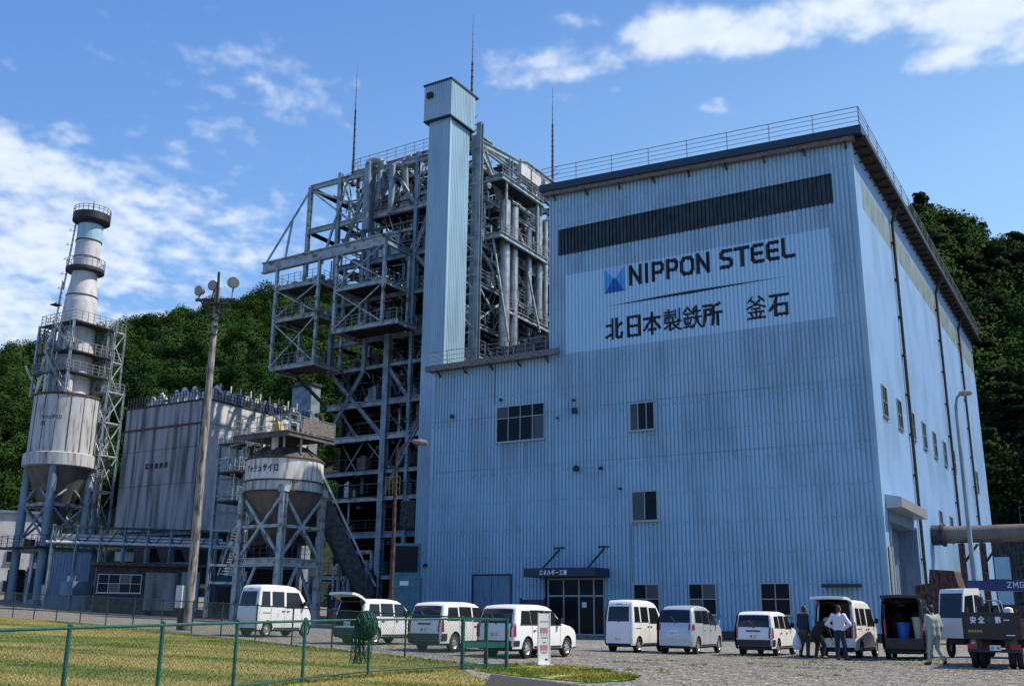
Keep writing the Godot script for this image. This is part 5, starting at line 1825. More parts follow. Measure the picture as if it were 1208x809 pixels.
	for i in 14:
		mb = MB.new()
		var x := r.randf_range(-3.2, 3.2)
		var s := r.randf_range(0.5, 1.3)
		var h := r.randf_range(1.2, 4.2)
		mb.box(Vector3(x, gy0 + h / 2, r.randf_range(-2.4, 2.0)), Vector3(s, h, s))
		part("machine", mb, [M.steel_dark, M.teal, M.white_paint, M.casing, M.steel_blue][r.randi() % 5], o)
	mb = MB.new()
	mb.box2(Vector3(-3.4, gy0, -3.4), Vector3(3.4, 7.3, -3.2))  # added dark sheet standing in for the shade under the bin
	part("shade_backing", mb, M.steel_dark, o)
	for i in 7:
		mb = MB.new()
		var x := r.randf_range(-3, 3)
		mb.tube(Vector3(x, gy0, r.randf_range(-1, 2.6)), Vector3(x, 7.4, r.randf_range(-1, 2.6)), 0.16, 0.16, 8)
		part("pipe", mb, [M.steel_pale, M.rusty, M.white_paint][r.randi() % 3], o)
	for i in 34:
		mb = MB.new()
		var k := r.randi() % 3
		var y: float = [24.0, 26.2, 28.5][k]
		var top: float = [26.0, 28.3, 31.6][k]
		var px := r.randf_range(-2.8, 3.0)
		var pz := r.randf_range(1.9, 2.75)
		mb.bar(Vector3(px, y, pz), Vector3(px + (0.0 if i % 2 else r.randf_range(-1.4, 1.4)), top, pz), 0.1, 0.1)
		part("scaffold_bar", mb, [M.steel_pale, M.white_paint, M.steel, M.brown][r.randi() % 4], o)
	# stair tower in front of the bin
	var w := 1.08
	o = thing("stair_tower", "slender pale steel lattice stair tower in front of the chimney's ash bin", "tower", Vector3(-82.3, 0, -6.4))
	for sx in [-1, 1]:
		for sz in [-1, 1]:
			mb = MB.new()
			mb.ibeam(Vector3(sx * w, gy(-81.7, -7) - 0.3, sz * w), Vector3(sx * w, 24.9, sz * w), 0.2, 0.2)
			part("column", mb, M.steel_pale, o)
	for ux2 in [-1.6, 0.15]:
		for sz in [-1, 1]:
			mb = MB.new()
			mb.ibeam(Vector3(ux2, 24.6, sz * w), Vector3(ux2, 31.8, sz * w), 0.18, 0.18)
			part("upper_column", mb, M.steel_pale, o)
	var ys := [2.4, 6.2, 10.0, 13.8, 17.6, 21.2, 24.6, 28.2, 31.7]
	for k in ys.size() - 1:
		var y0: float = ys[k]
		var y1: float = ys[k + 1]
		mb = MB.new()
		var xa := -w if y0 < 24.0 else -1.6
		var xb := w if y0 < 24.0 else 0.15
		for e in [[Vector3(xa, 0, w), Vector3(xb, 0, w)], [Vector3(xb, 0, w), Vector3(xb, 0, -w)]]:
			mb.bar(e[0] + Vector3.UP * y1, e[1] + Vector3.UP * y1, 0.12, 0.16)
			mb.bar(e[0] + Vector3.UP * y0, e[1] + Vector3.UP * y1, 0.11, 0.11)
			mb.bar(e[1] + Vector3.UP * y0, e[0] + Vector3.UP * y1, 0.09, 0.09)
		part("lattice", mb, M.steel_pale, o)
		mb = MB.new()
		mb.box2(Vector3(xa, y1 - 0.1, -w), Vector3(xb, y1 - 0.04, w))
		part("landing", mb, M.steel_pale, o)
		mb = MB.new()
		stair(mb, Vector3(xa + 0.2 if k % 2 else xb - 0.2, y0, 0.3), Vector3(xb - 0.2 if k % 2 else xa + 0.2, y1, 0.3), 0.7)
		part("stair", mb, M.steel_pale, o)
	mb = MB.new()
	railing(mb, [Vector3(-1.6, 31.7, w), Vector3(0.15, 31.7, w), Vector3(0.15, 31.7, -w)], 1.1, 0.6, 3, 0.03)
	railing(mb, [Vector3(-w, 24.6, w), Vector3(w, 24.6, w), Vector3(w, 24.6, -w)], 1.1, 0.6, 3, 0.03)
	railing(mb, [Vector3(-1.6, 28.2, w), Vector3(0.15, 28.2, w), Vector3(0.15, 28.2, -w)], 1.1, 0.6, 3, 0.03)
	part("railing", mb, M.rail, o)
	mb = MB.new()
	mb.bar(Vector3(w, 16.2, w), Vector3(w + 0.7, 16.3, w - 0.7), 0.08, 0.08)
	mb.lathe([Vector2(0, 0), Vector2(0.45, 0.05), Vector2(0.3, 0.35), Vector2(0, 0.4)], 10, Vector3(w + 0.8, 16.1, w - 0.8))
	part("floodlight", mb, M.steel_dark, o)

# ---------------------------------------------------------------- precipitator building
func build_precipitator() -> void:
	var o := thing("precipitator_building", "large windowless grey dust collector block with dark rain streaks and a sunlit white side", "building", Vector3(-64.6, 0, -4.65))
	var mb := MB.new()
	# front of panels with recessed joints
	var cuts := [9.1, 13.7, 17.3, 19.0 + 0.6, 21.9]
	for k in 4:
		for i in 6:
			mb = MB.new()
			var x0 := -12.0 + i * 1.9
			mb.box2(Vector3(x0 + 0.012, cuts[k] + 0.02, -0.15), Vector3(x0 + 1.888, cuts[k + 1] - 0.02, 0.004 * ((i + k) % 2)))
			part("wall_panel", mb, M.concrete_dirty, o)
	mb = MB.new()
	mb.box2(Vector3(-12.0, 9.15, -14.8), Vector3(-0.05, 21.85, -0.16))
	part("core", mb, M.steel_dark, o)
	for k in 2:
		mb = MB.new()
		mb.box2(Vector3(-0.05, [9.1, 19.65][k], -14.9), Vector3(0.012, [19.6, 21.9][k], -0.5))
		part("wall_panel", mb, M.concrete_side, o)  # paler than the front: sunlight on this side put into the colour
	mb = MB.new()
	mb.box2(Vector3(-0.62, 9.1, -0.14), Vector3(-0.2, 21.9, 0.02))
	part("corner_recess", mb, M.steel_dark, o)
	mb = MB.new()
	mb.box2(Vector3(-12.05, 19.5, -0.1), Vector3(-0.66, 19.68, 0.12))
	part("ledge", mb, M.brown, o)
	mb = MB.new()
	mb.tube(Vector3(-0.1, 9, 0.2), Vector3(-0.1, 18.2, 0.2), 0.12, 0.12, 8)
	part("downpipe", mb, M.white_paint, o)
	mb = MB.new()
	mb.box2(Vector3(-12.1, 21.9, -14.9), Vector3(0.1, 22.05, 0.1))
	var rf := part("roof", mb, M.steel_dark, o)
	mb = MB.new()
	railing(mb, [Vector3(-12.0, 22.05, 0.0), Vector3(0, 22.05, 0.0), Vector3(0, 22.05, -14.8)], 1.05, 0.45, 3, 0.03)
	part("railing", mb, M.steel_dark, rf)
	for i in 7:
		mb = MB.new()
		var x := -10.2 + i * 1.62
		var hh := 0.7 + 0.5 * absf(sin(i * 2.7))
		x += 0.35 * sin(i * 4.1)
		mb.box(Vector3(x, 22.05 + hh / 2, -1.7), Vector3(0.8 + 0.3 * sin(i * 1.7), hh, 0.9))
		mb.pipe([Vector3(x - 0.3, 22.6, -1.6), Vector3(x + 0.1, 22.7 + hh, -1.6), Vector3(x + 0.9, 22.3 + hh * 0.6, -1.6)], 0.16 + 0.06 * (i % 2), 8)
		part("insulator_house", mb, M.stack_white, rf)
	for i in 9:
		mb = MB.new()
		mb.box(Vector3(-0.6, 22.7, -1.4 - i * 1.4), Vector3(0.7, 1.2, 0.5))
		mb.bar(Vector3(-0.2, 22, -1.8 - i * 1.4), Vector3(-0.2, 23.9, -1.8 - i * 1.4), 0.12, 0.12)
		part("insulator_house", mb, M.stack_white, rf)
	mb = MB.new()
	write_flat(mb, "電気集塵機", Vector3(-8.2, 15.4, 0.02), Vector3.RIGHT, Vector3.UP, Vector3(0.5, 0.55, 0).x * Vector2(1, 1.1), 0.72, 0.085)
	part("lettering", mb, M.ink, o)
	mb = MB.new()
	mb.box2(Vector3(-12.0, 0, -14.6), Vector3(-0.2, 9.0, -14.4))  # dark sheets added to deepen the shade beneath the block
	mb.box2(Vector3(-0.5, 0, -14.4), Vector3(-0.3, 9.0, -6.0))
	part("shade_backing", mb, M.steel_dark, o)
	# legs and hoppers below
	for i in 4:
		for z in [-1.0, -7.0, -13.0]:
			mb = MB.new()
			mb.ibeam(Vector3(-11.4 + i * 3.6, 0, z), Vector3(-11.4 + i * 3.6, 9.1, z), 0.4, 0.4)
			part("leg", mb, M.steel, o)
	for i in 3:
		for j in 3:
			mb = MB.new()
			mb.lathe([Vector2(0.4, 4.2), Vector2(2.3, 9.1)], 4, Vector3(-9.6 + i * 3.6, 0, -2.8 - j * 4.4), Basis(Vector3.UP, PI / 4), false)
			part("hopper", mb, M.hopper, o)
	mb = MB.new()
	for i in 3:
		mb.ibeam(Vector3(-11.8, 8.9 - i * 3.0, -0.6), Vector3(-0.3, 8.9 - i * 3.0, -0.6), 0.25, 0.35)
	part("beam", mb, M.steel_blue, o)
	# sloping brown duct from its side down to the boiler
	mb = MB.new()
	mb.prism(PackedVector2Array([Vector2(0.1, 9.0), Vector2(5.5, 12.4), Vector2(7.8, 12.4), Vector2(7.8, 8.2), Vector2(0.1, 7.6)]), Vector3(0, 0, -9.5), Vector3.RIGHT, Vector3.UP, 4.2)
	part("duct", mb, M.brown, o)

# ---------------------------------------------------------------- white ash silo with conveyor
func build_silo() -> void:
	var c := Vector3(-40.25, 0, 9.0)
	var g0 := gy(c.x, c.z)
	var o := thing("ash_silo", "round white ash silo with rust streaks and black katakana, on four braced legs", "silo", c)
	var R := 2.82
	var mb := MB.new()
	mb.lathe([Vector2(R, 10.55), Vector2(R, 12.1)], 40)
	var bd := part("barrel", mb, M.white_paint, o)
	mb = MB.new()
	for y in [12.1, 10.52, 9.75]:
		mb.lathe([Vector2(R - 0.02, y - 0.06), Vector2(R + 0.07, y - 0.05), Vector2(R + 0.07, y + 0.05), Vector2(R - 0.02, y + 0.06)], 40)
	part("band", mb, M.brown, bd)
	mb = MB.new()
	mb.lathe([Vector2(2.75, 9.72), Vector2(R, 9.8), Vector2(R, 10.5)], 40)
	for i in 20:
		var a := TAU * i / 20
		mb.box(Vector3(cos(a) * (R + 0.01), 10.1, sin(a) * (R + 0.01)), Vector3(0.06, 0.7, 0.06))
	part("skirt", mb, M.bin_pale, o)
	mb = MB.new()
	mb.lathe([Vector2(0.32, 5.9), Vector2(2.75, 9.72)], 36)
	mb.tube(Vector3(0, 4.4, 0), Vector3(0, 6, 0), 0.34, 0.34, 12)
	part("hopper", mb, M.hopper, o)
	mb = MB.new()
	mb.lathe([Vector2(R, 12.1), Vector2(R - 0.15, 12.3), Vector2(1.5, 13.15), Vector2(0.9, 13.3), Vector2(0, 13.4)], 36)
	var rf := part("roof", mb, M.casing, o)
	mb = MB.new()
	for i in 16:
		var a := TAU * i / 16
		mb.bar(Vector3(cos(a) * 2.7, 12.34, sin(a) * 2.7), Vector3(cos(a) * 1.5, 13.2, sin(a) * 1.5), 0.05, 0.06)
	part("rib", mb, M.brown, rf)
	mb = MB.new()
	var ux := Vector3(0.72, 0, -0.69)
	var out := Vector3(0.69, 0, 0.72)
	var wrap := func(q: Vector2, _mid: float) -> Vector3:
		var a := q.x / R
		return (out * cos(a) + ux * sin(a)) * (R + 0.02) + Vector3.UP * q.y
	var cuts := []
	for i in 50:
		cuts.append(-3.8 + i * 0.1)
	var x := -3.3
	for ch in "アッシュサイロ":
		for p in strokes(ch, Vector2(x, 11.1), Vector2(0.34, 0.5), 0.075):
			paint(mb, p, cuts, wrap)
		x += 0.42
	part("lettering", mb, M.ink, bd)
	for p in [Vector3(2, 0, 2), Vector3(-2, 0, 2), Vector3(-2, 0, -2), Vector3(2, 0, -2)]:
		mb = MB.new()
		mb.ibeam(p + Vector3.UP * (g0 - 0.4), p + Vector3.UP * 10.0, 0.42, 0.42)
		mb.box(p + Vector3(0, 9.9, 0), Vector3(0.6, 0.5, 0.6))
		part("leg", mb, M.steel_pale, o)
	var legs := [Vector3(2, 0, 2), Vector3(-2, 0, 2), Vector3(-2, 0, -2), Vector3(2, 0, -2)]
	for i in 4:
		var p: Vector3 = legs[i]
		var q: Vector3 = legs[(i + 1) % 4]
		mb = MB.new()
		mb.bar(p + Vector3.UP * 5.1, q + Vector3.UP * 9.6, 0.16, 0.2)
		mb.bar(q + Vector3.UP * 5.1, p + Vector3.UP * 9.6, 0.15, 0.19)
		mb.bar(p + Vector3.UP * 7.3, q + Vector3.UP * 7.3, 0.18, 0.22)
		mb.bar(p + Vector3.UP * 4.6, p.lerp(q, 0.5) + Vector3.UP * g0, 0.0 + 0.15, 0.18) if i == 1 else mb.bar(p.lerp(q, 0.55) + Vector3.UP * 4.6, q + Vector3.UP * (g0 + 0.4), 0.15, 0.18)
		part("brace", mb, M.steel_pale, o)
		mb = MB.new()
		mb.ibeam(p + Vector3.UP * 4.8, q + Vector3.UP * 4.8, 0.3, 0.6)
		part("beam", mb, M.steel_pale, o)
	mb = MB.new()
	mb.box2(Vector3(-1.8, 4.95, -1.8), Vector3(1.8, 5.05, 1.8))
	part("platform", mb, M.steel_dark, o)
	mb = MB.new()
	railing(mb, [Vector3(-1.9, 5.1, 1.9), Vector3(1.9, 5.1, 1.9), Vector3(1.9, 5.1, -1.9)], 1.05, 0.6, 3, 0.025)
	part("railing", mb, M.steel_dark, o)
	for q in [[0.3, 0.6, 1.6, 2.2], [-0.5, -0.4, 1.0, 1.6]]:
		mb = MB.new()
		mb.box(Vector3(q[0], 5.1 + q[2] / 2, q[1]), Vector3(0.9, q[2], 0.7))
		part("machine", mb, M.steel_dark, o)
	# top platform held on posts, with a yellow hood, filter box and railing
	mb = MB.new()
	mb.box2(Vector3(-2.9, 13.78, -2.3), Vector3(2.6, 13.95, 2.6))
	mb.ibeam(Vector3(-2.9, 13.7, 2.6), Vector3(2.6, 13.7, 2.6), 0.2, 0.35)
	mb.ibeam(Vector3(2.6, 13.7, 2.6), Vector3(2.6, 13.7, -2.3), 0.2, 0.35)
	var pl := part("top_platform", mb, M.hopper, o)
	mb = MB.new()
	railing(mb, [Vector3(-2.9, 13.95, -2.3), Vector3(-2.9, 13.95, 2.6), Vector3(2.6, 13.95, 2.6), Vector3(2.6, 13.95, -2.3)], 1.15, 0.8, 3, 0.028)
	part("railing", mb, M.rail, pl)
	mb = MB.new()
	mb.box2(Vector3(2.62, 14.0, -2.2), Vector3(2.64, 15.0, 1.2))
	part("wind_screen", mb, M.gutter, pl)
	mb = MB.new()
	mb.prism(PackedVector2Array([Vector2(-0.4, 0), Vector2(0.4, 0), Vector2(0.1, 0.8), Vector2(-0.1, 0.8)]), Vector3(1.0, 13.95, 1.7), Vector3.RIGHT, Vector3.UP, 0.5)
	part("hood", mb, M.yellow, pl)
	mb = MB.new()
	mb.lathe([Vector2(0, 0), Vector2(0.5, 0), Vector2(0.5, 1.1), Vector2(0.2, 1.4), Vector2(0, 1.4)], 14, Vector3(-0.6, 13.95, -0.2))
	part("filter", mb, M.steel_pale, pl)
	for p in [Vector3(1.0, 0, 1.3), Vector3(2.0, 0, 0.6), Vector3(-1.3, 0, 1.2), Vector3(0.5, 0, 1.7)]:
		mb = MB.new()
		mb.tube(p + Vector3.UP * 12.6, p + Vector3.UP * 13.8, 0.26 if p.x == 0.5 else 0.09, 0.26 if p.x == 0.5 else 0.09, 10)
		part("post", mb, M.white_paint, o)
	for i in 12:
		mb = MB.new()
		var xx := -2.6 + i * 0.42
		mb.pipe([Vector3(xx, 13.95, -1.2 - 0.1 * i), Vector3(xx, 15.6 + 0.5 * sin(i * 2.3), -1.2), Vector3(xx - 0.6, 15.7 + 0.5 * sin(i * 2.3), -1.4)], 0.07 + 0.05 * (i % 3), 7)
		part("pipe", mb, [M.steel_pale, M.lagging, M.brown][i % 3], pl)
	# inclined conveyor to the ground
	var v := thing("conveyor", "dark inclined enclosed conveyor running down from the white silo", "conveyor", Vector3(-37.7, 0, 3.4))
	mb = MB.new()
	var p0 := Vector3(-2.6, 11.4, 3.0)
	var p1 := Vector3(0.3, 2.6, -0.9)
	mb.bar(p0, p1, 1.5, 1.3)
	part("gallery", mb, M.steel_dark, v)
	mb = MB.new()
	mb.bar(p0 + Vector3(0.6, 0.8, -0.4), p1 + Vector3(0.6, 0.8, -0.4), 0.12, 0.16)
	part("edge_rail", mb, M.steel_pale, v)
	for q in [[-0.8, 0.4, 5.6], [0.2, -0.4, 5.2]]:
		mb = MB.new()
		for s in [-0.5, 0.5]:
			mb.ibeam(Vector3(q[0] + s, 0.5, q[1]), Vector3(q[0] + s, q[2], q[1]), 0.2, 0.2)
		mb.bar(Vector3(q[0] - 0.5, 1.8, q[1]), Vector3(q[0] + 0.5, 5.0, q[1]), 0.1, 0.1)
		mb.bar(Vector3(q[0] + 0.5, 1.8, q[1]), Vector3(q[0] - 0.5, 5.0, q[1]), 0.1, 0.1)
		part("trestle", mb, M.steel, v)

# ---------------------------------------------------------------- the yard on the left
func build_left_yard() -> void:
	var r := RandomNumberGenerator.new()
	r.seed = 13
	var mb: MB
	# lattice ladder tower between silo and precipitator
	var o := thing("ladder_tower", "thin steel ladder tower with rungs and pipes, left of the white silo", "tower", Vector3(-48.7, 0, 6.0))
	for q in [[-0.9, 0.9, 14.4], [0.9, -0.9, 15.0], [-0.4, -1.4, 15.0], [1.5, 0.2, 15.4]]:
		mb = MB.new()
		mb.ibeam(Vector3(q[0], 1.0, q[1]), Vector3(q[0], q[2], q[1]), 0.24, 0.24)
		part("column", mb, M.steel, o)
	for k in 9:
		mb = MB.new()
		var y := 3.6 + k * 1.35
		mb.bar(Vector3(-0.9, y, 0.9), Vector3(0.9, y, -0.9), 0.14, 0.18)
		mb.bar(Vector3(0.9, y, -0.9), Vector3(1.5, y, 0.2), 0.14, 0.18)
		part("rung", mb, M.steel_pale if k % 2 else M.steel, o)
	for k in 3:
		mb = MB.new()
		mb.box2(Vector3(-1.0, 9.8 + k * 2.3, -1.4), Vector3(1.6, 9.92 + k * 2.3, 1.0))
		part("platform", mb, M.steel_dark, o)
		mb = MB.new()
		railing(mb, [Vector3(-1.0, 9.92 + k * 2.3, 1.0), Vector3(1.6, 9.92 + k * 2.3, 1.0), Vector3(1.6, 9.92 + k * 2.3, -1.4)], 1.05, 0.5, 3, 0.025)
		part("railing", mb, M.steel_pale, o)
	for i in 16:
		mb = MB.new()
		var x := r.randf_range(-1.2, 2.6)
		var z := r.randf_range(-1.6, 0.8)
		var y := r.randf_range(9.0, 14.0)
		mb.pipe([Vector3(x, y, z), Vector3(x, y + r.randf_range(1.5, 3.0), z), Vector3(x + r.randf_range(-1.4, 1.8), y + 2.2, z + r.randf_range(-0.8, 0.8))], r.randf_range(0.06, 0.16), 7)
		part("pipe", mb, [M.lagging, M.stack_white, M.steel_pale, M.rusty][r.randi() % 4], o)
	mb = MB.new()
	stair(mb, Vector3(-0.8, 4.2, -0.4), Vector3(1.2, 9.6, -0.4), 0.8)
	part("stair", mb, M.steel_pale, o)
	# pipe bridge along the front of the precipitator
	o = thing("pipe_rack", "long steel pipe bridge with sunlit white pipes below the grey precipitator block", "pipe rack", Vector3(-64.0, 0, 0.6))
	var ax := Vector3(0.66, 0, -0.75)
	for i in 9:
		mb = MB.new()
		var p := ax * (i * 2.0 - 8.5)
		for s in [-0.7, 0.7]:
			var q: Vector3 = p + Vector3(0.6, 0, 0.5) * s
			mb.ibeam(q + Vector3.UP * 1.5, q + Vector3.UP * 8.8, 0.2, 0.2)
		mb.bar(p + Vector3(-0.42, 7.0, -0.35), p + Vector3(0.42, 7.0, 0.35), 0.16, 0.2)
		mb.bar(p + Vector3(-0.42, 8.6, -0.35), p + Vector3(0.42, 8.6, 0.35), 0.16, 0.2)
		part("trestle", mb, M.steel_blue if i % 2 else M.steel, o)
	mb = MB.new()
	for y in [7.0, 8.6]:
		mb.bar(ax * -9 + Vector3(0.42, y, 0.35), ax * 9 + Vector3(0.42, y, 0.35), 0.14, 0.2)
	for i in 18:
		var p := ax * (i - 9.0) + Vector3(0.42, 0, 0.35)
		mb.bar(p + Vector3.UP * (7.0 if i % 2 else 8.6), p + ax + Vector3.UP * (8.6 if i % 2 else 7.0), 0.09, 0.09)
	part("truss", mb, M.steel_dark, o)
	for i in 5:
		mb = MB.new()
		var y := 7.25 + 0.33 * (i % 2) + 0.5 * floorf(i / 2.0) * 0.6
		var d := Vector3(0.5, 0, 0.42) * (0.7 - i * 0.35)
		mb.tube(ax * (-9 + i * 0.4) + d + Vector3.UP * y, ax * (8.5 - i * 0.8) + d + Vector3.UP * y, 0.16, 0.16, 8)
		part("pipe", mb, [M.stack_white, M.lagging, M.stack_white, M.lagging, M.steel_pale][i], o)
	for i in 12:
		mb = MB.new()
		var p := ax * r.randf_range(-8, 8) + Vector3(r.randf_range(-1, 0.8), 0, 0)
		var s := r.randf_range(0.6, 1.8)
		mb.box(p + Vector3(0, r.randf_range(3, 6.2), -0.8), Vector3(s, s * 0.7, s))
		part("machine", mb, [M.steel_dark, M.steel_blue, M.stack_white, M.teal][r.randi() % 4], o)
	# low control shed with window and shutter
	o = thing("control_shed", "low dark shed with a wide window and grey shutter under the pipe bridge", "shed", Vector3(-61.5, 0, 2.6), 0.85)
	mb = MB.new()
	mb.box2(Vector3(-4.5, 1.0, -3.4), Vector3(4.2, 5.2, 0))
	part("wall", mb, M.steel_dark, o)
	mb = MB.new()
	mb.box2(Vector3(-4.9, 5.2, -3.7), Vector3(4.6, 5.45, 0.6))
	part("roof", mb, M.brown, o)
	window(o, Vector3(-4.3, 2.9, 0.01), Vector3.RIGHT, Vector3(0, 0, 1), 3.6, 1.6, 4, [0.5], 0.1)
	mb = MB.new()
	for i in 16:
		mb.box2(Vector3(-0.4, 1.5 + i * 0.2, 0.01), Vector3(2.3, 1.68 + i * 0.2, 0.05 + 0.015 * (i % 2)))
	part("shutter", mb, M.concrete_dirty, o)
	mb = MB.new()
	mb.box2(Vector3(2.6, 1.4, 0.01), Vector3(4.1, 4.8, 0.06))
	part("door", mb, M.garage, o)
	# tall blue-grey cabin left of the shed
	o = thing("equipment_cabin", "plain blue-grey steel cabin between chimney legs and the low shed", "cabin", Vector3(-74.5, 0, 1.2), 0.8)
	mb = MB.new()
	corr(mb, Vector3.ZERO, Vector3.RIGHT, Vector3(0, 0, 1), -2.2, 1.6, Vector2(1.5, 0), Vector2(6.9, 0), 0, 0.3, 0.04)
	corr(mb, Vector3(1.6, 0, 0), Vector3(0, 0, -1), Vector3.RIGHT, 0, 3, Vector2(1.5, 0), Vector2(6.9, 0), 0, 0.3, 0.04)
	part("wall", mb, M.garage, o)
	mb = MB.new()
	mb.box2(Vector3(-2.4, 6.9, -3.2), Vector3(1.8, 7.1, 0.2))
	part("roof", mb, M.steel_dark, o)
	mb = MB.new()
	mb.box2(Vector3(-0.3, 3.8, 0.05), Vector3(0.5, 4.6, 0.09))
	part("notice", mb, M.white_mark, o)
	# pale houses beyond the chimney at the left edge
	for q in [[Vector3(-101, 0, -10.0), 9.0, 12.6, 7.0, "white office block behind the chimney at the left edge"], [Vector3(-92.5, 0, 4.0), 7.0, 7.6, 5.0, "low pale blue-roofed building left of the chimney legs"]]:
		o = thing("office_building", q[4], "building", q[0], 0.98)
		mb = MB.new()
		mb.box2(Vector3(-q[1] / 2, 1.5, -q[3]), Vector3(q[1] / 2, q[2], 0))
		part("wall", mb, M.stack_white, o)
		mb = MB.new()
		mb.box2(Vector3(-q[1] / 2 - 0.3, q[2], -q[3] - 0.3), Vector3(q[1] / 2 + 0.3, q[2] + 0.3, 0.3))
		part("roof", mb, M.steel_blue, o)
		for i in 3:
			for j in 2:
				window(o, Vector3(-q[1] / 2 + 0.7 + i * q[1] / 3.2, 3.4 + j * 3.4, 0.01), Vector3.RIGHT, Vector3(0, 0, 1), 1.5, 1.4, 2, [], 0.1)
	# grey penthouse seen through the frame, far behind
	o = thing("far_building", "plain light grey block seen behind the boiler frame above the silo", "building", Vector3(-73.0, 0, -27.0))
	mb = MB.new()
	mb.box2(Vector3(-1.6, 0, -1.6), Vector3(1.6, 28.6, 0))
	part("wall", mb, M.steel, o)
	mb = MB.new()
	mb.box2(Vector3(-1.8, 28.6, -1.8), Vector3(1.8, 28.9, 0.2))
	part("roof", mb, M.steel_dark, o)
	# teal machine housings by the shaft
	o = thing("equipment_cabinet", "teal steel equipment housing with a glazed upper half, left of the blue factory wing", "cabinet", Vector3(-30.9, 0, 6.0), 0.55)
	var g0 := gy(-30.9, 6) - 0.2
	mb = MB.new()
	mb.box2(Vector3(-1.2, g0, -1.6), Vector3(0.9, 3.9, 0))
	part("body", mb, M.teal, o)
	mb = MB.new()
	mb.box2(Vector3(-1.0, 3.9, -1.4), Vector3(0.8, 6.2, -0.2))
	part("upper_housing", mb, M.teal, o)
	mb = MB.new()
	mb.box2(Vector3(-0.9, 4.2, -0.2), Vector3(0.7, 6.0, -0.17))
	part("pane", mb, M.glass_dull, o)
	mb = MB.new()
	mb.box2(Vector3(-0.5, 3.3, 0.0), Vector3(0.1, 3.6, 0.02))
	part("notice", mb, M.white_mark, o)

# ---------------------------------------------------------------- the yard on the right
func build_right_yard() -> void:
	var mb := MB.new()
	var o := thing("pipeline", "thick brown-grey pipe on dark posts running right from the factory side wall", "pipeline", Vector3(0, 0, -17))
	mb.tube(Vector3(0.7, 7.42, 0), Vector3(45, 7.42, 0), 0.62, 0.62, 24)
	part("pipe", mb, M.brown_pipe, o)
	mb = MB.new()
	mb.tube(Vector3(0.05, 7.42, 0), Vector3(0.7, 7.42, 0), 0.74, 0.74, 24)
	mb.tube(Vector3(0.75, 7.42, 0), Vector3(0.95, 7.42, 0), 0.85, 0.85, 24)
	part("flange", mb, M.steel_dark, o)
	for x in [2.0, 3.4, 12.0, 20.0, 30.0]:
		mb = MB.new()
		mb.ibeam(Vector3(x, 0, 0.2), Vector3(x, 6.75, 0.2), 0.4, 0.4)
		mb.bar(Vector3(x - 0.05, 5.2, 0.2), Vector3(x + 1.1, 6.7, 0.2), 0.16, 0.16)
		part("support", mb, M.rusty, o)
	mb = MB.new()
	mb.tube(Vector3(7.6, 0, -1.2), Vector3(7.6, 6.9, -1.2), 0.75, 0.75, 18)
	part("riser", mb, M.brown_pipe, o)
	mb = MB.new()
	railing(mb, [Vector3(6.0, 8.1, -0.4), Vector3(14, 8.1, -0.4)], 1.2, 1.4, 2, 0.03)
	part("railing", mb, M.steel_dark, o)
	o = thing("corrugated_shed", "dark grey corrugated shed with a narrow blue door behind the brown pipeline", "shed", Vector3(7.3, 0, -25))
	mb = MB.new()
	corr(mb, Vector3.ZERO, Vector3.RIGHT, Vector3(0, 0, 1), -4.2, 26, Vector2(0, 0), Vector2(8.2, 0), 0, 0.3, 0.05)
	part("wall", mb, M.steel_dark, o)
	mb = MB.new()
	mb.quad(Vector3(-4.2, 0, -12), Vector3(-4.2, 0, 0), Vector3(-4.2, 8.2, 0), Vector3(-4.2, 8.2, -12))
	part("wall", mb, M.steel_dark, o)
	mb = MB.new()
	mb.box2(Vector3(-4.5, 8.2, -12), Vector3(26, 8.5, 0.4))
	part("roof", mb, M.eave, o)
	mb = MB.new()
	mb.box2(Vector3(-4.1, 2.6, 0.06), Vector3(-3.0, 6.2, 0.14))
	part("door", mb, M.wall, o)
	mb = MB.new()
	for i in 24:
		mb.box2(Vector3(-1.6, 0.4 + i * 0.3, 0.06), Vector3(1.6, 0.66 + i * 0.3, 0.1 + 0.03 * (i % 2)))
	part("shutter", mb, M.casing, o)
	o = thing("steel_skip", "dark brown stepped steel skip standing by the factory side door", "skip", Vector3(2.9, 0, -1.6))
	mb = MB.new()
	mb.prism(PackedVector2Array([Vector2(-1.5, 0.6), Vector2(1.7, 0.6), Vector2(1.7, 2.9), Vector2(0.9, 3.2), Vector2(0.7, 4.1), Vector2(-0.6, 4.2), Vector2(-0.7, 3.4), Vector2(-1.5, 3.3)]), Vector3(0, 0, -1.4), Vector3.RIGHT, Vector3.UP, 2.8)
	part("tub", mb, M.rusty, o)
	mb = MB.new()
	for x in [-1.2, 0.0, 1.4]:
		mb.box2(Vector3(x, 0.0, -1.2), Vector3(x + 0.2, 2.6, 1.5))
	part("rib", mb, M.steel_dark, o)

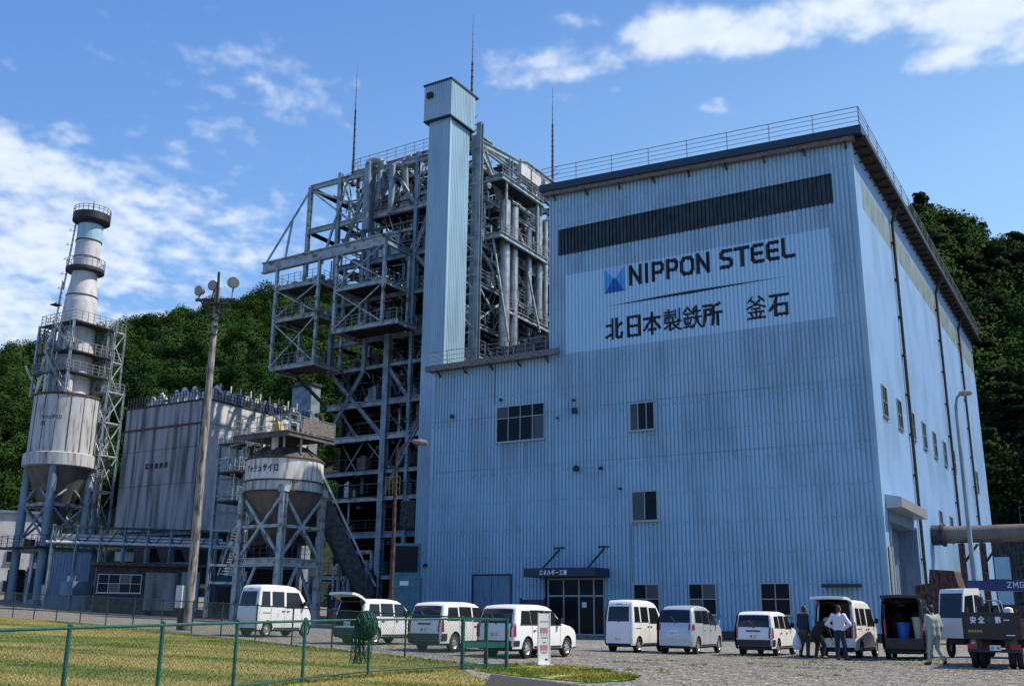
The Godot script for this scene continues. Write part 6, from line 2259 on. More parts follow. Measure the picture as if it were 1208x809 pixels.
# ---------------------------------------------------------------- poles and lamps
func build_poles() -> void:
	var g0 := gy(-21.2, 33.8)
	var o := thing("floodlight_pole", "tall weathered concrete pole with three round floodlights, standing beside the lawn", "floodlight pole", Vector3(-21.15, 0, 33.8))
	var mb := MB.new()
	mb.tube(Vector3(0, g0 - 0.4, 0), Vector3(-0.05, 15.4, 0), 0.2, 0.125, 14)
	part("pole", mb, M.pole, o)
	mb = MB.new()
	mb.tube(Vector3(0.12, 14.2, 0.1), Vector3(0.05, 16.1, 0.1), 0.06, 0.06, 8)
	part("mast_tip", mb, M.black, o)
	var rt := Vector3(0.72, 0, -0.69)
	mb = MB.new()
	mb.bar(rt * -0.95 + Vector3.UP * 14.75, rt * 0.75 + Vector3.UP * 14.9, 0.09, 0.12)
	mb.bar(rt * -0.6 + Vector3.UP * 14.6, rt * 0.5 + Vector3.UP * 14.65, 0.5, 0.06)
	mb.bar(Vector3.UP * 13.6, rt * -0.7 + Vector3.UP * 14.7, 0.06, 0.06)
	mb.bar(Vector3.UP * 13.6, rt * 0.55 + Vector3.UP * 14.8, 0.06, 0.06)
	for k in 5:
		mb.box(Vector3(0, 13.2 + 0.35 * k, 0.1) + rt * (0.12 * (k % 2)), Vector3(0.3, 0.1, 0.2))
	part("crossarm", mb, M.steel_dark, o)
	var cam_dir := Vector3(0.62, -0.1, 0.78)
	for q in [[-0.86, 15.2, 0.24, -0.75], [-0.28, 15.5, 0.24, -0.45], [0.62, 15.7, 0.27, 0.1]]:
		mb = MB.new()
		var d: Vector3 = (cam_dir + rt * q[3]).normalized()
		var f := MB.frame(Vector3.ZERO, d)
		var b := Basis(f.x, f.z, -f.y)
		var p: Vector3 = rt * q[0] + Vector3.UP * q[1]
		mb.lathe([Vector2(0, -0.32), Vector2(q[2] * 0.45, -0.3), Vector2(q[2] * 0.9, -0.1), Vector2(q[2], 0.0), Vector2(q[2] * 0.92, 0.02)], 22, p, b)
		mb.bar(p - d * 0.25, rt * q[0] + Vector3.UP * 14.8, 0.05, 0.05)
		var fl := part("floodlight", mb, M.gutter, o)
		mb = MB.new()
		mb.lathe([Vector2(q[2] * 0.93, 0.012), Vector2(q[2] * 0.6, 0.02), Vector2(0, 0.022)], 22, p, b)
		part("lens", mb, M.dish, fl)
	mb = MB.new()
	mb.box(Vector3(-0.3, g0 + 1.35, 0.2), Vector3(0.36, 0.9, 0.3))
	part("switch_box", mb, M.concrete_side, o)
	mb = MB.new()
	mb.box(Vector3(-0.28, g0 + 0.45, 0.15), Vector3(0.2, 0.9, 0.2))
	part("stub_post", mb, M.steel_dark, o)
	# curved rusty street lamp before the blue shaft
	o = thing("street_lamp", "rusty brown street lamp with a curved arm in front of the blue shaft", "street lamp", Vector3(-23.05, 0, 17.85))
	mb = MB.new()
	var pts := [Vector3(0, 0, 0), Vector3(0, 9.6, 0)]
	for k in range(1, 8):
		var a := PI * 0.5 * k / 7.0
		pts.append(Vector3(0.62 * (1 - cos(a)), 9.6 + 1.4 * sin(a), -0.5 * (1 - cos(a))))
	for k in pts.size() - 1:
		mb.tube(pts[k], pts[k + 1], 0.15 if k == 0 else 0.075, 0.085 if k == 0 else 0.07, 8)
	part("pole", mb, M.rusty, o)
	mb = MB.new()
	mb.lathe([Vector2(0, -0.5), Vector2(0.12, -0.4), Vector2(0.2, 0.0), Vector2(0.16, 0.4), Vector2(0, 0.5)], 10, Vector3(1.0, 10.98, -0.8), MB.frame(Vector3.ZERO, Vector3(0.77, -0.1, -0.63)) * Basis(Vector3.RIGHT, PI / 2))
	part("lamp_head", mb, M.gutter, o)
	# grey lamp beside the side wall
	o = thing("street_lamp", "slim grey street lamp with a rounded head beside the factory side wall", "street lamp", Vector3(7.0, 0, 18.98))
	mb = MB.new()
	mb.tube(Vector3(0, 0, 0), Vector3(0, 9.9, 0), 0.11, 0.065, 8)
	mb.tube(Vector3(0, 9.9, 0), Vector3(0.08, 10.3, 0), 0.06, 0.05, 8)
	mb.tube(Vector3(0.08, 10.3, 0), Vector3(0.3, 10.5, -0.1), 0.05, 0.05, 8)
	part("pole", mb, M.steel, o)
	mb = MB.new()
	mb.lathe([Vector2(0, -0.3), Vector2(0.1, -0.22), Vector2(0.14, 0.0), Vector2(0.1, 0.22), Vector2(0, 0.28)], 10, Vector3(0.42, 10.48, -0.16), Basis(Vector3(0, 0, 1), -PI / 2))
	part("lamp_head", mb, M.dish, o)

# ---------------------------------------------------------------- fences
func chain_link(mb: MB, a: Vector3, c: Vector3, h: float, pitch: float, t: float) -> void:
	var l := Vector2(a.x, a.z).distance_to(Vector2(c.x, c.z))
	var ux := Vector3((c.x - a.x) / l, 0, (c.z - a.z) / l)
	var up := func(x: float, y: float) -> Vector3:
		return a + ux * x + Vector3.UP * (y + (c.y - a.y) * x / l)
	for s in [0, 1]:
		var x := -h
		while x < l:
			var x0 := maxf(x, 0.0)
			var x1 := minf(x + h, l)
			if x1 > x0 + 0.01:
				var y0 := x0 - x
				var y1 := x1 - x
				if s == 0:
					mb.bar(up.call(x0, y0), up.call(x1, y1), t, t)
				else:
					mb.bar(up.call(x0, h - y0), up.call(x1, h - y1), t, t)
			x += pitch

func fence(called: String, label: String, posts: Array, h: float, m: Material, pr: float, bottom: bool, pitch: float, t: float) -> Node3D:
	var o := thing(called, label, "fence", Vector3(posts[0].x, 0, posts[0].y))
	var off := Vector3(posts[0].x, 0, posts[0].y)
	for i in posts.size():
		var p := on(posts[i].x, posts[i].y) - off
		var mb := MB.new()
		mb.tube(p - Vector3(0, 0.2, 0), p + Vector3.UP * h, pr, pr, 8)
		mb.lathe([Vector2(pr * 1.15, 0), Vector2(pr * 1.15, 0.03), Vector2(0, 0.06)], 8, p + Vector3.UP * h)
		part("post", mb, m, o)
		if i + 1 < posts.size():
			var q := on(posts[i + 1].x, posts[i + 1].y) - off
			mb = MB.new()
			mb.tube(p + Vector3.UP * (h - 0.02), q + Vector3.UP * (h - 0.02), pr * 0.75, pr * 0.75, 8)
			part("top_rail", mb, m, o)
			if bottom:
				mb = MB.new()
				mb.tube(p + Vector3.UP * 0.1, q + Vector3.UP * 0.1, pr * 0.55, pr * 0.55, 6)
				part("bottom_rail", mb, m, o)
			mb = MB.new()
			chain_link(mb, p + Vector3.UP * 0.08, q + Vector3.UP * 0.08, h - 0.12, pitch, t)
			part("wire_mesh", mb, m, o)
	return o

func build_fences() -> void:
	var near := [Vector2(-1.92, 42.2), Vector2(-2.25, 45.4), Vector2(-2.02, 47.75), Vector2(-1.66, 49.95), Vector2(-1.3, 51.95), Vector2(-0.8, 54.05), Vector2(-0.2, 56.2), Vector2(0.5, 58.3), Vector2(1.2, 60.4)]
	fence("chain_link_fence", "green chain-link fence with tubular rails along the near edge of the lawn", near, 1.22, M.fence_green, 0.033, true, 0.075, 0.0022)
	var line := [Vector2(-2.3, 40.55), Vector2(-5.5, 39.75), Vector2(-9.0, 38.85), Vector2(-11.5, 37.95), Vector2(-14.0, 37.1), Vector2(-16.6, 36.25), Vector2(-19.0, 35.5), Vector2(-21.4, 34.95), Vector2(-23.8, 34.4), Vector2(-26.2, 33.9), Vector2(-28.7, 33.35), Vector2(-31.0, 32.95), Vector2(-33.3, 32.55), Vector2(-35.6, 32.15), Vector2(-38.0, 31.7), Vector2(-40.4, 31.2), Vector2(-43.0, 30.6)]
	fence("chain_link_fence", "dark thin chain-link fence along the far edge of the lawn before the parked vans", line, 1.2, M.fence_dark, 0.026, false, 0.12, 0.0028)
	# gate
	var a := on(-1.92, 42.2)
	var c := on(-1.55, 41.55)
	var o := thing("fence_gate", "small green tubular gate at the right end of the near fence", "gate", a)
	var w := Vector3(0.62, 0, -1.1)
	for s in [0.02, 0.55, 1.0]:
		var mb := MB.new()
		mb.box(w * s + Vector3(0, 0.62, 0), Vector3(0.07 if s != 0.55 else 0.05, 1.25, 0.07 if s != 0.55 else 0.05))
		part("stile", mb, M.fence_green, o)
	for y in [[0.1, 0.06], [0.58, 0.13], [1.2, 0.06]]:
		var mb := MB.new()
		mb.bar(w * 0.03 + Vector3.UP * y[0], w * 0.98 + Vector3.UP * y[0], 0.04, y[1])
		part("rail", mb, M.fence_green, o)
	var mesh := MB.new()
	chain_link(mesh, w * 0.03 + Vector3.UP * 0.12, w * 0.98 + Vector3.UP * 0.12, 1.05, 0.075, 0.003)
	part("wire_mesh", mesh, M.fence_green, o)
	var lm := MB.new()
	lm.box(w * 0.55 + Vector3(0, 0.3, 0.04), Vector3(0.06, 0.16, 0.05))
	part("drop_bolt", lm, M.trim, o)

# ---------------------------------------------------------------- vehicles
class Car:
	var L := 4.0
	var W := 1.7
	var H := 1.5
	var up := []          # outline from the rear bumper over the roof to the front bumper: Vector2(along, height)
	var bot := 0.27
	var wheels := [0.7, 3.2]
	var wr := 0.29
	var belt := 0.95
	var tum := 0.14
	var r := 0.075
	func y_top(x: float) -> float:
		for i in up.size() - 1:
			if x <= up[i + 1].x:
				var d: float = up[i + 1].x - up[i].x
				if d < 0.0001:
					return maxf(up[i].y, up[i + 1].y)
				return lerpf(up[i].y, up[i + 1].y, (x - up[i].x) / d)
		return up[-1].y
	func hw(x: float, y: float) -> float:
		var w := W * 0.5
		if x < 0.3: w -= 0.05 * pow(1.0 - x / 0.3, 2)
		if x > L - 0.7: w -= 0.16 * pow((x - L + 0.7) / 0.7, 2)
		if y > belt: w -= (y - belt) * tum
		if y < 0.55: w -= 0.04 * pow((0.55 - y) / 0.3, 2)
		return w
	func edge(x: float, y: float) -> float:
		var d := 9.0
		var p := Vector2(x, y)
		for i in up.size() - 1:
			d = minf(d, Geometry2D.get_closest_point_to_segment(p, up[i], up[i + 1]).distance_to(p))
		return d
	func side(x: float, y: float) -> float:
		var d := edge(x, y)
		var s := hw(x, y)
		if d < r:
			s -= r * (1.0 - sqrt(maxf(0.0, 1.0 - pow(1.0 - d / r, 2))))
		return s
	func pos(x: float, y: float, lat: float) -> Vector3:
		return Vector3(lat, y, L * 0.5 - x)     # heads towards -z
	func at_s(s: float) -> Vector2:
		var left := s
		for i in up.size() - 1:
			var d: float = up[i].distance_to(up[i + 1])
			if left <= d:
				return up[i].lerp(up[i + 1], left / d)
			left -= d
		return up[-1]
	func length() -> float:
		var t := 0.0
		for i in up.size() - 1:
			t += up[i].distance_to(up[i + 1])
		return t
	func s_at(y: float, front := false) -> float:      # arc length where the outline passes height y
		var t := 0.0
		var found := 0.0
		for i in up.size() - 1:
			var a: Vector2 = up[i]
			var b: Vector2 = up[i + 1]
			if (a.y - y) * (b.y - y) <= 0.0 and absf(a.y - b.y) > 0.001:
				found = t + a.distance_to(b) * (y - a.y) / (b.y - a.y)
				if not front:
					return found
			t += a.distance_to(b)
		return found
	func grid(mb: MB, nu: int, nv: int, f: Callable) -> void:
		var p := []
		for i in nu + 1:
			var row := []
			for j in nv + 1:
				row.append(f.call(float(i) / nu, float(j) / nv))
			p.append(row)
		var nn := []
		for i in nu + 1:
			var row := []
			for j in nv + 1:
				var du: Vector3 = p[mini(i + 1, nu)][j] - p[maxi(i - 1, 0)][j]
				var dv: Vector3 = p[i][mini(j + 1, nv)] - p[i][maxi(j - 1, 0)]
				row.append(du.cross(dv).normalized())
			nn.append(row)
		for i in nu:
			for j in nv:
				mb.quadn(p[i][j], p[i + 1][j], p[i + 1][j + 1], p[i][j + 1], nn[i][j], nn[i + 1][j], nn[i + 1][j + 1], nn[i][j + 1])
	func wrap_patch(mb: MB, s0: float, s1: float, v0: float, v1: float, off: float, nu := 10, nv := 8) -> void:
		grid(mb, nv, nu, func(a: float, b: float):
			var q := at_s(lerpf(s0, s1, b))
			var q2 := at_s(lerpf(s0, s1, b) + 0.02)
			var t := (q2 - q).normalized()
			var n := Vector2(-t.y, t.x)
			var v := lerpf(v0, v1, a)
			var w := hw(q.x, q.y) - r
			var crown := 0.02 * (1.0 - v * v)
			return pos(q.x + n.x * (off + crown), q.y + n.y * (off + crown), v * w))
	func side_patch(mb: MB, sg: float, c: Array, off: float, nu := 6, nv := 4) -> void:
		# c: rear-bottom, front-bottom, front-top, rear-top corners as Vector2
		grid(mb, nu, nv, func(a: float, b: float):
			var q: Vector2 = c[0].lerp(c[1], a).lerp(c[3].lerp(c[2], a), b)
			return pos(q.x, q.y, sg * (hw(q.x, q.y) + off)))
	func y_bot(x: float) -> float:
		var y := bot
		for w in wheels:
			var R := wr + 0.055
			var d: float = absf(x - w)
			if d < R:
				y = maxf(y, wr + sqrt(R * R - d * d))
		return y
	func body(open_lo := -1.0, open_hi := -1.0) -> MB:
		var mb := MB.new()
		var xs := []
		var n := 46
		for i in n + 1:
			xs.append(L * i / n)
		for p in up:
			xs.append(clampf(p.x, 0, L))
		for k in [0.01, 0.02, 0.04]:
			xs.append(k); xs.append(L - k)
		for w in wheels:
			var R := wr + 0.055
			for k in 13:
				xs.append(w - R * cos(PI * k / 12.0))
			xs.append(w - R - 0.002); xs.append(w + R + 0.002)
		xs.sort()
		var rows := [0.0, 0.12, 0.28, 0.44, 0.6, 0.74, 0.85, 0.92, 0.96, 0.985, 1.0]
		for sg in [-1.0, 1.0]:
			var P := []
			for x in xs:
				var col := []
				var y0 := y_bot(x)
				var y1 := maxf(y_top(x), y0)
				for f in rows:
					var y := lerpf(y0, y1, f)
					col.append(pos(x, y, sg * side(x, y)))
				P.append(col)
			var N := []
			for i in xs.size():
				var col := []
				for j in rows.size():
					var du: Vector3 = P[mini(i + 1, xs.size() - 1)][j] - P[maxi(i - 1, 0)][j]
					var dv: Vector3 = P[i][mini(j + 1, rows.size() - 1)] - P[i][maxi(j - 1, 0)]
					var m := dv.cross(du)
					if m.length() < 1e-9:
						m = Vector3(sg, 0, 0)
					m = m.normalized()
					if m.x * sg < 0:
						m = -m
					col.append(m)
				N.append(col)
			for i in xs.size() - 1:
				if xs[i + 1] - xs[i] < 0.0005:
					continue
				for j in rows.size() - 1:
					mb.quadn(P[i][j], P[i + 1][j], P[i + 1][j + 1], P[i][j + 1], N[i][j], N[i + 1][j], N[i + 1][j + 1], N[i][j + 1])
		var t := length()
		if open_lo < 0.0:
			wrap_patch(mb, 0, t, -1, 1, 0, 60, 12)
		else:
			wrap_patch(mb, 0, open_lo, -1, 1, 0, 6, 12)
			wrap_patch(mb, open_hi, t, -1, 1, 0, 50, 12)
			wrap_patch(mb, open_lo, open_hi, -1, -0.9, 0, 12, 2)
			wrap_patch(mb, open_lo, open_hi, 0.9, 1, 0, 12, 2)
		return mb

func add_wheel(o: Node3D, p: Vector3, r: float, sg: float) -> void:
	var mb := MB.new()
	var b := Basis(Vector3(0, 0, 1), -PI / 2 * sg)   # local up points outwards
	var w := 0.19
	mb.lathe([Vector2(r * 0.62, -w), Vector2(r * 0.93, -w), Vector2(r, -w * 0.8), Vector2(r, -w * 0.2), Vector2(r * 0.94, 0), Vector2(r * 0.64, 0.005), Vector2(r * 0.62, -0.03)], 22, p, b)
	var wh := part("wheel", mb, M.tyre, o)
	mb = MB.new()
	mb.lathe([Vector2(r * 0.63, -0.05), Vector2(r * 0.63, -0.005), Vector2(r * 0.55, -0.03), Vector2(r * 0.24, -0.012), Vector2(r * 0.16, 0.0), Vector2(0, 0.0)], 22, p, b)
	var f := MB.frame(Vector3.ZERO, Vector3(sg, 0, 0))
	part("rim", mb, M.rim, wh)
	mb = MB.new()
	for k in 7:
		var a := TAU * k / 7
		mb.box(p + Vector3(sg * -0.012, sin(a) * r * 0.42, cos(a) * r * 0.42), Vector3(0.012, r * 0.13, r * 0.13), Basis(Vector3.RIGHT, -a))
	part("rim_hole", mb, M.tyre, wh)

func vehicle(called: String, label: String, cat: String, group: String, c: Car, paint_m: Material, opt: Dictionary) -> Node3D:
	var o := thing(called, label, cat, Vector3.ZERO, 0.0, group)
	var mb: MB
	var lo: float = c.s_at(opt.get("gate_low", 0.6)) if opt.get("open", false) else -1.0
	var hi: float = c.s_at(opt.get("gate_high", 1.4)) if opt.get("open", false) else -1.0
	part("body", c.body(lo, hi), paint_m, o)
	# floor pan and wheel housings
	mb = MB.new()
	mb.box2(Vector3(-c.W * 0.5 + 0.25, 0.2, -c.L * 0.5 + 0.3), Vector3(c.W * 0.5 - 0.25, 0.5 if opt.get("open", false) else 0.72, c.L * 0.5 - 0.15))
	mb.box2(Vector3(-c.W * 0.5 + 0.07, 0.24, -c.L * 0.5 + 0.2), Vector3(c.W * 0.5 - 0.07, 0.29, c.L * 0.5 - 0.1))
	part("floor_pan", mb, M.inside, o)
	for x in c.wheels:
		for sg in [-1.0, 1.0]:
			add_wheel(o, Vector3(sg * (c.W * 0.5 - 0.035), c.wr, c.L * 0.5 - x), c.wr, sg)
	# side windows
	for w in opt.get("windows", []):
		for sg in [-1.0, 1.0]:
			mb = MB.new()
			c.side_patch(mb, sg, [Vector2(w[0], w[4]), Vector2(w[1], w[4]), Vector2(w[3], w[5]), Vector2(w[2], w[5])], 0.006)
			part("window", mb, M.car_glass, o)
			if opt.get("trim_glass", true):
				mb = MB.new()
				c.side_patch(mb, sg, [Vector2(w[0] - 0.02, w[4] - 0.025), Vector2(w[1] + 0.02, w[4] - 0.025), Vector2(w[1] + 0.02, w[4]), Vector2(w[0] - 0.02, w[4])], 0.008, 4, 1)
				part("window_trim", mb, M.trim, o)
	# door seams and handles
	for x in opt.get("seams", []):
		for sg in [-1.0, 1.0]:
			mb = MB.new()
			c.side_patch(mb, sg, [Vector2(x, 0.36), Vector2(x + 0.014, 0.36), Vector2(x + 0.014, c.belt + 0.02), Vector2(x, c.belt + 0.02)], 0.003, 1, 5)
			part("door_seam", mb, M.trim, o)
	for x in opt.get("handles", []):
		for sg in [-1.0, 1.0]:
			mb = MB.new()
			mb.box(c.pos(x, c.belt - 0.14, sg * (c.hw(x, c.belt - 0.14) + 0.012)), Vector3(0.03, 0.035, 0.14))
			part("door_handle", mb, M.trim if opt.get("dark_handles", true) else paint_m, o)
	for sg in [-1.0, 1.0]:
		mb = MB.new()
		c.side_patch(mb, sg, [Vector2(c.wheels[0] + c.wr + 0.1, c.bot + 0.01), Vector2(c.wheels[1] - c.wr - 0.1, c.bot + 0.01), Vector2(c.wheels[1] - c.wr - 0.1, c.bot + 0.07), Vector2(c.wheels[0] + c.wr + 0.1, c.bot + 0.07)], 0.004, 6, 1)
		part("sill", mb, M.trim, o)
		mb = MB.new()
		for k in 2:
			var xw: float = c.wheels[k]
			for i in 10:
				var a0 := PI * i / 10.0
				var a1 := PI * (i + 1) / 10.0
				var R := c.wr + 0.05
				var li: float = sg * (c.W * 0.5 - 0.3)
				var lo2: float = sg * (c.W * 0.5 - 0.055)
				mb.quad(c.pos(xw - R * cos(a0), c.wr + R * sin(a0), li), c.pos(xw - R * cos(a1), c.wr + R * sin(a1), li), c.pos(xw - R * cos(a1), c.wr + R * sin(a1), lo2), c.pos(xw - R * cos(a0), c.wr + R * sin(a0), lo2))
		part("arch_liner", mb, M.inside, o)
		if sg > 0.0:
			mb = MB.new()
			var xf: float = c.wheels[0] + 0.5
			c.side_patch(mb, sg, [Vector2(xf, 0.72), Vector2(xf + 0.17, 0.72), Vector2(xf + 0.17, 0.88), Vector2(xf, 0.88)], 0.003, 2, 2)
			part("fuel_flap", mb, M.car_seam if paint_m == M.car_white else paint_m, o)
	if opt.has("rail_line"):
		mb = MB.new()
		var q: Array = opt.rail_line
		c.side_patch(mb, 1.0, [Vector2(q[0], q[2]), Vector2(q[1], q[2]), Vector2(q[1], q[2] + 0.03), Vector2(q[0], q[2] + 0.03)], 0.004, 3, 1)
		part("slide_rail", mb, M.trim, o)
	# windscreen
	var t := c.length()
	var fw: Array = opt.windscreen
	mb = MB.new()
	c.wrap_patch(mb, c.s_at(fw[1], true), c.s_at(fw[0], true), -0.94, 0.94, 0.006)
	part("windscreen", mb, M.car_glass, o)
	# rear door with glass, handle, plate and wiper
	var rw: Array = opt.rear_window
	if not opt.get("open", false):
		mb = MB.new()
		c.wrap_patch(mb, c.s_at(rw[0]), c.s_at(rw[1]), -rw[2], rw[2], 0.006)
		part("rear_window", mb, M.car_glass, o)
		mb = MB.new()
		var s0 := c.s_at(rw[0])
		var q := c.at_s(s0 + 0.03)
		mb.bar(c.pos(q.x - 0.05, q.y, 0.02), c.pos(q.x + 0.02, q.y + 0.22, -0.22), 0.018, 0.018)
		mb.box(c.pos(q.x - 0.03, q.y - 0.02, 0.02), Vector3(0.07, 0.05, 0.06))
		part("wiper", mb, M.trim, o)
		for sg in [-1, 1]:
			mb = MB.new()
			c.wrap_patch(mb, c.s_at(0.62), c.s_at(rw[1]) + 0.12, sg * 0.985 - 0.006, sg * 0.985 + 0.006, 0.003, 14, 1)
			part("door_seam", mb, M.trim, o)
	if opt.has("garnish"):
		mb = MB.new()
		c.wrap_patch(mb, c.s_at(opt.garnish), c.s_at(opt.garnish + 0.05), -0.42, 0.42, 0.02, 2, 4)
		part("rear_handle", mb, M.trim, o)
	var py: float = opt.get("plate_y", 0.62)
	mb = MB.new()
	var q2 := c.at_s(c.s_at(py))
	mb.box(c.pos(q2.x - 0.03, py, 0.0), Vector3(0.33, 0.165, 0.015))
	var pl := part("number_plate", mb, M.plate_yellow if opt.get("yellow", false) else M.plate_white, o)
	mb = MB.new()
	write_flat(mb, "20 14", c.pos(q2.x - 0.04, py - 0.055, -0.13), Vector3.RIGHT, Vector3.UP, Vector2(0.04, 0.075), 0.052, 0.012)
	part("lettering", mb, M.navy, pl)
	# bumpers
	var bm: Material = opt.get("bumper", paint_m)
	mb = MB.new()
	c.wrap_patch(mb, c.s_at(c.up[0].y + 0.005), c.s_at(opt.get("bumper_top", 0.56)), -1.0, 1.0, 0.025, 4, 8)
	part("rear_bumper", mb, bm, o)
	for sg in [-1.0, 1.0]:
		mb = MB.new()
		c.side_patch(mb, sg, [Vector2(0.02, c.up[0].y), Vector2(0.32, c.up[0].y), Vector2(0.32, opt.get("bumper_top", 0.56)), Vector2(0.02, opt.get("bumper_top", 0.56))], 0.007, 4, 2)
		part("bumper_corner", mb, bm, o)
	mb = MB.new()
	c.wrap_patch(mb, t - 0.22, t - 0.01, -1.0, 1.0, 0.02, 4, 8)
	part("front_bumper", mb, bm, o)
	# lamps
	var tl: Array = opt.tail
	for sg in [-1.0, 1.0]:
		mb = MB.new()
		if tl[2] > 0.0:
			c.wrap_patch(mb, c.s_at(tl[0]), c.s_at(tl[1]), sg * (1.0 - tl[2]), sg * 1.0, 0.010, 5, 2)
		if tl[3] > 0.0:
			var xr := c.at_s(c.s_at(lerpf(tl[0], tl[1], 0.5))).x
			c.side_patch(mb, sg, [Vector2(xr + 0.005, tl[0]), Vector2(xr + tl[3], tl[0] + 0.03), Vector2(xr + tl[3] * 0.8, tl[1]), Vector2(xr + 0.03, tl[1])], 0.006, 3, 4)
		part("tail_lamp", mb, M.lamp_red, o)
		mb = MB.new()
		c.wrap_patch(mb, t - 0.52, t - 0.32, sg * 0.6, sg * 0.98, 0.012, 3, 3)
		part("head_lamp", mb, M.lamp_clear, o)
		mb = MB.new()
		var mx: float = opt.mirror
		var my := c.belt + 0.14
		mb.box(c.pos(mx, my, sg * (c.hw(mx, my) + 0.12)), Vector3(0.17, 0.17, 0.1))
		mb.bar(c.pos(mx, my - 0.06, sg * (c.hw(mx, my) - 0.01)), c.pos(mx, my - 0.03, sg * (c.hw(mx, my) + 0.1)), 0.05, 0.05)
		part("mirror", mb, M.trim if opt.get("dark_mirror", true) else paint_m, o)
	if opt.get("brake_light", false):
		mb = MB.new()
		var q := c.at_s(c.s_at(rw[1]) + 0.09)
		mb.box(c.pos(q.x - 0.01, q.y, 0), Vector3(0.3, 0.045, 0.03))
		part("brake_light", mb, M.trim, o)
	if opt.get("open", false):
		# hollow load bay, seat backs and the raised tailgate
		var hw := c.W * 0.5 - 0.1
		var x1: float = opt.get("bay", 2.2)
		var y1: float = opt.gate_high - 0.06
		mb = MB.new()
		var z0 := c.L * 0.5 - 0.06
		var z1 := c.L * 0.5 - x1
		mb.quad(Vector3(-hw, 0.6, z0), Vector3(-hw, 0.6, z1), Vector3(-hw + 0.08, y1, z1), Vector3(-hw + 0.08, y1, z0 - 0.1))
		mb.quad(Vector3(hw, 0.6, z1), Vector3(hw, 0.6, z0), Vector3(hw - 0.08, y1, z0 - 0.1), Vector3(hw - 0.08, y1, z1))
		mb.quad(Vector3(-hw, 0.6, z0), Vector3(hw, 0.6, z0), Vector3(hw, 0.6, z1), Vector3(-hw, 0.6, z1))
		mb.quad(Vector3(-hw, y1, z1), Vector3(hw, y1, z1), Vector3(hw, y1, z0 - 0.1), Vector3(-hw, y1, z0 - 0.1))
		part("load_bay", mb, M.inside, o)
		for sx in [-0.36, 0.36]:
			mb = MB.new()
			mb.box(Vector3(sx, 0.98, z1 + 0.1), Vector3(0.55, 0.75, 0.16))
			mb.box(Vector3(sx, 1.46, z1 + 0.1), Vector3(0.28, 0.2, 0.12))
			part("seat", mb, M.trim, o)
		var hinge := c.at_s(hi)
		var gl: float = opt.gate_high - opt.gate_low
		var ang: float = opt.get("gate_angle", 0.05)
		var dir := Vector2(-cos(ang), sin(ang))
		var p0 := c.pos(hinge.x, hinge.y - 0.02, 0)
		var d3 := Vector3(0, dir.y, -dir.x)
		var up3 := Vector3(0, d3.z, -d3.y)
		if up3.y < 0: up3 = -up3
		var gw := (c.hw(0.3, 1.2) - c.r) * 0.96
		mb = MB.new()
		var bow := func(a: float, b: float, th: float) -> Vector3:
			var v := a * 2 - 1
			return p0 + d3 * (b * gl) + up3 * (th + 0.10 * sin(b * 2.2) - 0.02 * v * v) + Vector3(v * gw * (1.0 - 0.06 * b * b), 0, 0)
		c.grid(mb, 8, 10, func(a: float, b: float): return bow.call(a, b, 0.05))
		for e in [0.0, 1.0]:
			c.grid(mb, 10, 1, func(a: float, b: float): return bow.call(e, a, lerpf(-0.03, 0.05, b)))
		c.grid(mb, 8, 1, func(a: float, b: float): return bow.call(a, 1.0, lerpf(-0.03, 0.05, b)))
		var tg := part("tailgate", mb, paint_m, o)
		mb = MB.new()
		c.grid(mb, 8, 10, func(a: float, b: float): return bow.call(a, b, -0.03))
		part("inner_panel", mb, opt.get("gate_inner", M.hatch_inner), tg)
		mb = MB.new()
		c.grid(mb, 6, 4, func(a: float, b: float): return bow.call(lerpf(0.08, 0.92, a), lerpf(0.1, 0.5, b), -0.036))
		part("rear_window", mb, M.car_glass, tg)
		mb = MB.new()
		c.grid(mb, 6, 4, func(a: float, b: float): return bow.call(lerpf(0.08, 0.92, a), lerpf(0.1, 0.5, b), 0.056))
		part("rear_window", mb, M.car_glass, tg)
		for sx in [-1.0, 1.0]:
			mb = MB.new()
			mb.bar(c.pos(0.12, 1.0, sx * hw), p0 + d3 * (gl * 0.42) + Vector3(sx * gw * 0.93, -0.03, 0), 0.022, 0.022)
			part("gas_strut", mb, M.trim, tg)
	return o

func park(o: Node3D, rear: Vector2, turn: float, l: float, k := 0.85) -> void:
	o.rotation.y = turn
	o.scale = Vector3(k, 1.0, k)
	var h := Vector3(0, 0, -1).rotated(Vector3.UP, turn)
	var p := Vector3(rear.x, 0, rear.y) + h * l * 0.5 * k
	o.position = on(p.x, p.z)

func kei_van() -> Car:
	var c := Car.new()
	c.L = 3.395; c.W = 1.475; c.H = 1.9
	c.up = [Vector2(0, 0.33), Vector2(0.0, 0.78), Vector2(0.03, 1.0), Vector2(0.09, 1.4), Vector2(0.16, 1.7), Vector2(0.23, 1.83), Vector2(0.36, 1.885), Vector2(0.9, 1.905), Vector2(1.8, 1.89), Vector2(2.25, 1.83), Vector2(2.5, 1.72), Vector2(2.8, 1.42), Vector2(3.06, 1.08), Vector2(3.22, 0.95), Vector2(3.34, 0.82), Vector2(3.39, 0.6), Vector2(3.395, 0.33)]
	c.wheels = [0.62, 2.95]; c.wr = 0.28; c.belt = 1.08; c.tum = 0.13
	return c

func van_options() -> Dictionary:
	return {"windows": [[0.2, 0.72, 0.27, 0.72, 1.12, 1.66], [0.84, 1.55, 0.84, 1.55, 1.12, 1.66], [1.68, 2.78, 1.68, 2.42, 1.08, 1.64]], "seams": [0.78, 1.6, 2.62], "handles": [1.5, 1.78], "windscreen": [1.1, 1.76], "rear_window": [1.12, 1.66, 0.86], "tail": [0.42, 0.52, 0.28, 0.0], "mirror": 2.72, "plate_y": 0.5, "yellow": true, "bumper_top": 0.58, "brake_light": true, "rail_line": [0.12, 0.78, 0.86]}

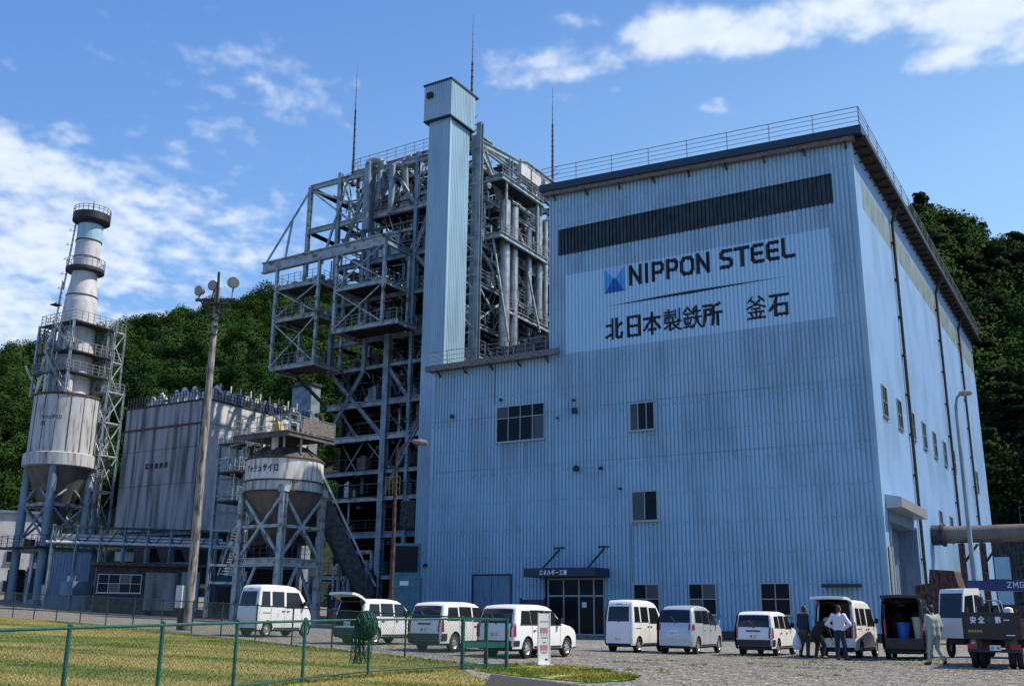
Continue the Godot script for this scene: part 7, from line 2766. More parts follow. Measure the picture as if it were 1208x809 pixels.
func wagon() -> Car:
	var c := Car.new()
	c.L = 4.2; c.W = 1.69; c.H = 1.52
	c.up = [Vector2(0, 0.34), Vector2(0.0, 0.74), Vector2(0.05, 0.94), Vector2(0.14, 1.2), Vector2(0.23, 1.4), Vector2(0.36, 1.475), Vector2(0.8, 1.515), Vector2(1.7, 1.52), Vector2(2.2, 1.475), Vector2(2.5, 1.37), Vector2(2.85, 1.13), Vector2(3.12, 0.97), Vector2(3.6, 0.9), Vector2(3.98, 0.79), Vector2(4.16, 0.62), Vector2(4.2, 0.34)]
	c.wheels = [0.82, 3.35]; c.wr = 0.29; c.belt = 0.92; c.tum = 0.2
	return c

func wagon_options() -> Dictionary:
	return {"windows": [[0.32, 1.02, 0.45, 1.02, 0.98, 1.36], [1.1, 1.86, 1.1, 1.86, 0.97, 1.38], [1.94, 2.92, 1.94, 2.45, 0.95, 1.37]], "seams": [1.06, 1.9, 2.86], "handles": [1.2, 2.06], "windscreen": [1.0, 1.42], "rear_window": [0.98, 1.39, 0.93], "tail": [0.6, 0.98, 0.1, 0.13], "mirror": 2.72, "plate_y": 0.69, "bumper": M.trim, "bumper_top": 0.56, "garnish": 0.82, "brake_light": false}

func build_vehicles() -> void:
	var grp := "white company cars parked before the blue factory"
	var c := kei_van()
	var o := vehicle("kei_van", "tall narrow white van with a yellow number plate, parked left of the silver minivan", "van", grp, c, M.car_white, van_options())
	park(o, Vector2(-4.35, 28.1), -0.05, c.L)
	var o2 := copy(o, "kei_van", "tall white van seen from its side, alone below the white silo at the left", Vector3.ZERO, 0)
	park(o2, Vector2(-16.3, 35.35), -0.07, c.L)
	(o2.get_node("number_plate") as MeshInstance3D).material_override = M.plate_white
	c = wagon()
	o = vehicle("station_wagon", "white station wagon right of the silver minivan, seen from behind beside the man in navy", "car", grp, c, M.car_white, wagon_options())
	park(o, Vector2(0.65, 27.54), 0.02, c.L)
	o2 = copy(o, "station_wagon", "white station wagon behind the fence, middle one of three, left of the gate", Vector3.ZERO, 0)
	park(o2, Vector2(-6.85, 37.0), -0.05, c.L)
	# the nearest wagon: rounder, body-coloured bumper
	c = wagon()
	c.up[1] = Vector2(0.0, 0.8)
	var op := wagon_options()
	op.windows = [[0.36, 1.0, 0.5, 1.0, 0.96, 1.35], [1.02, 1.9, 1.02, 1.9, 0.96, 1.37], [1.92, 2.92, 1.92, 2.45, 0.95, 1.36]]
	op.erase("garnish")
	op.bumper_top = 0.5
	o = vehicle("station_wagon", "nearest white station wagon with bright red tail lamp, directly behind the green gate", "car", grp, c, M.car_white, op)
	park(o, Vector2(-3.85, 37.6), -0.08, c.L)
	# wagon with its tailgate up
	c = wagon()
	op = wagon_options()
	op.merge({"open": true, "gate_low": 0.62, "gate_high": 1.47, "gate_angle": 0.2, "bay": 2.0}, true)
	op.erase("garnish")
	o = vehicle("station_wagon", "white station wagon with its tailgate raised and dark load bay, behind the netting", "car", grp, c, M.car_white, op)
	park(o, Vector2(-10.9, 35.9), -0.06, c.L)
	# silver minivan
	c = Car.new()
	c.L = 4.21; c.W = 1.695; c.H = 1.715
	c.up = [Vector2(0, 0.3), Vector2(0.0, 0.62), Vector2(0.03, 0.86), Vector2(0.12, 1.06), Vector2(0.24, 1.34), Vector2(0.36, 1.56), Vector2(0.5, 1.65), Vector2(0.9, 1.7), Vector2(1.6, 1.715), Vector2(2.2, 1.67), Vector2(2.7, 1.52), Vector2(3.2, 1.22), Vector2(3.6, 1.02), Vector2(3.95, 0.88), Vector2(4.14, 0.66), Vector2(4.21, 0.3)]
	c.wheels = [0.72, 3.46]; c.wr = 0.3; c.belt = 1.0; c.tum = 0.2; c.r = 0.11
	o = vehicle("minivan", "silver rounded minivan parked between the narrow white van and a white wagon", "car", "", c, M.car_silver, {"windows": [[0.42, 1.35, 0.56, 1.35, 1.1, 1.54], [1.38, 2.2, 1.38, 2.2, 1.06, 1.55], [2.24, 3.25, 2.24, 2.62, 1.03, 1.5]], "seams": [1.37, 2.22], "handles": [1.55, 2.35], "dark_handles": false, "windscreen": [1.1, 1.58], "rear_window": [1.1, 1.55, 0.97], "tail": [0.84, 1.06, 0.1, 0.22], "mirror": 3.0, "dark_mirror": false, "plate_y": 0.76, "bumper_top": 0.5, "trim_glass": false})
	park(o, Vector2(-2.14, 28.04), 0.02, c.L)
	# white van with its tailgate open
	c = Car.new()
	c.L = 4.05; c.W = 1.665; c.H = 1.93
	c.up = [Vector2(0, 0.36), Vector2(0.0, 0.7), Vector2(0.03, 1.0), Vector2(0.12, 1.5), Vector2(0.2, 1.8), Vector2(0.34, 1.9), Vector2(0.8, 1.93), Vector2(2.2, 1.91), Vector2(2.7, 1.83), Vector2(3.0, 1.68), Vector2(3.45, 1.15), Vector2(3.75, 0.95), Vector2(3.95, 0.8), Vector2(4.03, 0.6), Vector2(4.05, 0.36)]
	c.wheels = [0.82, 3.45]; c.wr = 0.3; c.belt = 1.1; c.tum = 0.12
	op = van_options()
	op.merge({"windows": [[0.24, 0.9, 0.32, 0.9, 1.12, 1.66], [1.02, 1.8, 1.02, 1.8, 1.12, 1.66], [2.0, 3.3, 2.0, 2.9, 1.08, 1.66]], "seams": [0.96, 1.9, 3.1], "handles": [1.75, 2.1], "mirror": 3.15, "yellow": false, "open": true, "gate_low": 0.66, "gate_high": 1.88, "gate_angle": 0.03, "bay": 2.2, "tail": [0.66, 1.2, 0.1, 0.12], "rail_line": [0.15, 0.95, 0.95]}, true)
	o = vehicle("cargo_van", "white cargo van with tailgate raised flat over the man in the white shirt", "van", "", c, M.car_white, op)
	park(o, Vector2(3.42, 27.2), -0.02, c.L)
	# black van
	c = Car.new()
	c.L = 4.7; c.W = 1.75; c.H = 2.0
	c.up = [Vector2(0, 0.36), Vector2(0.0, 0.75), Vector2(0.03, 1.05), Vector2(0.1, 1.55), Vector2(0.16, 1.85), Vector2(0.3, 1.96), Vector2(0.8, 2.0), Vector2(2.9, 1.98), Vector2(3.4, 1.9), Vector2(3.75, 1.7), Vector2(4.2, 1.2), Vector2(4.45, 1.02), Vector2(4.62, 0.85), Vector2(4.69, 0.6), Vector2(4.7, 0.36)]
	c.wheels = [0.95, 3.55]; c.wr = 0.33; c.belt = 1.14; c.tum = 0.1
	op = van_options()
	op.merge({"windows": [[0.25, 1.4, 0.32, 1.4, 1.2, 1.74], [1.5, 2.4, 1.5, 2.4, 1.2, 1.74], [2.5, 3.9, 2.5, 3.55, 1.16, 1.72]], "seams": [1.45, 2.45, 3.8], "handles": [2.3, 2.6], "mirror": 3.8, "yellow": false, "open": true, "gate_low": 0.7, "gate_high": 1.94, "gate_angle": 0.02, "bay": 2.4, "tail": [0.8, 1.3, 0.12, 0.1], "rail_line": [0.2, 1.3, 1.05], "gate_inner": M.gutter}, true)
	o = vehicle("black_van", "black van with its tailgate raised, tubs in the back, left of the dump truck", "van", "", c, M.car_black, op)
	park(o, Vector2(5.7, 27.4), 0.1, c.L, 0.8)
	for q in [["storage_tub", "blue plastic tub standing in the back of the black van", M.tub_blue, Vector3(5.62, 0.62, 26.9), 0.6], ["storage_tub", "tall pale plastic tub in the back of the black van, right of the blue tub", M.tub_pale, Vector3(6.13, 0.62, 26.85), 0.78]]:
		var mb := MB.new()
		var tb := thing(q[0], q[1], "tub", q[3])
		mb.lathe([Vector2(0, 0.02), Vector2(0.17, 0.02), Vector2(0.22, q[4]), Vector2(0.2, q[4]), Vector2(0.16, 0.06), Vector2(0, 0.06)], 16)
		part("tub", mb, q[2], tb)
		mb = MB.new()
		mb.lathe([Vector2(0.21, q[4] - 0.05), Vector2(0.245, q[4] - 0.04), Vector2(0.245, q[4] + 0.01), Vector2(0.2, q[4] + 0.01)], 16)
		part("rim", mb, q[2], tb)
	build_dump_truck()
	build_white_truck()
	build_crane_truck()

func build_dump_truck() -> void:
	var o := thing("dump_truck", "dark maroon dump truck with white safety lettering on its tailgate, seen from behind", "truck", on(8.88, 30.2), 0.02)
	o.scale = Vector3(0.84, 0.85, 0.84)
	var mb := MB.new()
	var z := 2.35            # rear face
	mb.box2(Vector3(-0.83, 0.98, z - 0.08), Vector3(0.83, 1.72, z))
	var tg := part("tailgate", mb, M.car_maroon, o)
	mb = MB.new()
	for y in [0.96, 1.3, 1.74]:
		mb.box(Vector3(0, y, z + 0.005), Vector3(1.72, 0.06, 0.06))
	for x in [-0.84, 0.84]:
		mb.box(Vector3(x, 1.36, z - 0.01), Vector3(0.07, 0.84, 0.09))
	part("rib", mb, M.car_maroon, tg)
	mb = MB.new()
	var x := -0.62
	for ch in "安全":
		write_flat(mb, ch, Vector3(x, 1.44, z + 0.001), Vector3.RIGHT, Vector3.UP, Vector2(0.17, 0.19), 0.2, 0.03)
		x += 0.25
	write_flat(mb, "第一", Vector3(0.13, 1.44, z + 0.001), Vector3.RIGHT, Vector3.UP, Vector2(0.17, 0.19), 0.25, 0.03)
	part("lettering", mb, M.white_mark, tg)
	mb = MB.new()
	for e in [[0.2, 0.06], [0.06, 0.2]]:
		mb.box(Vector3(-0.03, 1.535, z + 0.004 + e[0] * 0.01), Vector3(e[0], e[1], 0.006))
	part("safety_cross", mb, M.net, tg)
	mb = MB.new()
	for i in 5:
		mb.box(Vector3(-0.68 + i * 0.09, 1.18, z + 0.004), Vector3(0.06, 0.075, 0.006))
	part("lettering", mb, M.yellow, tg)
	mb = MB.new()
	mb.box(Vector3(0.55, 1.06, z + 0.004), Vector3(0.26, 0.03, 0.006))
	part("lettering", mb, M.white_mark, tg)
	mb = MB.new()
	mb.box2(Vector3(-0.84, 0.96, -1.0), Vector3(-0.78, 1.6, z - 0.1))
	mb.box2(Vector3(0.78, 0.96, -1.0), Vector3(0.84, 1.6, z - 0.1))
	mb.box2(Vector3(-0.78, 0.94, -1.0), Vector3(0.78, 1.0, z - 0.1))
	mb.box2(Vector3(-0.84, 0.96, -1.06), Vector3(0.84, 1.78, -1.0))
	part("bed", mb, M.car_maroon, o)
	mb = MB.new()
	for sx in [-0.42, 0.42]:
		mb.box2(Vector3(sx - 0.08, 0.55, -3.0), Vector3(sx + 0.08, 0.9, z - 0.1))
	mb.box2(Vector3(-0.8, 0.52, z - 0.2), Vector3(0.8, 0.62, z - 0.06))
	part("chassis", mb, M.trim, o)
	for e in [[-0.64, M.lamp_red], [0.64, M.lamp_red]]:
		mb = MB.new()
		mb.box2(Vector3(e[0] - 0.15, 0.62, z - 0.1), Vector3(e[0] + 0.15, 0.78, z - 0.03))
		part("tail_lamp", mb, e[1], o)
	mb = MB.new()
	mb.box2(Vector3(-0.12, 0.58, z - 0.06), Vector3(0.21, 0.745, z - 0.04))
	var pl := part("number_plate", mb, M.plate_white, o)
	mb = MB.new()
	write_flat(mb, "20 46", Vector3(-0.09, 0.62, z - 0.04), Vector3.RIGHT, Vector3.UP, Vector2(0.04, 0.075), 0.055, 0.012)
	part("lettering", mb, M.navy, pl)
	for zz in [1.4, -2.2]:
		for sg in [-1.0, 1.0]:
			add_wheel(o, Vector3(sg * 0.78, 0.35, zz), 0.35, sg)
			if zz > 0:
				add_wheel(o, Vector3(sg * 0.54, 0.35, zz), 0.35, sg)
	mb = MB.new()
	mb.prism(PackedVector2Array([Vector2(1.1, 0.6), Vector2(2.75, 0.6), Vector2(2.8, 1.2), Vector2(2.45, 2.0), Vector2(2.2, 2.05), Vector2(1.15, 2.05)]), Vector3(-0.8, 0, 0), Vector3(0, 0, -1), Vector3.UP, 1.6)
	var cab := part("cab", mb, M.car_maroon, o)
	mb = MB.new()
	mb.box2(Vector3(-0.6, 1.4, -1.09), Vector3(0.6, 1.92, -1.085))
	part("rear_window", mb, M.car_glass, cab)
	for sg in [-1, 1]:
		mb = MB.new()
		mb.box(Vector3(sg * 0.805, 1.62, -1.85), Vector3(0.01, 0.5, 0.9))
		part("window", mb, M.car_glass, cab)
	mb = MB.new()      # pipe guard frame behind the cab
	for sx in [[-0.72, 0.1], [-0.55, -0.02]]:
		mb.pipe([Vector3(sx[0], 1.6, -0.9), Vector3(sx[0], 2.12, -0.9), Vector3(sx[0] + 0.08, 2.2, -0.9), Vector3(sx[1] - 0.06, 2.2, -0.9), Vector3(sx[1], 2.12, -0.9), Vector3(sx[1] + 0.05, 1.8, -0.9)], 0.02, 7)
	part("guard_frame", mb, M.rim, o)
	mb = MB.new()
	mb.box(Vector3(-0.45, 1.85, -0.5), Vector3(0.4, 0.5, 0.4))
	mb.lathe([Vector2(0.14, 0), Vector2(0.12, 0.3), Vector2(0, 0.34)], 10, Vector3(-0.5, 2.0, 0.1))
	part("load", mb, M.trim, o)
	mb = MB.new()
	mb.lathe([Vector2(0.17, 0), Vector2(0.14, 0.26), Vector2(0.05, 0.3), Vector2(0, 0.3)], 10, Vector3(0.42, 1.66, 0.6))
	part("sack", mb, M.banner, o)

func build_white_truck() -> void:
	var o := thing("white_truck", "white truck cab with dark side windows between the black van and dump truck", "truck", on(7.15, 22.6), PI - 0.5)
	o.scale = Vector3(0.56, 0.97, 0.56)
	var mb := MB.new()
	# cab: front faces local -z
	mb.prism(PackedVector2Array([Vector2(0, 0.7), Vector2(1.9, 0.7), Vector2(1.95, 1.35), Vector2(1.6, 2.35), Vector2(1.5, 2.45), Vector2(0.05, 2.5), Vector2(0, 2.4)]), Vector3(-0.9, 0, 0), Vector3(0, 0, -1), Vector3.UP, 1.8)
	var cab := part("cab", mb, M.car_white, o)
	for sg in [-1, 1]:
		mb = MB.new()
		mb.prism(PackedVector2Array([Vector2(0.75, 1.45), Vector2(1.78, 1.45), Vector2(1.52, 2.2), Vector2(0.75, 2.25)]), Vector3(sg * 0.905, 0, 0), Vector3(0, 0, -1), Vector3.UP, 0.01 * sg)
		part("window", mb, M.car_glass, cab)
		mb = MB.new()
		mb.prism(PackedVector2Array([Vector2(0.12, 1.55), Vector2(0.6, 1.5), Vector2(0.6, 2.25), Vector2(0.12, 2.25)]), Vector3(sg * 0.905, 0, 0), Vector3(0, 0, -1), Vector3.UP, 0.01 * sg)
		part("window", mb, M.car_glass, cab)
		mb = MB.new()
		mb.box(Vector3(sg * 1.08, 1.6, -1.7), Vector3(0.12, 0.4, 0.14))
		part("mirror", mb, M.trim, cab)
	mb = MB.new()
	mb.bar(Vector3(0, 1.42, -1.945), Vector3(0, 2.3, -1.635), 1.6, 0.012)
	part("windscreen", mb, M.car_glass, cab)
	mb = MB.new()
	mb.box2(Vector3(-0.6, 1.5, 0.005), Vector3(0.6, 2.2, 0.015))
	part("rear_window", mb, M.car_glass, cab)
	mb = MB.new()
	mb.box2(Vector3(-0.9, 0.8, 0.2), Vector3(0.9, 0.95, 4.2))
	mb.box2(Vector3(-0.9, 0.95, 0.2), Vector3(0.9, 1.9, 0.28))
	mb.box2(Vector3(-0.9, 0.95, 0.3), Vector3(-0.84, 1.3, 4.2))
	mb.box2(Vector3(0.84, 0.95, 0.3), Vector3(0.9, 1.3, 4.2))
	part("bed", mb, M.rusty, o)
	mb = MB.new()
	mb.box2(Vector3(-0.45, 0.5, -1.7), Vector3(0.45, 0.78, 4.0))
	part("chassis", mb, M.trim, o)
	for zz in [-1.1, 3.0]:
		for sg in [-1.0, 1.0]:
			add_wheel(o, Vector3(sg * 0.88, 0.38, zz), 0.38, sg)

func build_crane_truck() -> void:
	var o := thing("crane_truck", "dark crane truck with a lowered blue boom at the right edge, behind the dump truck", "truck", on(10.9, 21.6), -1.42)
	var mb := MB.new()
	mb.box2(Vector3(-0.9, 0.85, -2.6), Vector3(0.9, 1.05, 3.0))
	mb.box2(Vector3(-0.95, 1.05, -2.6), Vector3(-0.85, 1.5, 3.0))
	mb.box2(Vector3(0.85, 1.05, -2.6), Vector3(0.95, 1.5, 3.0))
	part("bed", mb, M.navy, o)
	mb = MB.new()
	mb.prism(PackedVector2Array([Vector2(2.9, 0.6), Vector2(4.7, 0.6), Vector2(4.75, 1.3), Vector2(4.4, 2.2), Vector2(2.95, 2.25)]), Vector3(-0.95, 0, 0), Vector3(0, 0, -1), Vector3.UP, 1.9)
	var cab := part("cab", mb, M.navy, o)
	for sg in [-1, 1]:
		mb = MB.new()
		mb.prism(PackedVector2Array([Vector2(3.3, 1.35), Vector2(4.6, 1.35), Vector2(4.35, 2.08), Vector2(3.3, 2.1)]), Vector3(sg * 0.955, 0, 0), Vector3(0, 0, -1), Vector3.UP, 0.01 * sg)
		part("window", mb, M.car_glass, cab)
	mb = MB.new()
	mb.box2(Vector3(-0.4, 0.5, -4.4), Vector3(0.4, 0.84, 3.0))
	part("chassis", mb, M.trim, o)
	mb = MB.new()
	mb.lathe([Vector2(0.45, 0), Vector2(0.4, 0.6), Vector2(0.3, 1.2)], 14, Vector3(0, 1.05, -2.0))
	mb.box(Vector3(0, 2.15, -2.0), Vector3(0.7, 0.4, 0.9))
	part("crane_post", mb, M.navy, o)
	mb = MB.new()
	mb.box(Vector3(0, 2.55, 0.3), Vector3(0.42, 0.42, 5.6))
	mb.box(Vector3(0, 2.55, 0.9), Vector3(0.34, 0.34, 5.8))
	var bm := part("boom", mb, M.boom_blue, o)
	mb = MB.new()
	write_flat(mb, "ZMG", Vector3(0.211, 2.46, 2.5), Vector3(0, 0, -1), Vector3.UP, Vector2(0.16, 0.2), 0.21, 0.03)
	write_flat(mb, "一一", Vector3(0.211, 2.46, 1.6), Vector3(0, 0, -1), Vector3.UP, Vector2(0.16, 0.2), 0.21, 0.04)
	part("lettering", mb, M.lamp_clear, bm)
	for zz in [-3.7, 1.6]:
		for sg in [-1.0, 1.0]:
			add_wheel(o, Vector3(sg * 0.9, 0.4, zz), 0.4, sg)
	for i in 5:
		mb = MB.new()
		mb.box(Vector3(-0.5 + (i % 2) * 0.8, 1.35, -1.0 + i * 0.8), Vector3(0.7, 0.6, 0.6))
		part("load_box", mb, [M.trim, M.rusty, M.steel_dark][i % 3], o)

# ---------------------------------------------------------------- people
func smin(a: float, b: float, k: float) -> float:
	var h := clampf(0.5 + 0.5 * (b - a) / k, 0, 1)
	return lerpf(b, a, h) - k * h * (1.0 - h)

func blob(mb: MB, bones: Array, cell: float, k := 0.04) -> void:
	# smooth union of tapered capsules [a, b, ra, rb], meshed as surface nets
	var lo := Vector3(1e9, 1e9, 1e9)
	var hi := -lo
	for b in bones:
		var m := maxf(b[2], b[3]) + cell * 2.0 + k
		lo = lo.min(b[0].min(b[1]) - Vector3.ONE * m)
		hi = hi.max(b[0].max(b[1]) + Vector3.ONE * m)
	var nx := int((hi.x - lo.x) / cell) + 2
	var ny := int((hi.y - lo.y) / cell) + 2
	var nz := int((hi.z - lo.z) / cell) + 2
	var f := PackedFloat32Array()
	f.resize(nx * ny * nz)
	f.fill(9.0)
	for b in bones:
		var pa: Vector3 = b[0]
		var ba: Vector3 = b[1] - pa
		var l2 := maxf(ba.length_squared(), 1e-8)
		var m := maxf(b[2], b[3]) + cell * 2.0 + k
		var c0: Vector3 = (pa.min(b[1]) - Vector3.ONE * m - lo) / cell
		var c1: Vector3 = (pa.max(b[1]) + Vector3.ONE * m - lo) / cell
		for iz in range(maxi(0, int(c0.z)), mini(nz, int(c1.z) + 2)):
			for iy in range(maxi(0, int(c0.y)), mini(ny, int(c1.y) + 2)):
				for ix in range(maxi(0, int(c0.x)), mini(nx, int(c1.x) + 2)):
					var p := lo + Vector3(ix, iy, iz) * cell
					var t := clampf((p - pa).dot(ba) / l2, 0, 1)
					var d := (p - pa - ba * t).length() - lerpf(b[2], b[3], t)
					var at := ix + nx * (iy + ny * iz)
					f[at] = d if f[at] > 8.0 else smin(f[at], d, k)
	var vert := {}
	var nor := {}
	for iz in nz - 1:
		for iy in ny - 1:
			for ix in nx - 1:
				var at := ix + nx * (iy + ny * iz)
				var s := 0
				var sum := Vector3.ZERO
				var cnt := 0
				var v := [f[at], f[at + 1], f[at + nx], f[at + nx + 1], f[at + nx * ny], f[at + nx * ny + 1], f[at + nx * ny + nx], f[at + nx * ny + nx + 1]]
				for i in 8:
					if v[i] < 0.0: s += 1
				if s == 0 or s == 8:
					continue
				for e in [[0, 1], [2, 3], [4, 5], [6, 7], [0, 2], [1, 3], [4, 6], [5, 7], [0, 4], [1, 5], [2, 6], [3, 7]]:
					var a: float = v[e[0]]
					var b2: float = v[e[1]]
					if (a < 0.0) != (b2 < 0.0):
						var t := a / (a - b2)
						var q0 := Vector3(e[0] & 1, (e[0] >> 1) & 1, e[0] >> 2)
						var q1 := Vector3(e[1] & 1, (e[1] >> 1) & 1, e[1] >> 2)
						sum += q0.lerp(q1, t)
						cnt += 1
				vert[at] = lo + (Vector3(ix, iy, iz) + sum / cnt) * cell
				nor[at] = Vector3(v[1] + v[3] + v[5] + v[7] - v[0] - v[2] - v[4] - v[6], v[2] + v[3] + v[6] + v[7] - v[0] - v[1] - v[4] - v[5], v[4] + v[5] + v[6] + v[7] - v[0] - v[1] - v[2] - v[3]).normalized()
	var sy := nx
	var sz := nx * ny
	for at in vert:
		for ax in 3:
			var st: int = [1, sy, sz][ax]
			var o1: int = [sy, sz, 1][ax]
			var o2: int = [sz, 1, sy][ax]
			var a: float = f[at]
			var b2: float = f[at + st]
			if (a < 0.0) == (b2 < 0.0):
				continue
			if not (vert.has(at - o1) and vert.has(at - o2) and vert.has(at - o1 - o2)):
				continue
			var q := [at, at - o1, at - o1 - o2, at - o2]
			if a < 0.0:
				mb.quadn(vert[q[0]], vert[q[1]], vert[q[2]], vert[q[3]], nor[q[0]], nor[q[1]], nor[q[2]], nor[q[3]])
			else:
				mb.quadn(vert[q[0]], vert[q[3]], vert[q[2]], vert[q[1]], nor[q[0]], nor[q[3]], nor[q[2]], nor[q[1]])

func hand_bones(wrist: Vector3, dir: Vector3, palm_n: Vector3, thumb: Vector3, curl: float) -> Array:
	var across := dir.cross(palm_n).normalized()
	var b := [[wrist, wrist + dir * 0.045, 0.026, 0.03]]
	for i in 4:
		var off := across * (-0.030 + 0.020 * i)
		var l: float = [0.072, 0.082, 0.078, 0.062][i]
		var p0 := wrist + dir * 0.03 + off * 0.7
		var p1 := wrist + dir * 0.09 + off
		var d1 := (dir * cos(curl) + palm_n * sin(curl)).normalized()
		var d2 := (dir * cos(curl * 2.0) + palm_n * sin(curl * 2.0)).normalized()
		b.append([p0, p1, 0.016, 0.011])
		b.append([p1, p1 + d1 * l * 0.55, 0.0105, 0.0095])
		b.append([p1 + d1 * l * 0.55, p1 + d1 * l * 0.55 + d2 * l * 0.5, 0.0095, 0.008])
	var t0 := wrist + dir * 0.025 + thumb * 0.028
	var t1 := t0 + (thumb * 0.75 + dir * 0.7).normalized() * 0.045
	b.append([t0, t1, 0.014, 0.011])
	b.append([t1, t1 + (dir + palm_n * 0.4).normalized() * 0.032, 0.011, 0.009])
	return b

func person(label: String, at: Vector3, turn: float, J: Dictionary, top_m: Material, leg_m: Material, cap = null) -> Node3D:
	# J holds joints: hip, chest, neck, head, face, then [shoulder, elbow, wrist] and [hip, knee, ankle, toe] per side
	var o := thing("person", label, "person", at, turn)
	o.scale = Vector3(0.92, 1, 0.92)
	var body := []
	var cloth := []
	var legs := []
	var shoes := []
	var right: Vector3 = J.right
	var pel: Vector3 = J.hip
	var ch: Vector3 = J.chest
	var nk: Vector3 = J.neck
	var hd: Vector3 = J.head
	var fwd: Vector3 = J.face
	for s in [-1.0, 1.0]:
		body.append([pel + right * 0.07 * s, ch + right * 0.08 * s, 0.1, 0.105])
		cloth.append([pel + Vector3(0, 0.02, 0) + right * 0.085 * s, pel.lerp(ch, 0.5) + right * 0.08 * s, 0.122, 0.122])
		cloth.append([pel.lerp(ch, 0.5) + right * 0.08 * s, ch + right * 0.09 * s, 0.122, 0.132])
		legs.append([pel + right * 0.075 * s, pel + right * 0.085 * s - (ch - pel).normalized() * 0.08, 0.118, 0.115])
	body.append([ch, nk, 0.1, 0.055])
	body.append([nk, hd - Vector3(0, 0.03, 0), 0.055, 0.06])
	cloth.append([ch, nk - (nk - ch).normalized() * 0.03, 0.125, 0.075])
	for s in 2:
		var A: Array = J.arms[s]
		body.append([A[0], A[1], 0.05, 0.042])
		body.append([A[1], A[2], 0.042, 0.028])
		cloth.append([ch + (A[0] - ch) * 0.3, A[0], 0.1, 0.075])
		cloth.append([A[0], A[1], 0.078, 0.064])
		cloth.append([A[1], A[2] - (A[2] - A[1]).normalized() * 0.02, 0.064, 0.05])
		var Lg: Array = J.legs[s]
		body.append([Lg[0], Lg[1], 0.085, 0.055])
		body.append([Lg[1], Lg[2], 0.055, 0.038])
		body.append([Lg[2], Lg[3], 0.042, 0.035])
		legs.append([Lg[0], Lg[1], 0.115, 0.08])
		legs.append([Lg[1], Lg[2] + (Lg[1] - Lg[2]).normalized() * 0.04, 0.08, 0.066])
		shoes.append([Lg[2] + Vector3(0, -0.035, 0) - (Lg[3] - Lg[2]) * 0.15, Lg[3] + Vector3(0, -0.01, 0), 0.052, 0.045])
	var mb := MB.new()
	blob(mb, body, 0.022, 0.05)
	# head and hands on finer grids
	var hu := (hd - nk).normalized()
	var head := [[hd + hu * 0.045 - fwd * 0.02, hd + hu * 0.045 + fwd * 0.015, 0.082, 0.08], [hd - hu * 0.02 + fwd * 0.02, hd - hu * 0.075 + fwd * 0.045, 0.066, 0.042], [hd - hu * 0.0 + fwd * 0.09, hd - hu * 0.03 + fwd * 0.108, 0.012, 0.017], [hd - hu * 0.12 - fwd * 0.02, hd, 0.055, 0.06], [hd - hu * 0.075 + fwd * 0.085, hd - hu * 0.072 + fwd * 0.085, 0.02, 0.02]]
	var hr := fwd.cross(hu).normalized()
	for s in [-1.0, 1.0]:
		head.append([hd + hr * s * 0.08 + hu * 0.02, hd + hr * s * 0.084 - hu * 0.025, 0.017, 0.012])
	blob(mb, head, 0.011, 0.022)
	for s in 2:
		var A: Array = J.arms[s]
		var d: Vector3 = (A[2] - A[1]).normalized()
		if A.size() > 3:
			d = A[3]
		var pn: Vector3 = (d.cross(Vector3.UP).cross(d)).normalized() if absf(d.y) < 0.9 else (right * (1.0 if s == 0 else -1.0))
		var th := d.cross(pn).normalized() * (1.0 if s == 0 else -1.0)
		blob(mb, hand_bones(A[2], d, pn, th, 0.5), 0.0075, 0.012)
	part("body", mb, M.skin, o)
	mb = MB.new()
	for s in [-1.0, 1.0]:
		mb.lathe([Vector2(0, -0.008), Vector2(0.009, 0), Vector2(0, 0.008)], 8, hd + fwd * 0.088 + hr * s * 0.032 + hu * 0.005)
	mb.box(hd + fwd * 0.103 - hu * 0.062, Vector3(0.035, 0.006, 0.006), Basis(hr, hu, fwd))
	part("face_marks", mb, M.hair, o)
	mb = MB.new()
	blob(mb, cloth, 0.022, 0.05)
	part("jacket", mb, top_m, o)
	mb = MB.new()
	blob(mb, legs, 0.022, 0.04)
	part("trousers", mb, leg_m, o)
	mb = MB.new()
	blob(mb, shoes, 0.016, 0.02)
	part("shoes", mb, M.trim, o)
	mb = MB.new()
	blob(mb, [[hd + hu * 0.06 - fwd * 0.03, hd + hu * 0.075 + fwd * 0.01, 0.087, 0.076], [hd - hu * 0.03 - fwd * 0.045, hd + hu * 0.05 - fwd * 0.04, 0.066, 0.08]], 0.014, 0.02)
	part("hair" if cap == null else "helmet", mb, M.hair if cap == null else cap, o)
	if cap != null:
		mb = MB.new()
		mb.lathe([Vector2(0.125, 0), Vector2(0.12, 0.02), Vector2(0.11, 0.07), Vector2(0.07, 0.12), Vector2(0, 0.135)], 16, hd + hu * 0.04, MB.frame(Vector3.ZERO, hu) * Basis(Vector3.RIGHT, PI / 2))
		part("helmet", mb, cap, o)
	return o

func stand(lean := 0.0) -> Dictionary:
	# upright figure facing +z
	var R := Vector3.LEFT
	return {"right": R, "hip": Vector3(0, 0.93, 0), "chest": Vector3(0, 1.28, 0.0 + lean * 0.25), "neck": Vector3(0, 1.46, 0.01 + lean * 0.38), "head": Vector3(0, 1.585, 0.035 + lean * 0.5), "face": Vector3(0, -0.1, 1).normalized(),
		"arms": [[Vector3(-0.19, 1.38, 0), Vector3(-0.24, 1.09, -0.02), Vector3(-0.22, 0.84, 0.06)], [Vector3(0.19, 1.38, 0), Vector3(0.24, 1.09, -0.02), Vector3(0.22, 0.84, 0.06)]],
		"legs": [[Vector3(-0.09, 0.88, 0), Vector3(-0.1, 0.48, 0.02), Vector3(-0.1, 0.09, -0.02), Vector3(-0.12, 0.045, 0.15)], [Vector3(0.09, 0.88, 0), Vector3(0.1, 0.48, 0.02), Vector3(0.1, 0.09, -0.02), Vector3(0.12, 0.045, 0.15)]]}

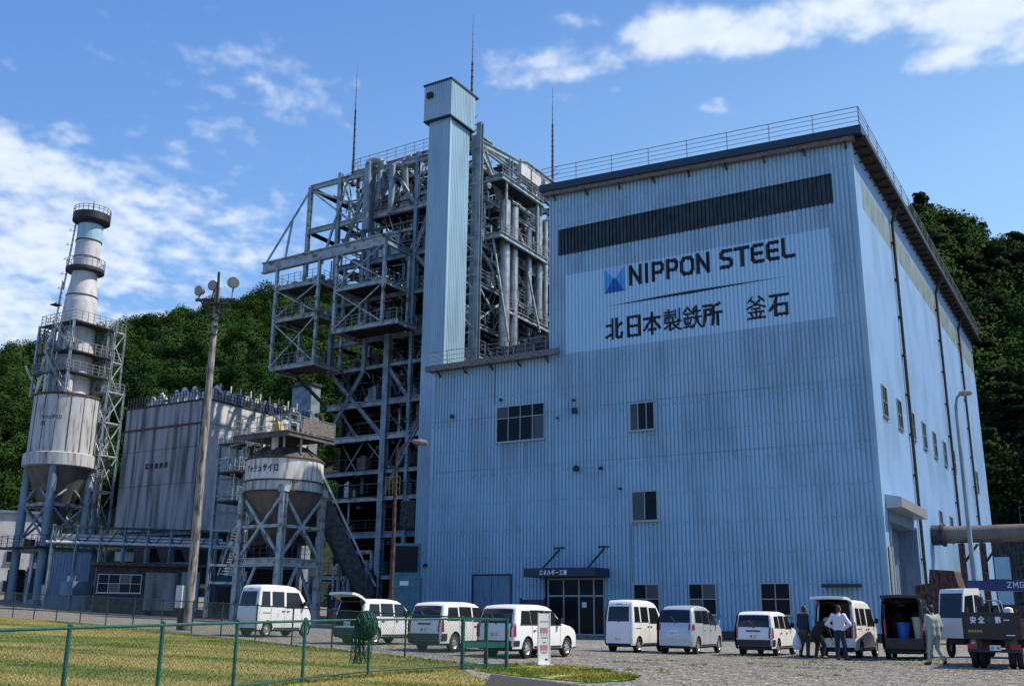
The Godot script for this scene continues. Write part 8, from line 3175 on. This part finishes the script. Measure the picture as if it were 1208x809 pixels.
func build_people() -> void:
	# walking man in navy with a white bag
	var J := stand(0.12)
	J.legs = [[Vector3(-0.09, 0.88, 0), Vector3(-0.09, 0.48, 0.09), Vector3(-0.09, 0.09, 0.06), Vector3(-0.1, 0.045, 0.22)], [Vector3(0.09, 0.88, 0), Vector3(0.09, 0.47, -0.02), Vector3(0.09, 0.11, -0.14), Vector3(0.1, 0.045, 0.02)]]
	person("person in navy jacket and khaki trousers walking with a white bag beside the wagon", on(2.45, 27.55), 2.6, J, M.cloth_navy, M.cloth_khaki)
	var bg := thing("carrier_bag", "white plastic carrier bag hanging from the hand of the man in navy", "bag", on(2.25, 27.75))
	var mb := MB.new()
	mb.lathe([Vector2(0, 0.26), Vector2(0.13, 0.27), Vector2(0.16, 0.4), Vector2(0.12, 0.62), Vector2(0.05, 0.74), Vector2(0.03, 0.82)], 12)
	part("bag", mb, M.cloth_white, bg)
	mb = MB.new()
	mb.bar(Vector3(-0.03, 0.72, 0), Vector3(0.0, 0.86, 0), 0.02, 0.02)
	mb.bar(Vector3(0.03, 0.72, 0), Vector3(0.0, 0.86, 0), 0.02, 0.02)
	part("handle", mb, M.cloth_white, bg)
	# man in white shirt, hands on hips, seen from behind
	J = stand(0.03)
	J.arms = [[Vector3(-0.2, 1.39, 0), Vector3(-0.42, 1.13, -0.06), Vector3(-0.2, 1.0, 0.06), Vector3(0.6, -0.2, 0.75).normalized()], [Vector3(0.2, 1.39, 0), Vector3(0.42, 1.13, -0.06), Vector3(0.2, 1.0, 0.06), Vector3(-0.6, -0.2, 0.75).normalized()]]
	J.legs = [[Vector3(-0.09, 0.88, 0), Vector3(-0.15, 0.48, 0.03), Vector3(-0.2, 0.09, 0.0), Vector3(-0.25, 0.045, 0.16)], [Vector3(0.09, 0.88, 0), Vector3(0.11, 0.48, 0.03), Vector3(0.13, 0.09, 0.0), Vector3(0.16, 0.045, 0.17)]]
	person("person in white shirt and dark jeans, hands on hips, facing into the open white van", on(3.95, 28.75), PI - 0.15, J, M.cloth_white, M.cloth_denim)
	# bending man with yellow helmet
	J = stand(0.0)
	J.hip = Vector3(0, 0.82, -0.16); J.chest = Vector3(0, 1.08, 0.1); J.neck = Vector3(0, 1.17, 0.27); J.head = Vector3(0, 1.22, 0.39); J.face = Vector3(0, -0.75, 0.66)
	J.arms = [[Vector3(-0.19, 1.13, 0.18), Vector3(-0.24, 0.86, 0.24), Vector3(-0.18, 0.68, 0.42)], [Vector3(0.19, 1.13, 0.18), Vector3(0.24, 0.86, 0.24), Vector3(0.18, 0.68, 0.42)]]
	J.legs = [[Vector3(-0.1, 0.78, -0.16), Vector3(-0.16, 0.46, 0.06), Vector3(-0.16, 0.09, -0.06), Vector3(-0.18, 0.045, 0.12)], [Vector3(0.1, 0.78, -0.16), Vector3(0.16, 0.46, 0.06), Vector3(0.16, 0.09, -0.06), Vector3(0.18, 0.045, 0.12)]]
	person("person in dark clothes with yellow helmet bending at the open white van", on(3.12, 28.1), PI - 0.5, J, M.cloth_dark, M.cloth_dark, M.yellow)
	# man in pale green overalls walking
	J = stand(0.08)
	J.legs = [[Vector3(-0.09, 0.88, 0), Vector3(-0.12, 0.49, 0.06), Vector3(-0.22, 0.12, -0.12), Vector3(-0.26, 0.05, 0.0)], [Vector3(0.09, 0.88, 0), Vector3(0.13, 0.48, 0.08), Vector3(0.2, 0.09, 0.1), Vector3(0.26, 0.045, 0.24)]]
	J.arms = [[Vector3(-0.19, 1.38, 0.02), Vector3(-0.25, 1.1, -0.02), Vector3(-0.22, 0.86, 0.1)], [Vector3(0.19, 1.38, 0.02), Vector3(0.23, 1.12, 0.08), Vector3(0.14, 1.02, 0.3)]]
	person("person in pale green work clothes walking between black van and dump truck", on(7.15, 30.5), PI + 0.75, J, M.cloth_green, M.cloth_green)
	J = stand(0.05)
	person("person in pale green work clothes partly cut off at the right edge of the photo", on(9.98, 31.2), PI + 0.9, J, M.cloth_green, M.cloth_green)

# ---------------------------------------------------------------- small things
func build_small() -> void:
	# narrow banner stand
	var p := on(-1.12, 39.5)
	var o := thing("banner_sign", "narrow white upright sign with red print, standing right of the gate", "sign", p, 0.95)
	var mb := MB.new()
	mb.box2(Vector3(-0.15, 0.06, -0.02), Vector3(0.15, 1.34, 0.02))
	part("board", mb, M.banner, o)
	mb = MB.new()
	for s in [-0.165, 0.165]:
		mb.box2(Vector3(s - 0.012, 0.0, -0.03), Vector3(s + 0.012, 1.36, 0.03))
	mb.box2(Vector3(-0.2, -0.02, -0.22), Vector3(0.2, 0.05, 0.22))
	part("stand", mb, M.banner, o)
	mb = MB.new()
	for q in [[0.86, 1], [0.42, 0]]:
		for i in 3:
			var x: float = -0.1 + i * 0.078
			mb.box(Vector3(x + 0.01, q[0] + 0.10, 0.0225), Vector3(0.05, 0.018, 0.003))
			mb.box(Vector3(x + 0.01, q[0] + 0.05, 0.0225), Vector3(0.055, 0.016, 0.003))
			mb.box(Vector3(x + 0.01, q[0] - 0.0, 0.0225), Vector3(0.05, 0.018, 0.003))
			mb.box(Vector3(x - 0.012, q[0] + 0.05, 0.024), Vector3(0.014, 0.14, 0.003))
			mb.box(Vector3(x + 0.03, q[0] + 0.05, 0.024), Vector3(0.012, 0.13, 0.003))
			mb.box(Vector3(x + 0.01, q[0] - 0.06, 0.0225), Vector3(0.012, 0.06, 0.003))
	part("print", mb, M.red_print, o)
	mb = MB.new()
	for q in [[1.13, 0.2], [0.72, 0.16], [0.34, 0.1], [0.6, 0.07]]:
		for i in 5:
			mb.box(Vector3(-q[1] / 2 + i * q[1] / 4.0, q[0], 0.0225), Vector3(q[1] / 6.5, 0.022, 0.003))
	mb.box(Vector3(0.06, 0.17, 0.0225), Vector3(0.07, 0.05, 0.003))
	part("print", mb, M.ink, o)
	# bundle of green netting hung on the fence
	var r := RandomNumberGenerator.new()
	r.seed = 3
	o = thing("net_bundle", "bundled dark green netting with trailing loops hanging on the near fence", "netting", on(-2.12, 45.75))
	mb = MB.new()
	for i in 90:
		var c := Vector3(0.05, 1.08, 0.0)
		var u := Vector3(r.randfn(), r.randfn(), r.randfn()).normalized()
		var w := u.cross(Vector3(r.randfn(), r.randfn(), r.randfn())).normalized()
		var rad := Vector3(0.25, 0.31, 0.25) * r.randf_range(0.75, 1.05)
		var last := Vector3.ZERO
		for k in 13:
			var a := TAU * k / 12
			var q := c + (u * cos(a) + w * sin(a)) * rad
			if k:
				mb.bar(last, q, 0.011, 0.011)
			last = q
	part("bundle", mb, M.net, o)
	mb = MB.new()
	for i in 26:
		var x := r.randf_range(-0.26, 0.02)
		var last := Vector3(x, 1.0, r.randf_range(-0.1, 0.1))
		for k in range(1, 9):
			var q := last + Vector3(r.randf_range(-0.04, 0.04), -0.09, r.randf_range(-0.03, 0.03))
			mb.bar(last, q, 0.011, 0.011)
			last = q
	part("hanging_net", mb, M.net, o)
	mb = MB.new()
	for i in 7:
		var last := Vector3.ZERO
		var wdt := r.randf_range(0.09, 0.16)
		var low := r.randf_range(0.22, 0.5)
		for k in 15:
			var a := TAU * k / 14
			var q := Vector3(0.04 + wdt * sin(a), lerpf(low, 1.0, 0.5 + 0.5 * cos(a)), 0.03 * i - 0.1)
			if k:
				mb.bar(last, q, 0.009, 0.009)
			last = q
	part("loop", mb, M.net, o)
	# notice board beside the entrance
	o = thing("notice_board", "dark framed notice board on two posts left of the glazed entrance", "notice board", on(-22.98, 2.2))
	mb = MB.new()
	mb.box2(Vector3(-1.0, 1.1, -0.06), Vector3(1.0, 2.4, 0.04))
	part("board", mb, M.navy, o)
	mb = MB.new()
	for s in [-0.95, 0.95]:
		mb.box2(Vector3(s - 0.05, 0, -0.05), Vector3(s + 0.05, 2.5, 0.06))
	part("post", mb, M.trim, o)
	mb = MB.new()
	mb.lathe([Vector2(0, 0), Vector2(0.2, 0.0), Vector2(0.2, 0.012), Vector2(0, 0.012)], 18, Vector3(0.25, 1.75, 0.045), Basis(Vector3.RIGHT, PI / 2))
	part("emblem", mb, M.logo_c, o)
	# grey electricity box by the wall near the white van
	o = thing("junction_box", "small grey junction box on a post by the factory wall behind the white van", "box", on(-1.0, 1.6))
	mb = MB.new()
	mb.box2(Vector3(-0.3, 0.7, -0.2), Vector3(0.3, 1.5, 0.2))
	part("box", mb, M.steel_dark, o)
	mb = MB.new()
	mb.box2(Vector3(-0.05, 0, -0.05), Vector3(0.05, 0.7, 0.05))
	part("post", mb, M.steel_dark, o)
